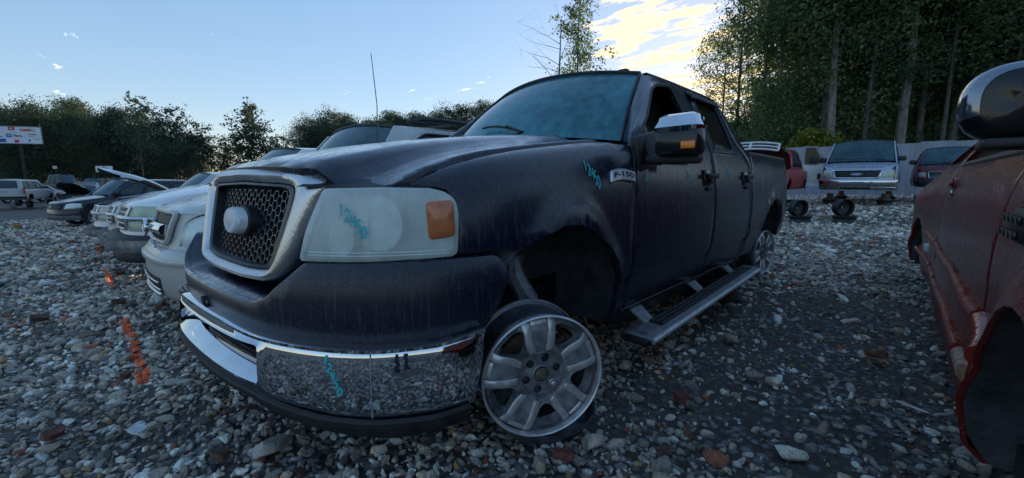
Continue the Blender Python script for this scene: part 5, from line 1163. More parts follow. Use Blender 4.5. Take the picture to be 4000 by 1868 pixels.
# stands under the van
for i, (dx, dy, lab) in enumerate(((1.0, .75, 'front passenger corner'), (1.0, -.75, 'front driver corner'), (4.3, -.75, 'rear driver corner'), (4.3, .75, 'rear passenger corner'))):
    x, y = 16.6+dx, -.72+dy; flat_rim('wheel_rim', 'dark rim used as a stand under the van, %s' % lab, (x, y, gzf(x, y)-.01), .24, .20, M['steel_rim'], 'rims propping up the van'); 
    mb = MB(); mb.lathe([(0, 0), (.17, 0), (.17, .05), (.10, .08), (.10, .22), (0, .22)], 16); o = mb.build('brake_drum', M['rust'], None, loc=(x, y, gzf(x, y)+.19)); tag(o, 'rusty brake drum resting on the rim under the van, %s' % lab, 'brake drum', 'drums propping up the van')
def red_truck():
    x, y = 13.0, 1.62; v = Veh('red_pickup', 'red pickup truck with its hood and white grille raised behind the black truck', 'pickup truck', (x, y, gzf(x+2, y)-.02), .03, dict(L=5.3, hw=.98, zb=.42, zf=.45, belt=1.12, paint=redp, dep=.7, nose=[(.4, .05), (.8, .06), (.95, .10)],
        he=[(.3, .98), (.8, 1.06), (1.4, 1.11)], roofz=1.72, wsb=1.35, wst=1.85, re=3.7, rb=3.85, rw=.76, fx=.95, rx=4.1, wr=.37, lift=.22, wins=[[(.06, .06), (.86, .06), (.84, .86), (.26, .86)]], wheels=None, deck=[(3.85, 1.05), (5.3, 1.05)], deckmat=M['black'], hood=False))
    piv = Vector((v.wsb, 0, v.belt+.03+v.lift)); ang = .70; R = Matrix.Rotation(ang, 3, 'Y')
    f = lambda u, t: tuple(R @ (Vector(v.hoodfn(u, t))-piv)+piv)
    grid('raised_hood', f, lin(-1, 1, 13), [0, .03, .08, .2, .4, .6, .8, 1], redp, v.T)
    f2 = lambda u, t: tuple(R @ (Vector(v.hoodfn(u*.97, t))+Vector((0, 0, -.05))-piv)+piv); grid('hood_underside', f2, lin(-1, 1, 13), lin(.02, 1, 6), simple('hood_liner', (.10, .012, .012), .7, nscale=9), v.T, flip=True)
    # grille carried by the hood: white cross-bar frame
    gw = simple('white_grille', (.62, .64, .68), .3, nscale=10, namp=.05); e = lambda a, b: tuple(R @ (Vector((.02-.02*abs(a)+.16*a*a, -a*.80, v.he[0][1]-.02+b-.26+v.lift))-piv)+piv)
    mb = MB()
    for b in (0, .13, .26): mb.tube([e(a, b) for a in lin(-.92, .92, 9)], .030 if b != .13 else .026, 8)
    for a in (-.92, 0, .92): mb.tube([e(a, 0), e(a, .26)], .034, 8)
    g = mb.build('hood_grille', gw, v.T)
    mb = MB()
    for b in (.06, .19): mb.tube([e(a, b) for a in lin(-.9, .9, 9)], .012, 6)
    mb.build('grille_bar', M['black'], g)
    mb = MB(); mb.v = [e(a, b) for b in (0, .26) for a in lin(-.9, .9, 9)]; mb.v = [tuple(Vector(p)+R @ Vector((.06, 0, 0))) for p in mb.v]; mb.f = [(i, i+1, i+10, i+9) for i in range(8)]; mb.build('grille_back', M['black'], g)
    mb = MB(); mb.box((.75, 0, .95+v.lift), (.9, 1.4, .3), bev=.04); mb.build('engine_bay', M['dark'], v.T)
    flat_rim('wheel_rim', 'dark rim under the front corner of the red pickup', (x+1.0, y-.72, gzf(x+1, y)-.01), .24, .2, M['steel_rim']); flat_rim('wheel_rim', 'dark rim under the rear corner of the red pickup', (x+4.1, y-.35, gzf(x+4, y)-.01), .24, .2, M['steel_rim'])
red_truck()
def maroon_suv():
    v = Veh('maroon_suv', 'dark maroon SUV near the fence, partly hidden behind the near red car', 'SUV', (19.3, -3.12, gzf(19, -3.1)-.02), .03, dict(L=4.9, hw=.96, zb=.42, belt=1.20, paint=maroon, dep=.8, he=[(.3, 1.0), (.8, 1.08), (1.4, 1.17)], roofz=1.82, wsb=1.4, wst=2.0, re=4.4, rb=4.7, fx=.95, rx=3.8, wr=.37, lift=.22, wins=SUVW, wheels=None))
    slat_grille(v, .72, .92, .45, 3, M['chrome_dull']); v.P('headlight', [(.52, .74), (.93, .76), (.92, .92), (.55, .92)], M['lens'], o=.014, r=.03); v.P('front_bumper', [(-1, .42), (1, .42), (1, .64), (-1, .64)], M['grey_trim'], o=.06, th=.05, both=False)
    for dx, dy, l in ((.95, .7, 'front left'), (.95, -.7, 'front right'), (3.8, .7, 'rear left'), (3.8, -.7, 'rear right')): flat_rim('wheel_rim', 'dark rim under the maroon SUV, %s corner' % l, (19.3+dx, -3.12+dy, gzf(19+dx, -4)-.01), .24, .2, M['steel_rim'], 'rims under the maroon SUV')
maroon_suv()
def fence():
    T = thing('metal_fence', 'tall grey sheet metal fence behind the van and red pickup', 'fence', (27.3, 0, gzf(27.3, 0)))
    fm = simple('fence_grey', (.26, .28, .33), .55, nscale=1.6, namp=.12, stretch=(1, 1, .25), bump=.1); pm = simple('fence_post_steel', (.10, .10, .11), .5, .3)
    n = 12; wv = 1.12; base = []
    pr = []
    for k in range(n*2+1):
        t = k/(n*2); pr.append((t*wv, -.018 if k % 4 in (1, 2) else .018))
    me = None
    for i in range(-19, 32):
        y0 = i*wv; zb = gzf(27.3, y0)-gzf(27.3, 0)-.1; zt = 2.58+.06*((i*7) % 5-2)/2*.6+(.18 if (i*5) % 11 == 3 else 0)
        if me is None:
            V = [(d, y, z) for z in (0, 1) for y, d in pr]; N_ = len(pr); o = mesh('fence_panel', V, [(j, j+1, N_+j+1, N_+j) for j in range(N_-1)], fm, T, smooth=False); me = o.data
        else:
            o = bpy.data.objects.new('fence_panel', me); COL.objects.link(o); o.parent = T
        o.location = (.012*((i*3) % 4-1.5), y0+.004, zb); o.scale = (1, 1, zt-zb)
    for i in range(-9, 16):
        mb = MB(); mb.box((.08, i*2.24, 1.2), (.06, .06, 2.6)); mb.build('fence_post', pm, T)
    for z in (.5, 2.0): mb = MB(); mb.box((.06, 7, z), (.04, 58, .07)); mb.build('fence_rail', pm, T)
fence()
# ------------------------------------------------------------------ far-left cars
def far_car(name, label, cat, px, ly, depth, rz, sp, group='cars across the yard'):
    fw = Vector((math.sin(.816), math.cos(.816))); rt = Vector((math.cos(.816), -math.sin(.816)))
    p = Vector((-1.44, -2.05))+fw*depth+rt*(px-2000)/1640*depth
    return Veh(name, label, cat, (p.x, p.y, gzf(p.x, p.y)), rz, sp, group)
fw_ = cpaint('far_white', (.40, .41, .43), drops=0, streak=.1, dustamt=.15); fs_ = cpaint('far_silver', (.34, .35, .36), metal=.4, drops=0, streak=.1); fk_ = cpaint('far_black', (.02, .022, .024), drops=0, streak=.1); fb_ = cpaint('far_beige', (.26, .24, .21), drops=0, streak=.1)
SUV_ = dict(L=4.8, hw=.95, zb=.38, belt=1.05, dep=.8, he=[(.3, .95), (.8, 1.02), (1.4, 1.05)], roofz=1.68, wsb=1.4, wst=2.0, re=4.35, rb=4.65, fx=.95, rx=3.8, wr=.36, lift=.15, wins=SUVW)
SED_ = dict(L=4.8, hw=.92, zb=.25, belt=.92, dep=.8, he=[(.3, .68), (.8, .80), (1.4, .90)], roofz=1.40, wsb=1.35, wst=2.1, re=3.2, rb=3.85, rw=.74, fx=.95, rx=3.75, wr=.33, wins=[[(.06, .06), (.46, .06), (.46, .86), (.24, .86)], [(.50, .06), (.86, .06), (.80, .86), (.51, .86)]], deck=[(3.85, .92), (4.8, .90)])
def lamps_rear(v, z0, z1, plate=True, w0=.80):
    for s_ in (1, -1):
        panel('tail_lamp', [(s_*w0, z0), (s_*.97, z0), (s_*.95, z1), (s_*(w0+.06), z1)], lambda s, z: v.rr(s, z, .02), M['red_lens'], v.T, .2, .02)
    panel('rear_bumper', [(-.95, v.zb), (.95, v.zb), (.95, v.zb+.22), (-.95, v.zb+.22)], lambda s, z: v.rr(s, z, .05), M['black'], v.T, .2, .04)
v = far_car('white_crossover', 'white crossover seen from behind, red tail lamps, propped on rims at left', 'SUV', 165, 0, 31.5, -1.89, dict(SUV_, paint=fw_, wheels='steel', lift=.30)); lamps_rear(v, .80, 1.25)
panel('licence_plate', [(-.14, .86), (.14, .86), (.14, .96), (-.14, .96)], lambda s, z: v.rr(s, z, .03), fw_, v.T, .1, .01)
v = far_car('silver_sedan', 'silver sedan with its hood up and a door open beside white crossover', 'car', 262, 0, 31, .95, dict(SED_, paint=fs_, hood=False, lift=.1)); raised_hood(v, fw_, .75, M['black'])
panel('open_door', [(0, .3), (0, .85), (.3, 1.3), (.85, 1.32), (.95, .85), (.95, .3)], lambda a, z: (1.5-a*.35, -.95-a*.9, z+.1), fb_, v.T, .3, .04)
v.P('headlight', [(.5, .56), (.93, .58), (.9, .68), (.55, .68)], M['lens'], o=.02); v.P('grille', [(-.3, .5), (.3, .5), (.32, .64), (-.32, .64)], M['black'], o=.02, both=False)
v = far_car('white_sedan', 'white sedan with raised trunk lid behind the navy crossover', 'car', 372, 0, 39, -1.70, dict(SED_, paint=fw_, roofz=1.5, lift=.25)); lamps_rear(v, .62, .80)
panel('trunk_lid', rnd([(-.72, 0), (.72, 0), (.66, .72), (-.66, .72)], .08), lambda a, b: (3.95+b*.45, -a, 1.2+b*.9), fw_, v.T, .2, .04)
v = far_car('white_suv', 'white SUV with dark glass behind the white sedan', 'SUV', 440, 0, 42, .4, dict(SUV_, paint=fw_))
v = far_car('black_suv', 'black SUV under the trees behind the silver sedan', 'SUV', 315, 0, 46, .9, dict(SUV_, paint=fk_, roofz=1.9, lift=.3))
v = far_car('black_pickup', 'long dark pickup truck under the trees, taller than the black SUV', 'pickup truck', 335, 0, 52, 2.2, dict(SUV_, paint=fk_, L=5.6, roofz=2.1, lift=.6, rb=3.9, re=3.6, deck=[(3.9, 1.05), (5.6, 1.05)], wins=PUW))
v = far_car('white_sedan', 'white sedan with crumpled raised hood, leftmost car in view', 'car', 14, 0, 36, .75, dict(SED_, paint=fw_, hood=False, lift=.1)); raised_hood(v, fw_, .55, M['black'])
v = far_car('silver_sedan', 'wrecked silver sedan between leftmost white sedan and white crossover', 'car', 62, 0, 44, .9, dict(SED_, paint=fs_)); 
v = far_car('white_hatchback', 'white hatchback in the distance behind the wrecked silver sedan', 'car', 92, 0, 52, 1.2, dict(SED_, paint=fw_, re=3.8, rb=4.4, deck=[(4.4, .9), (4.8, .8)]))
v = far_car('white_sedan', 'white sedan far off by the tree line at the left edge', 'car', -50, 0, 58, 1.0, dict(SED_, paint=fw_)); v = far_car('beige_sedan', 'beige sedan far off, just left of the white crossover', 'car', 118, 0, 60, 1.0, dict(SED_, paint=fb_))
v = far_car('grey_suv', 'grey SUV in the distance right of the white SUV', 'SUV', 505, 0, 50, .8, dict(SUV_, paint=fs_)); v = far_car('white_van', 'white boxy SUV in the distance above the silver pickup', 'SUV', 560, 0, 46, .5, dict(SUV_, paint=fw_, roofz=1.75))
# ------------------------------------------------------------------ signs
def sign_board():
    D = 33; fw = Vector((math.sin(.816), math.cos(.816))); rt = Vector((math.cos(.816), -math.sin(.816)))
    p = Vector((-1.44, -2.05))+fw*D+rt*(96-2000)/1640*D; g = gzf(p.x, p.y)
    T = thing('billboard', 'white billboard of car brand logos on a post, upper left', 'sign', (p.x, p.y, g), 0)
    rz = -.816+.28; T.rotation_euler = (0, 0, rz)
    W, H, z0 = 3.55, 1.28, 5.42
    wm = simple('sign_white', (.62, .66, .72), .6, nscale=3, namp=.05); bk = simple('sign_black', (.01, .01, .012), .5); rd_ = simple('sign_red', (.50, .03, .03), .5); bl = simple('sign_blue', (.02, .07, .32), .5); gy = simple('sign_grey', (.22, .23, .25), .5); gd = simple('sign_gold', (.42, .30, .07), .4)
    mb = MB(); mb.box((0, 0, z0), (W, .06, H)); b = mb.build('board', wm, T, smooth=False)
    mb = MB(); f = lambda a, c: (a, -.035, c+z0)
    for c_, d_ in (((0, -.035, z0+H/2), (W+.08, .03, .05)), ((0, -.035, z0-H/2), (W+.08, .03, .05)), ((-W/2, -.035, z0), (.05, .03, H)), ((W/2, -.035, z0), (.05, .03, H))): mb.box(c_, d_)
    mb.build('board_frame', gy, T, smooth=False)
    mb = MB(); mb.tube([(.35, .06, -.2), (.35, .06, z0+.3)], .09, 10); mb.build('post', M['dark'], T)
    def t(s, x, z, sz, m, bold=.0, su=1): text_on('lettering', s, f, x, z, sz, m, b, bold=bold, su=su, off=.008)
    def bx(x, z, w, h, m, nm='printed_block'): mesh(nm, [f(x-w/2, z-h/2)[:1]+(-.040,)+f(0, z-h/2)[2:], f(x+w/2, z-h/2)[:1]+(-.040,)+f(0, z-h/2)[2:], (x+w/2, -.040, z+h/2+z0), (x-w/2, -.040, z+h/2+z0)], [(0, 1, 2, 3)], m, b, smooth=False)
    t('GMC', .48, .30, .26, rd_, .012, 1.55); t('CHEVROLET', -1.58, .20, .15, gy, .004); t('Parts', .07, -.13, .25, bk, .006); bx(-.20, -.04, .34, .27, bl); t('GM', -.31, -.08, .15, wm, .003)
    bx(.0, .48, .40, .24, rd_); t('AC', -.1, .43, .15, wm, .004); mesh('bow_tie', [(x, -.041, z+z0) for x, z in ((-1.45, .42), (-1.25, .42), (-1.22, .50), (-.95, .50), (-.92, .42), (-.66, .42), (-.72, .52), (-.92, .52), (-.95, .58), (-1.22, .58), (-1.25, .52), (-1.40, .52))], [tuple(range(12))], gd, b, smooth=False)
    t('ACDelco', -.02, .17, .10, gy); t('BUICK', -1.45, .03, .11, gy); bx(-1.10, -.13, 1.05, .06, bk); bx(1.22, .06, .50, .10, gy); t('Cadillac', .95, -.14, .12, gy, .001)
    bx(-.63, -.42, .42, .26, bl); bx(.22, -.46, .26, .22, rd_); bx(1.0, -.40, .10, .18, bl); bx(-1.2, -.29, .5, .025, bk); bx(1.45, -.29, .4, .025, bk)
    p = Vector((-1.44, -2.05))+fw*45+rt*(428-2000)/1640*45; g = gzf(p.x, p.y)
    S = thing('brand_sign', 'small white sign with blue oval above the far cars', 'sign', (p.x, p.y, g)); S.rotation_euler = (0, 0, -.816+.1)
    mb = MB(); mb.box((0, 0, 3.2), (1.62, .06, .62)); bb = mb.build('board', wm, S, smooth=False); mb = MB(); mb.tube([(0, .06, -.2), (0, .06, 3.1)], .05, 8); mb.build('post', M['dark'], S)
    q = simple('sign_oval', (.02, .05, .25), .4); n = 28; mesh('oval', [(.50*math.cos(2*PI*j/n), -.040, 3.16+.16*math.sin(2*PI*j/n)) for j in range(n)], [tuple(range(n))], q, bb, smooth=False)
    text_on('lettering', 'Ford', lambda a, c: (a, -.046, c), 0, 3.09, .22, wm, bb, shear=.3, align='CENTER', off=0); mesh('printed_block', [(-.08, -.041, 3.38), (.10, -.041, 3.38), (.10, -.041, 3.48), (-.08, -.041, 3.48)], [(0, 1, 2, 3)], rd_, bb, smooth=False)
    p = Vector((-1.44, -2.05))+fw*55+rt*(239-2000)/1640*55
    S = thing('notice', 'small blank pinkish notice board in front of the dark trees', 'sign', (p.x, p.y, gzf(p.x, p.y))); S.rotation_euler = (0, 0, -.816)
    mb = MB(); mb.box((0, 0, 3.7), (.55, .05, .36)); mb.build('board', simple('notice_face', (.60, .42, .36), .6), S, smooth=False); mb = MB(); mb.tube([(0, .05, -.2), (0, .05, 3.7)], .035, 8); mb.build('post', M['dark'], S)
sign_board()
# ------------------------------------------------------------------ trees
def leaf_mat(name, c1, c2, tr=.35):
    m, nt, b, out = _mat(name); oi = nd(nt, 'ShaderNodeObjectInfo'); geo = nd(nt, 'ShaderNodeNewGeometry')
    nz = nd(nt, 'ShaderNodeTexNoise', {0: geo.outputs['Position'], 'Scale': .55, 'Detail': 4}); rp = nd(nt, 'ShaderNodeMath', {0: geo.outputs['Random Per Island'], 1: .5, 2: nz.outputs[0]}, operation='MULTIPLY_ADD')
    r2 = nd(nt, 'ShaderNodeMath', {0: oi.outputs['Random'], 1: .35, 2: rp.outputs[0]}, operation='MULTIPLY_ADD'); f = nd(nt, 'ShaderNodeMapRange', {0: r2.outputs[0], 1: .58, 2: 1.12})
    mx = nd(nt, 'ShaderNodeMix', {0: f.outputs[0], 6: (*c1, 1), 7: (*c2, 1)}, data_type='RGBA')
    df = nd(nt, 'ShaderNodeBsdfDiffuse', {0: mx.outputs[2]}); tl = nd(nt, 'ShaderNodeBsdfTranslucent', {0: mx.outputs[2]})
    s = nd(nt, 'ShaderNodeMixShader', {0: .42, 1: df.outputs[0], 2: tl.outputs[0]}); nt.links.new(s.outputs[0], out.inputs[0]); nt.nodes.remove(b); return m
M['leaf'] = leaf_mat('forest_leaves', (.050, .085, .048), (.18, .235, .105)); M['leaf_far'] = leaf_mat('far_leaves', (.040, .060, .046), (.11, .14, .085)); M['leaf_y'] = leaf_mat('yellowing_leaves', (.10, .13, .02), (.28, .26, .05))
M['bark'] = simple('bark', (.13, .11, .095), .9, nscale=5, namp=.35, stretch=(3, 3, .5), bump=.6, bscale=14)
def skeleton(seed, h, cb, rad, nb, narrow=1.0, lean=.02, r0=.2):
    rs = random.Random(seed); mb = MB(); P = []; x = y = 0
    for i in range(9):
        t = i/8; P.append((x, y, h*t*(1 if i < 8 else .99))); x += rs.gauss(0, lean*h*.12); y += rs.gauss(0, lean*h*.12)
    mb.tube(P, [r0*(1-.86*i/8)*(1.25 if i == 0 else 1) for i in range(9)], 7); tips = []
    for k in range(nb):
        t = cb+(1-cb)*((k+rs.random())/nb)**.9; i = min(7, int(t*8)); f = t*8-i; b = Vector(P[i]).lerp(Vector(P[i+1]), f); a = rs.random()*6.28
        prof = math.sin((.20+.70*(t-cb)/(1-cb))*PI)**.7
        L_ = rad*prof*rs.uniform(.6, 1.15)*narrow; up = rs.uniform(.15, .8)
        d = Vector((math.cos(a), math.sin(a), up)).normalized(); Q = [b]
        for j in range(3): d = (d+Vector((rs.gauss(0, .18), rs.gauss(0, .18), rs.gauss(.05, .12)))).normalized(); Q.append(Q[-1]+d*L_/3)
        rb = r0*(1-.8*t)*.42; mb.tube(Q, [rb, rb*.7, rb*.45, rb*.15], 4, caps=False)
        for j in range(1, 4):
            tips.append((Q[j], L_*.30))
            for _ in range(2):
                e = Q[j]+Vector((rs.gauss(0, 1), rs.gauss(0, 1), rs.gauss(.2, .6)))*L_*.30; mb.tube([Q[j], e], [rb*.3, rb*.08], 3, caps=False); tips.append((e, L_*.22))
    tips.append((Vector(P[-1]), .4)); return mb, tips
def leaves(seed, tips, n, size, spread):
    rs = np.random.RandomState(seed); C = np.array([tuple(t[0]) for t in tips]); W = np.array([max(.25, t[1]) for t in tips])
    i = rs.choice(len(C), n, p=W/W.sum()); P = C[i]+np.clip(rs.randn(n, 3), -2.2, 2.2)*(np.minimum(W[i], .9)*spread)[:, None]*np.array([1, 1, .75])
    s = size*(.55+.8*rs.rand(n)); a = rs.randn(n, 3); a /= np.linalg.norm(a, axis=1)[:, None]; b = np.cross(a, rs.randn(n, 3)); b /= np.linalg.norm(b, axis=1)[:, None]
    a = a*s[:, None]; b = b*(s*.62)[:, None]; V = np.stack([P-a, P+b*.9, P+a, P-b*.9], 1).reshape(-1, 3); return V
def leaf_mesh(name, V, mat):
    n = len(V)//4; me = bpy.data.meshes.new(name); me.vertices.add(len(V)); me.vertices.foreach_set('co', V.astype('f').ravel()); me.loops.add(4*n); me.loops.foreach_set('vertex_index', np.arange(4*n, dtype='i'))
    me.polygons.add(n); me.polygons.foreach_set('loop_start', np.arange(n, dtype='i')*4); me.materials.append(mat); me.update(calc_edges=True); return me
def tree_kind(seed, h, cb, rad, nb, n, size, spread=.8, mat=None, narrow=1, lean=.02, r0=.2, bark=None):
    mb, tips = skeleton(seed, h, cb, rad, nb, narrow, lean, r0); t = bpy.data.meshes.new('trunk'); t.from_pydata(mb.v, [], mb.f); t.polygons.foreach_set('use_smooth', [True]*len(t.polygons)); t.materials.append(bark or M['bark'])
    return t, leaf_mesh('crown', leaves(seed, tips, n, size, spread), mat or M['leaf'])
def plant(kind, x, y, s, rz, name, label, group, cat='tree', dz=-.1, tilt=(0, 0)):
    T = thing(name, label, cat, (x, y, gzf(x, y)+dz), rz, group); T.scale = (s, s, s); T.rotation_euler = (tilt[0], tilt[1], rz)
    for nm, me in (('trunk', kind[0]), ('crown', kind[1])):
        if me is None: continue
        o = bpy.data.objects.new(nm, me); COL.objects.link(o); o.parent = T
    return T
def at_px(px, D):
    fw = Vector((math.sin(.816), math.cos(.816))); rt = Vector((math.cos(.816), -math.sin(.816))); p = Vector((-1.44, -2.05))+fw*D+rt*(px-2000)/1640*D; return p.x, p.y
rt_ = random.Random(11)
ORD = ['first', 'second', 'third', 'fourth', 'fifth', 'sixth', 'seventh', 'eighth', 'ninth', 'tenth', 'eleventh', 'twelfth', 'thirteenth', 'fourteenth', 'fifteenth', 'sixteenth', 'seventeenth', 'eighteenth', 'nineteenth', 'twentieth', 'twenty-first', 'twenty-second', 'twenty-third', 'twenty-fourth', 'twenty-fifth', 'twenty-sixth']
ROW = ['front', 'second', 'third', 'rearmost']
KN = [tree_kind(100+i, 21+i, .16+.05*(i % 3), 4.3, 56, 27000, .115, .72, r0=.26) for i in range(4)]
KS = tree_kind(120, 9, .05, 3.0, 44, 14000, .10, .85, r0=.10)          # understorey
KT = tree_kind(130, 22, .30, 4.2, 40, 7500, .13, .5, r0=.22)              # open crown, sky shows through
KF = [tree_kind(140+i, 16+i, .10, 4.4, 42, 11000, .17, 1.15, mat=M['leaf_far'], r0=.22) for i in range(3)]
KH = [tree_kind(150+i, 15, .28, 3.2, 24, 1300, .24, .55, mat=M['leaf_far'], r0=.12) for i in range(2)]   # thin trees
KB = tree_kind(160, 2.6, .05, 1.4, 20, 2600, .13, 1.0, mat=M['leaf_y'], r0=.03)
# wood behind the fence
pos = [(3030, 30, 'KT'), (2900, 44, 'KT'), (2960, 34, 'KT')]
lab_near = ['tall broadleaf tree in the dark wood behind the fence, %s' % s for s in ('above the van', 'above the maroon SUV', 'deep in the wood')]
k = 0
for row, (d0, n) in enumerate(((31, 8), (36, 8), (44, 8), (54, 7))):
    for i in range(n):
        px = 3190+(i+.5*(row % 2))*(1400/n)+rt_.uniform(-45, 45)-(row == 0)*0; D = (d0+rt_.uniform(-1.5, 1.5))*(1-.17*min(1, (px-3190)/1400))
        x, y = at_px(px, D)
        if x < 29.6: x = 29.6+rt_.random()
        plant(KN[(k*7+row) % 4], x, y, rt_.uniform(.92, 1.15), rt_.random()*6.28, 'broadleaf_tree', 'tall broadleaf tree in the dark wood behind the fence, %s row, %s from the left' % (ROW[row], ORD[i]), 'trees of the wood behind the fence'); k += 1
for i in range(17):
    px = 2990+i*92+rt_.uniform(-35, 35); x, y = at_px(px, 33*(1-.12*i/17)); x = max(x, 28.9+rt_.random()*1.5)
    plant(KS, x, y, rt_.uniform(.6, .95), rt_.random()*6.28, 'undergrowth_tree', 'small leafy undergrowth tree just behind the grey fence, %s from the left' % ORD[i], 'undergrowth behind the fence')
for ii, (px, D, s, z) in enumerate(sorted(((2850, 42, .95, .3), (2945, 37, 1.0, 2), (2800, 50, .85, 4), (3010, 50, 1.25, 2.6), (3070, 38, 1.05, 5), (3110, 46, 1.2, 1), (3190, 40, 1.1, 3)))):
    x, y = at_px(px, D); plant(KT, x, y, s, z, 'open_crowned_tree', 'open-crowned tree at the wood edge with bright clouds showing through, %s from the left' % ORD[ii], 'open trees at the wood edge')
for ii, (px, D, s) in enumerate(sorted(((2760, 46, .72), (2850, 41, .72), (2820, 60, 1.0), (2920, 50, 1.0), (2980, 44, 1.05), (3060, 42, 1.1)))):
    x, y = at_px(px, D); plant(KS, x, y, s, px, 'undergrowth_tree', 'low rounded tree behind the black pickup\'s cargo bed, %s from the left' % ORD[ii], 'low trees at the wood edge')
for px, D, s in ((3140, 27.5, 1.0), (3110, 28, .8)):
    x, y = at_px(px, D); plant(KB, max(x, 28.2), y, s, px, 'yellow_shrub', 'yellow-green shrub over the fence by the red pickup, %s one' % ('larger' if s == 1 else 'smaller'), 'shrubs by the fence', 'shrub', dz=.9)
# big bare trunk in front of the wood
def trunk_only(px, D, h, r, lab):
    x, y = at_px(px, D); T = thing('broadleaf_tree', lab, 'tree', (x, y, gzf(x, y)-.1)); mb, tips = skeleton(int(px), h, .5, 4, 26, 1, .03, r); mb.build('trunk', simple('pale_bark', (.19, .165, .145), .9, nscale=4, namp=.3, stretch=(3, 3, .6), bump=.6, bscale=12), T)
    o = bpy.data.objects.new('crown', leaf_mesh('crown', leaves(int(px), tips, 9000, .17, .9), M['leaf'])); COL.objects.link(o); o.parent = T
trunk_only(3222, 29.5, 22, .30, 'tall tree with pale bare trunk standing left of the van roof'); trunk_only(3480, 29, 23, .33, 'tall tree with thick pale trunk above the van'); KP = tree_kind(181, 22, .42, 3.4, 34, 9000, .12, .6, r0=.17, bark=simple('grey_bark', (.08, .07, .062), .9, nscale=4, namp=.3, stretch=(3, 3, .6), bump=.6, bscale=12))
for i, (px, D) in enumerate(((3105, 33), (3300, 34), (3345, 29), (3560, 31), (3640, 28), (3880, 27))):
    x, y = at_px(px, D); plant(KP, max(x, 28.6), y, .9+.04*(i % 4), i*1.9, 'slim_trunk_tree', 'high-crowned tree with a slim bare grey trunk at the wood front, %s from the left' % ORD[i], 'bare trunks at the wood front')
trunk_only(2993, 33, 20, .16, 'slender pale-trunked tree just left of the red pickup hood')
# lone trees over the pickup's roof
x, y = at_px(2240, 46); kk = tree_kind(171, 23, .28, 2.7, 40, 5200, .15, .62, r0=.17); plant(kk, x, y, 1, 0, 'narrow_tree', 'tall narrow leafy tree rising over the pickup roof', None)
x, y = at_px(2160, 43); mb, tips = skeleton(175, 17, .42, 5.6, 13, 1, .05, .21); T = thing('bare_tree', 'thin leafless tree with spreading twigs left of the narrow leafy tree', 'tree', (x, y, gzf(x, y)-.1), 1.1); mb.build('trunk', simple('dead_bark', (.09, .08, .075), .9, nscale=4), T)
# treeline on the left
for row, (d0, n, a, b) in enumerate(((72, 12, -180, 800), (80, 13, -220, 830), (90, 12, -200, 780))):
    for i in range(n):
        px = a+(b-a)*(i+.5+rt_.uniform(-.3, .3))/n; D = d0+rt_.uniform(-3, 3); x, y = at_px(px, D); hh = lerp_tab([(-200, .92), (120, 1.06), (330, 1.1), (480, 1.0), (640, .84), (830, .62)], px)*D/78*.76
        plant(KF[(i+row) % 3], x, y, hh*rt_.uniform(.76, 1.16), rt_.random()*6.28, 'broadleaf_tree', 'dark broadleaf tree of the left tree line, %s row, %s from the left' % (ROW[row], ORD[i]), 'trees of the left tree line')
for i, (px, D, s) in enumerate(((575, 66, .95), (690, 74, .95), (735, 80, .9), (800, 82, .85), (830, 95, .62), (842, 84, .7), (880, 85, .66), (900, 96, .62), (915, 86, .68), (950, 87, .72), (985, 84, 1.03), (1000, 86, 1.1), (1012, 86, 1.0), (1040, 85, .82), (1075, 88, .66), (1090, 96, .62), (1105, 87, .68), (1135, 90, .72), (1165, 90, .60))):
    x, y = at_px(px, D); plant(KH[i % 2], x, y, s, i*1.7, 'slender_tree', 'slender see-through tree on the pale horizon left of the grille, %s from the left' % ORD[i], 'thin trees on the horizon')
for i in range(24):
    px = 1205+i*30+rt_.uniform(-8, 8); D = 112+rt_.uniform(-6, 8); x, y = at_px(px, D); s = lerp_tab([(1200, .90), (1300, .98), (1600, 1.03), (1850, 1.12)], px)*rt_.uniform(.93, 1.07)
    plant(KF[i % 3], x, y, s, i*2.1, 'broadleaf_tree', 'distant broadleaf tree beyond the silver SUV roof, %s from the left' % ORD[i], 'trees of the distant middle line')
for i in range(26):  # hidden continuation of the middle line, added to block the low sun
    x, y = at_px(1935+i*31, 112+rt_.uniform(-6, 8)); plant(KF[i % 3], x, y, rt_.uniform(.95, 1.1), i*1.3, 'broadleaf_tree', 'distant broadleaf tree continuing the middle line behind the pickup cab, %s from the left' % ORD[i], 'trees of the distant line behind the cab')
for i in range(26):
    px = 850+i*14; x, y = at_px(px, 95+rt_.uniform(-3, 3)); plant(KS, x, y, rt_.uniform(.28, .42), i, 'hedge_bush', 'low bush at the foot of the distant thin trees, %s from the left' % ORD[i], 'bushes under the thin trees', 'bush')
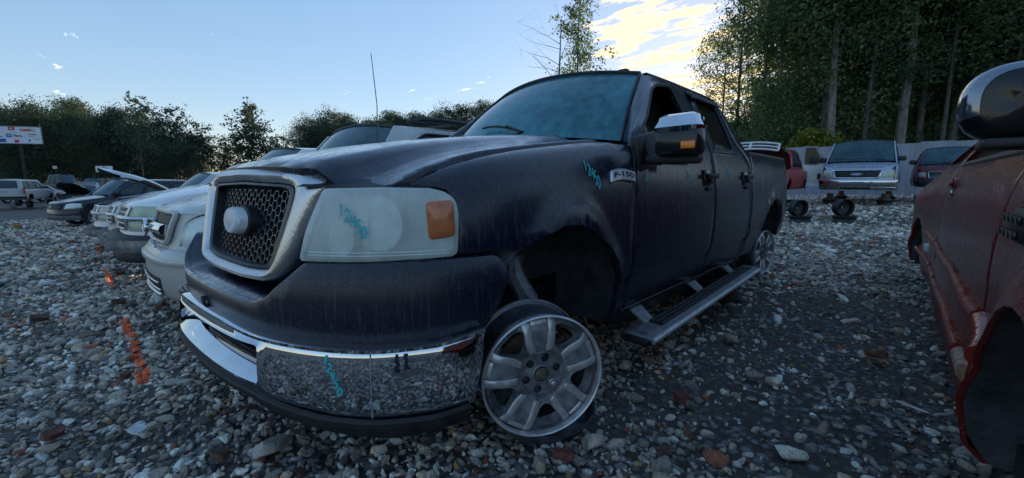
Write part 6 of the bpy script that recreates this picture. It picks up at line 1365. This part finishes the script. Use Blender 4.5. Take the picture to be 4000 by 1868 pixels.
# ------------------------------------------------------------------ alloy rims of the pickup
def alloy_rim(name, label, R, W, mtx, group=None, dusty=0):
    T = thing(name, label, 'wheel rim', (0, 0, 0), 0, group); T.matrix_world = mtx
    def h(r): return lerp_tab([(0, -.040), (.35*R, -.040), (.42*R, -.020), (.8*R, -.012), (.93*R, -.03), (R, -.03)], r)
    mb = MB(); mb.lathe([(R*.955, -.028), (R*.965, -.004), (R*.985, .0), (R*1.0, -.004), (R*1.0, -.016)], 64); mb.build('outer_lip', M['alloy'], T)
    mb = MB(); mb.lathe([(R*.995, -.014), (R*.94, -.026), (R*.905, -.05), (R*.87, -.075), (R*.855, -.10), (R*.875, -W*.72), (R*.93, -W*.90), (R*.94, -W*.97), (R*1.0, -W), (R*1.0, -W-.010), (R*.97, -W-.012), (R*.92, -W*.97), (R*.86, -W*.7), (R*.83, -.10), (R*.90, -.04), (R*.955, -.030)], 64); mb.build('barrel', M['barrel'], T)
    mb = MB(); mb.lathe([(R*.985, -W-.013), (R*1.004, -W-.012), (R*1.004, -W+.003), (R*.99, -W+.003)], 64); mb.build('back_lip', M['alloy'], T)
    C = [(R*.935*math.cos(a), R*.935*math.sin(a)) for a in lin(0, 2*PI, 61)[:-1]]; holes = []
    for k in range(5):
        a0 = PI/2+.10+PI/5+k*2*PI/5; q = []
        pol = [(.49*R, -.10), (.58*R, -.20), (.84*R, -.31), (.88*R, -.16), (.88*R, .16), (.84*R, .31), (.58*R, .20), (.49*R, .10)]
        q = [(r*math.cos(a0+t), r*math.sin(a0+t)) for r, t in pol]; holes.append(rnd(q, .012, 3))
    f = lambda u, v: (u, v, h(math.hypot(u, v)))
    face = panel('spoke_disc', [C]+holes, f, M['alloy_dark'], T, .014, .035, .002)
    for k in range(5):
        a = PI/2+.10+k*2*PI/5; ca, sa = math.cos(a), math.sin(a)
        for s in (-1, 1):
            pol = [(.405*R, s*.085*R), (.405*R, s*.18*R), (.55*R, s*.235*R), (.80*R, s*.255*R), (.91*R, s*.29*R), (.93*R, s*.165*R), (.60*R, s*.125*R)]
            q = [(p*ca-t*sa, p*sa+t*ca) for p, t in pol]
            if s < 0: q = q[::-1]
            panel('spoke_edge', rnd(q, .003, 2), f, M['alloy'], face, .02, .006, .001, off=.0035)
        pol = [(.86*R, -.13*R), (.93*R, -.125*R), (.93*R, .125*R), (.86*R, .13*R)]
        panel('spoke_end', [(p*ca-t*sa, p*sa+t*ca) for p, t in pol], lambda u, v: (u, v, h(math.hypot(u, v))+.006-.02*(math.hypot(u, v)/R-.86)), M['alloy'], face, .02, .006, .001)
    mb = MB(); mb.lathe([(.40*R, -.038), (.385*R, -.026), (.36*R, -.026), (.35*R, -.040), (.17*R, -.042), (.165*R, -.030), (.145*R, -.026), (.13*R, -.030), (.125*R, -.07), (0, -.07)], 40); mb.build('hub_plate', M['alloy_dark'], face)
    for k in range(6):
        a = k*PI/3+.3; mb = MB(); m4 = Matrix.Translation((.265*R*math.cos(a), .265*R*math.sin(a), -.041)); mb.lathe([(.014, 0), (.0155, .005), (.012, .007), (.0095, .001), (0, .001)], 14, m4)
        if k == 5: mb.lathe([(.010, .0), (.010, .016), (.006, .019), (0, .019)], 6, m4)
        mb.build('lug_hole', M['black'] if k != 5 else M['alloy'], face)
    mb = MB(); mb.lathe([(.026, -.075), (.026, -.030), (.018, -.026), (.012, -.012), (.010, -.005), (0, -.004)], 18); mb.build('wheel_hub', M['rust'], T)
    mb = MB(); mb.lathe([(0, -.13), (R*.62, -.13), (R*.62, -.118), (0, -.118)], 32); mb.build('brake_rotor', M['rust'], T)
    mb = MB(); mb.box((R*.45, R*.2, -.11), (.09, .13, .05), bev=.015, rz=.5); mb.build('brake_caliper', M['rust'], T)
    return T
M['barrel'] = simple('dusty_barrel', (.12, .12, .135), .36, .6, nscale=14, namp=.3, rvar=.1, bump=.1)
def orient(c, n, spin=0, roll=0):
    z = Vector(n).normalized(); y = Vector((0, 0, 1)); x = y.cross(z).normalized(); y = z.cross(x)
    m = Matrix((x, y, z)).transposed().to_4x4(); return Matrix.Translation(c) @ m @ Matrix.Rotation(roll, 4, 'Z')
GZ0 = .085
alloy_rim('alloy_rim', 'five-spoke alloy rim standing bare under the pickup\'s empty front wheel arch', .243, .205, orient((-.262, -1.112, .372), (-.50, -.865, -.02)), 'alloy rims of the pickup')
alloy_rim('alloy_rim', 'five-spoke alloy rim standing under the pickup\'s rear wheel arch', .245, .23, orient((3.93, -.93, .31), (-.18, -.98, .02), roll=.4), 'alloy rims of the pickup')
alloy_rim('alloy_rim', 'five-spoke alloy rim on the far side under the pickup\'s front', .243, .205, orient((.1, 1.0, .33), (0, 1, 0)), 'alloy rims of the pickup')
def lying(name, label, c, R, W, mat, group, tilt=(0, 0, 0)):
    T = flat_rim(name, label, c, R, W, mat, group, tilt); return T
lying('flat_rim', 'dull rim lying flat beneath the standing front alloy rim', (-.075, -.945, -.005), .235, .14, M['barrel'], 'rims laid flat under the pickup', (.03, -.03, 0))
lying('flat_rim', 'black rim lying flat under the middle of the running board', (2.58, -.80, .06), .25, .19, M['steel_rim'], 'rims laid flat under the pickup')
lying('flat_rim', 'rim lying flat under the rear axle of the pickup', (3.70, -.45, .06), .25, .19, M['steel_rim'], 'rims laid flat under the pickup')
# ------------------------------------------------------------------ red car close on the right
def red_car():
    T = thing('red_car', 'dark wet red car close at right edge with ribbed cladding and black mirror', 'car')
    rp = paint('wet_red_paint', (.14, .009, .008), dust=(.22, .07, .05), dustamt=.05, rough=.27, drops=1.0, streak=.25, dscale=85, top=.05, coat=.25)
    rl = paint('red_cladding_paint', (.23, .015, .011), dust=(.24, .09, .07), dustamt=.10, rough=.34, drops=1.0, streak=.2, dscale=85, coat=.3)
    G = [(.20, .275), (.30, .252), (.38, .236), (.44, .225), (.50, .228), (.545, .242), (.58, .245), (.62, .238), (.70, .243), (.85, .240), (.98, .248), (1.08, .262), (1.16, .285), (1.21, .305), (1.30, .35), (1.62, .60)]
    def S(x, z):
        g = smooth_tab(G, z); k = 1-sst(.95, 1.15, z)
        g -= .10*sst(3.3, 4.7, x)*k; g += .10*sst(4.9, 5.4, x)
        r = math.hypot(x+.10, (z-.34)); g -= .035*(1-sst(.50, .62, r))*(z > .3)
        return (x, -2.05-g+.0141*(x+1.44), z)
    # outward normal is +y, so outlines run clockwise in (x,z)
    def pan(nm, poly, mat, par=T, step=.06, th=.03, off=0, rd=.003):
        fn = lambda u, v: S(-u, v)
        if isinstance(poly[0][0], (int, float)): poly = [poly]
        return panel(nm, [[(-a, b) for a, b in l] for l in poly], fn, mat, par, step, th, rd, off=off)
    arch = [(-.10+.50*math.cos(a), .34+.50*math.sin(a)) for a in lin(-.16, PI+.16, 20)]
    pan('front_fender', [(.56, .28)]+[(.44, .26)]+arch+[(-1.0, .28), (-1.0, .95), (-.6, 1.08), (.1, 1.16), (.56, 1.19)], rp, th=.012)
    win = [(.62, 1.215), (1.05, 1.55), (1.72, 1.585), (1.72, 1.215)]; dr = [(.575, .26), (.575, 1.19), (.60, 1.21), (1.08, 1.60), (1.80, 1.62), (1.80, 1.2), (2.86, 1.2), (2.86, .9), (2.88, .26)]
    win = [(.66, 1.235), (1.10, 1.54), (2.40, 1.585), (2.72, 1.235)]
    d = pan('front_door', [[(.575, .26), (.575, 1.20), (1.06, 1.60), (2.46, 1.62), (2.84, 1.21), (2.86, .9), (2.86, .26)], win], rp, step=.05)
    pan('side_window', win, M['glass_dark'], d, .1, .004, off=-.02)
    pan('window_sill_seal', [(.62, 1.200), (2.80, 1.205), (2.80, 1.228), (.62, 1.225)], M['black'], d, .1, .012, off=.004)
    qw = [(2.98, 1.24), (2.70, 1.54), (3.55, 1.50), (3.95, 1.24)]
    ra = [(4.25+.42*math.cos(a), .34+.42*math.sin(a)) for a in lin(-.16, PI+.16, 16)][::-1]
    q = pan('rear_quarter', [[(2.875, .26), (2.875, 1.20), (2.50, 1.62), (3.55, 1.57), (4.05, 1.21), (5.2, 1.12), (5.25, .6), (5.2, .27)][::1]+ra[::-1]+[(3.83, .27)], qw], rp, step=.07)
    pan('quarter_window', qw, M['glass_dark'], q, .1, .004, off=-.02)
    # roof and bonnet edges, so the car has a body beyond its side
    def far(y, z, xs): return [(x, y, z) for x in xs]
    loft('roof', [[(x, S(x, 1.60)[1]+.01, 1.60) for x in lin(1.0, 3.6, 9)], [(x, -2.75, 1.66) for x in lin(1.1, 3.5, 9)], [(x, -3.6, 1.66) for x in lin(1.1, 3.5, 9)], [(x, -3.95, 1.58) for x in lin(1.0, 3.6, 9)], [(x, -4.05, 1.2) for x in lin(.6, 4.0, 9)], [(x, -4.05, .3) for x in lin(.6, 4.0, 9)]], rp, T)
    loft('bonnet', [[(x, S(x, z)[1]+.012, z+.01) for x, z in ((-1.0, .95), (-.6, 1.08), (.1, 1.165), (.56, 1.20))], [(-1.0, -2.7, 1.03), (-.6, -2.7, 1.14), (.1, -2.7, 1.21), (.56, -2.7, 1.25)], [(-1.0, -3.7, 1.03), (-.6, -3.7, 1.14), (.1, -3.7, 1.21), (.56, -3.7, 1.25)], [(-1.0, -4.05, .3), (-.6, -4.05, .3), (.1, -4.05, .3), (.56, -4.05, .3)]], rp, T)
    loft('windshield', [[(.50, -2.42, 1.22), (1.04, -2.66, 1.60)], [(.35, -3.2, 1.24), (.95, -3.2, 1.65)], [(.50, -3.95, 1.22), (1.04, -3.85, 1.60)]], M['windshield2'], T)
    loft('back_panel', [[(4.05, -2.36, 1.22), (3.55, -2.60, 1.58)], [(4.1, -3.2, 1.24), (3.6, -3.2, 1.64)], [(4.05, -4.0, 1.22), (3.55, -3.9, 1.58)]], M['glass_dark'], T)
    loft('tail', [[(5.22, -2.30, .3), (5.25, -2.30, .7), (5.20, -2.33, 1.12), (4.05, -2.34, 1.22)], [(5.35, -3.2, .3), (5.38, -3.2, .7), (5.3, -3.2, 1.14), (4.05, -3.2, 1.26)], [(5.22, -4.0, .3), (5.25, -4.0, .7), (5.2, -4.0, 1.12), (4.05, -4.0, 1.22)]], rp, T)
    # cladding: two ribs with breaks, a pale end on the lower one
    def rib(nm, xs, z0, z1, w, mat, drop=0, d0=0):
        # rounded bar with a flat top, standing off the door
        rows = []
        for i, x in enumerate(xs):
            t = i/(len(xs)-1); z = z0+(z1-z0)*t-drop*t*t+.006*math.sin(x*5.1)+.004*math.sin(x*13); b = Vector(S(x, z)); ww = w if isinstance(w, (int, float)) else w[0]+(w[1]-w[0])*t
            rows.append([tuple(b+Vector((0, o*ww, p*ww))) for o, p in ((-.8, 1.0), (.15, .95), (.62, .62), (.82, .1), (.72, -.5), (.35, -1.0), (-.8, -1.3))])
        o = loft(nm, rows, mat, T, cu=True); n = len(rows)
        for r in (rows[0], rows[-1]): mb = MB(); mb.add(r, [tuple(range(7))]); mb.build('rib_end', mat, o, smooth=False)
        return o
    rib('cladding_rib', lin(2.84, .60, 14), .655, .655, (.026, .034), rl); rib('cladding_rib', lin(3.75, 2.9, 5), .655, .655, .026, rl); rib('cladding_rib', lin(.565, .37, 5), .650, .625, (.036, .030), rl, .03)
    rib('cladding_rib', lin(2.84, .84, 14), .475, .480, (.022, .030), rl); rib('cladding_rib', lin(4.0, 2.9, 5), .475, .475, .022, rl)
    pale = simple('pale_end', (.36, .22, .15), .45, nscale=30, namp=.3, bump=.5, bscale=90); rib('pale_rib_end', lin(.80, .60, 4), .475, .462, (.030, .030), pale)
    pan('lower_cladding', [(.60, .24), (.60, .43), (.9, .455), (2.84, .455), (2.84, .24)], rl, T, .08, .02, off=.010)
    mb = MB(); c = Vector(S(3.05, .60)); m4 = Matrix.Translation(c+Vector((0, .03, 0))) @ Matrix.Rotation(-PI/2, 4, 'X'); mb.lathe([(.035, 0), (.035, .02), (.028, .028), (0, .026)], 20, m4); mb.build('side_marker', M['lens'], T)
    # handle
    c = Vector(S(2.42, 1.085)); mb = MB(); m4 = Matrix.Translation(c) @ Matrix.Rotation(-PI/2, 4, 'X') @ Matrix.Diagonal((1.7, 1, 1, 1)); mb.lathe([(.052, -.01), (.050, .008), (.040, .012), (.034, -.004), (0, -.006)], 24, m4); mb.build('handle_cup', rp, d)
    mb = MB(); mb.box(c+Vector((0, .022, .006)), (.13, .022, .030), bev=.010); mb.build('door_handle', rp, d); mb = MB(); mb.box(c+Vector((-.02, .014, -.050)), (.045, .02, .035), bev=.008); mb.build('key_lock', M['chrome_dull'], d)
    # black ribbed emblem
    pan('emblem_plate', rnd([(.11, .955), (.11, 1.035), (.36, 1.035), (.36, .955)], .01), M['black'], T, .05, .010, off=.012)
    mb = MB()
    for i in range(4):
        for j in range(2): p = Vector(S(.15+i*.058, .976+j*.038)); mb.box(p+Vector((0, .028, 0)), (.036, .010, .022), bev=.004)
    mb.build('emblem_letters', M['gloss_black'], T)
    # wheel well and the rest of the underside
    mb = MB(); rows = [[(x, S(x, max(.25, z))[1]-dy, z) for x, z in arch] for dy in (.01, .35)]
    loft('wheel_well', rows, M['liner'], T); mb.box((-.10, -2.68, .55), (1.2, .04, .9)); mb.box((2.2, -3.1, .30), (5.6, 1.5, .10)); mb.box((-.10, -3.0, .75), (1.1, .6, .5)); mb.build('underbody', M['dark'], T)
    rows = [[(x, S(x, max(.25, z))[1]-dy, z) for x, z in ra] for dy in (.01, .4)]; loft('wheel_well', rows, M['liner'], T)
    mb = MB(); mb.box((4.62, -2.24, .42), (.02, .16, .34), ry=.12); mb.build('mud_flap', M['black'], T)
    # mirror
    mb = MB(); C = Vector((.60, -2.275, 1.352)); n = 18; rows = []
    for i, (t, ry, rz_, dx) in enumerate(((-.075, .02, .02, -.0), (-.068, .085, .085, 0), (-.045, .118, .108, .0), (0, .132, .120, .0), (.045, .134, .121, 0), (.085, .130, .118, 0), (.10, .122, .112, 0))):
        rows.append([(C.x+t+.02*math.cos(a), C.y+ry*math.copysign(abs(math.cos(a))**.75, math.cos(a)), C.z+rz_*math.copysign(abs(math.sin(a))**.8, math.sin(a))-.0*t) for a in lin(0, 2*PI, n+1)[:-1]])
    mh = loft('mirror_housing', rows, M['gloss_black'], T, cu=True)
    mb = MB(); mb.add(rows[0], [tuple(range(n))]); mb.build('mirror_nose', M['gloss_black'], mh)
    mb = MB(); mb.add([(p[0]-.008, p[1], p[2]) for p in rows[-1]], [tuple(range(n-1, -1, -1))]); mb.build('mirror_glass', M['chrome'], mh)
    # bright glass-smooth cap on its outer, upper side
    def capf(u, v):
        a = u; t = v; ry = lerp_tab([(-.068, .085), (-.045, .118), (0, .132), (.045, .134), (.095, .127)], t)*1.02; rz2 = lerp_tab([(-.068, .085), (-.045, .108), (0, .120), (.045, .121), (.095, .114)], t)*1.02
        return (C.x+t+.02*math.cos(a), C.y+ry*math.copysign(abs(math.cos(a))**.75, math.cos(a)), C.z+rz2*math.copysign(abs(math.sin(a))**.8, math.sin(a)))
    grid('mirror_cap', capf, lin(-.35, 1.75, 16), lin(-.066, .094, 10), simple('mirror_shell', (.25, .27, .31), .10, .85, nscale=10, namp=.06, rvar=.04), mh)
    mb = MB(); mb.box((.64, -2.30, 1.225), (.22, .20, .030), bev=.01); mb.box((.66, -2.36, 1.215), (.20, .08, .05), bev=.015); mb.build('mirror_foot', M['black'], T)
red_car()
# ------------------------------------------------------------------ litter on the stones
def ground_px(u, v):
    fw = Vector((math.sin(.816)*math.cos(.138), math.cos(.816)*math.cos(.138), -math.sin(.138))); rt = Vector((math.cos(.816), -math.sin(.816), 0)); up = rt.cross(fw)
    d = fw+rt*((u-2000)/1640)-up*((v-934)/1640); p = Vector((-1.44, -2.05, 1.11)); z = .1
    for _ in range(20):
        t = (z-p.z)/d.z; q = p+d*t; z = gzf(q.x, q.y)+.01
    return q
def chunk(name, label, cat, u, v, dims, mat, seed, group=None, lift=.0, rz=0):
    rs = random.Random(seed); q = ground_px(u, v); bm = bmesh.new(); bmesh.ops.create_cube(bm, size=1)
    bmesh.ops.subdivide_edges(bm, edges=bm.edges[:], cuts=2, use_grid_fill=True)
    for w in bm.verts:
        k = 1-.12*(abs(w.co.x)+abs(w.co.y) > .9); w.co = Vector((w.co.x*dims[0]*k*rs.uniform(.85, 1.08), w.co.y*dims[1]*k*rs.uniform(.85, 1.08), w.co.z*dims[2]*rs.uniform(.8, 1.1)))
    me = bpy.data.meshes.new(name); bm.to_mesh(me); bm.free(); me.materials.append(mat)
    o = bpy.data.objects.new(name, me); COL.objects.link(o); o.location = (q.x, q.y, q.z+dims[2]*.5+.012+lift); o.rotation_euler = (rs.gauss(0, .15), rs.gauss(0, .15), rz or rs.random()*3); tag(o, label, cat, group)
bk_ = simple('brick_red', (.13, .045, .03), .85, nscale=25, namp=.35, bump=.6, bscale=70); bk2 = simple('brick_brown', (.085, .05, .036), .9, nscale=25, namp=.35, bump=.6, bscale=70); wp_ = simple('white_plastic_scrap', (.55, .57, .58), .5, nscale=20, namp=.1, bump=.2); yl = simple('dry_leaf', (.36, .22, .05), .7, nscale=20, namp=.2)
for i, (u, v, d, m, lab) in enumerate((
        (157, 1255, (.11, .07, .035), bk2, 'brown brick piece in the gravel at far left edge'), (465, 1193, (.10, .06, .05), bk2, 'brown brick chunk right of the white scrap near the orange dashes'),
        (629, 1204, (.07, .05, .03), bk_, 'red brick chip in front of the silver SUV bumper'), (492, 1485, (.06, .04, .03), bk_, 'red brick chip left of the nearest orange dash'),
        (280, 950, (.10, .07, .05), bk2, 'brown brick lump left of the third orange dash'), (2665, 1575, (.09, .06, .035), bk_, 'red brick piece on the stones right of the alloy rim'),
        (470, 1075, (.09, .06, .04), bk_, 'brick piece behind the second orange dash'), (3420, 1400, (.10, .07, .03), bk_, 'flat red brick piece beside the red car'), (2600, 1790, (.06, .05, .03), bk2, 'brick chip at the bottom right of the alloy rim'),
        (2200, 1800, (.08, .04, .03), bk_, 'red brick sliver below the alloy rim'), (860, 1800, (.07, .05, .03), bk2, 'brown brick chip at the bottom under the bumper'), (210, 1715, (.07, .05, .025), bk_, 'red brick chip near the bottom left corner'))):
    chunk('brick_piece', lab, 'brick piece', u, v, d, m, 30+i, 'brick pieces in the gravel')
for i, (u, v, d, m, lab) in enumerate((
        (359, 1185, (.07, .045, .008), wp_, 'bright white plastic scrap left of the brown brick chunk'), (203, 1104, (.10, .02, .006), wp_, 'long white sliver on the stones at left'), (570, 1340, (.055, .02, .006), wp_, 'white sliver right of the nearest orange dash'),
        (475, 1245, (.05, .02, .008), wp_, 'white chip at the top of the nearest orange dash'), (3560, 1610, (.11, .010, .008), wp_, 'thin white plastic strip lying beside the red car, left one'), (3685, 1640, (.10, .008, .008), wp_, 'thin white plastic strip touching the red car sill'),
        (540, 1700, (.06, .05, .012), wp_, 'pale flat shard in the bottom left gravel'))):
    chunk('plastic_scrap', lab, 'scrap', u, v, d, m, 60+i, 'pale scraps in the gravel', lift=.01)
for i, (u, v, lab) in enumerate(((68, 893, 'orange-brown dry leaf clump on the lane at far left'), (2635, 1165, 'small yellow leaf by the running board'), (2735, 1100, 'small dry leaf behind the running board'))):
    chunk('dry_leaf', lab, 'leaf', u, v, (.05, .035, .006) if i else (.25, .12, .12), yl, 80+i, 'dry leaves on the ground')
for i, (u, v, s, lab) in enumerate(((2330, 1740, .10, 'large pale stone right below the alloy rim'), (2690, 1590, .09, 'large pale stone behind the red brick piece'), (3080, 1790, .12, 'large whitish rock at bottom right'), (1060, 1760, .12, 'large pale rock under the front bumper'), (2860, 1330, .11, 'brown rock beyond the running board tip'), (2950, 1480, .09, 'pale stone in the middle of the lane'), (2440, 1440, .09, 'dark rock below the running board front'))):
    q = ground_px(u, v); o = bpy.data.objects.new('rock', stone_shape(300+i, 3)); COL.objects.link(o); o.location = (q.x, q.y, q.z+s*.18); o.scale = (s*.52,)*3; o.rotation_euler = (0, 0, i); tag(o, lab, 'rock', 'bigger rocks in the gravel')
# a weed clump out on the lane and a pale wheel track
def weeds(u, v):
    q = ground_px(u, v); rs = random.Random(5); mb = MB()
    for i in range(60):
        a = rs.random()*6.28; l = rs.uniform(.15, .5); d = Vector((math.cos(a), math.sin(a), rs.uniform(1.2, 3))).normalized(); b = Vector((rs.gauss(0, .09), rs.gauss(0, .09), 0)); mb.tube([b, b+d*l*.6, b+d*l+Vector((0, 0, -.04))], [.004, .003, .001], 3, caps=False)
    tag(mb.build('weed_clump', simple('dry_weed', (.10, .10, .06), .9), None, loc=(q.x, q.y, q.z)), 'clump of dry weeds on the lane at far left', 'weeds')
weeds(52, 815)
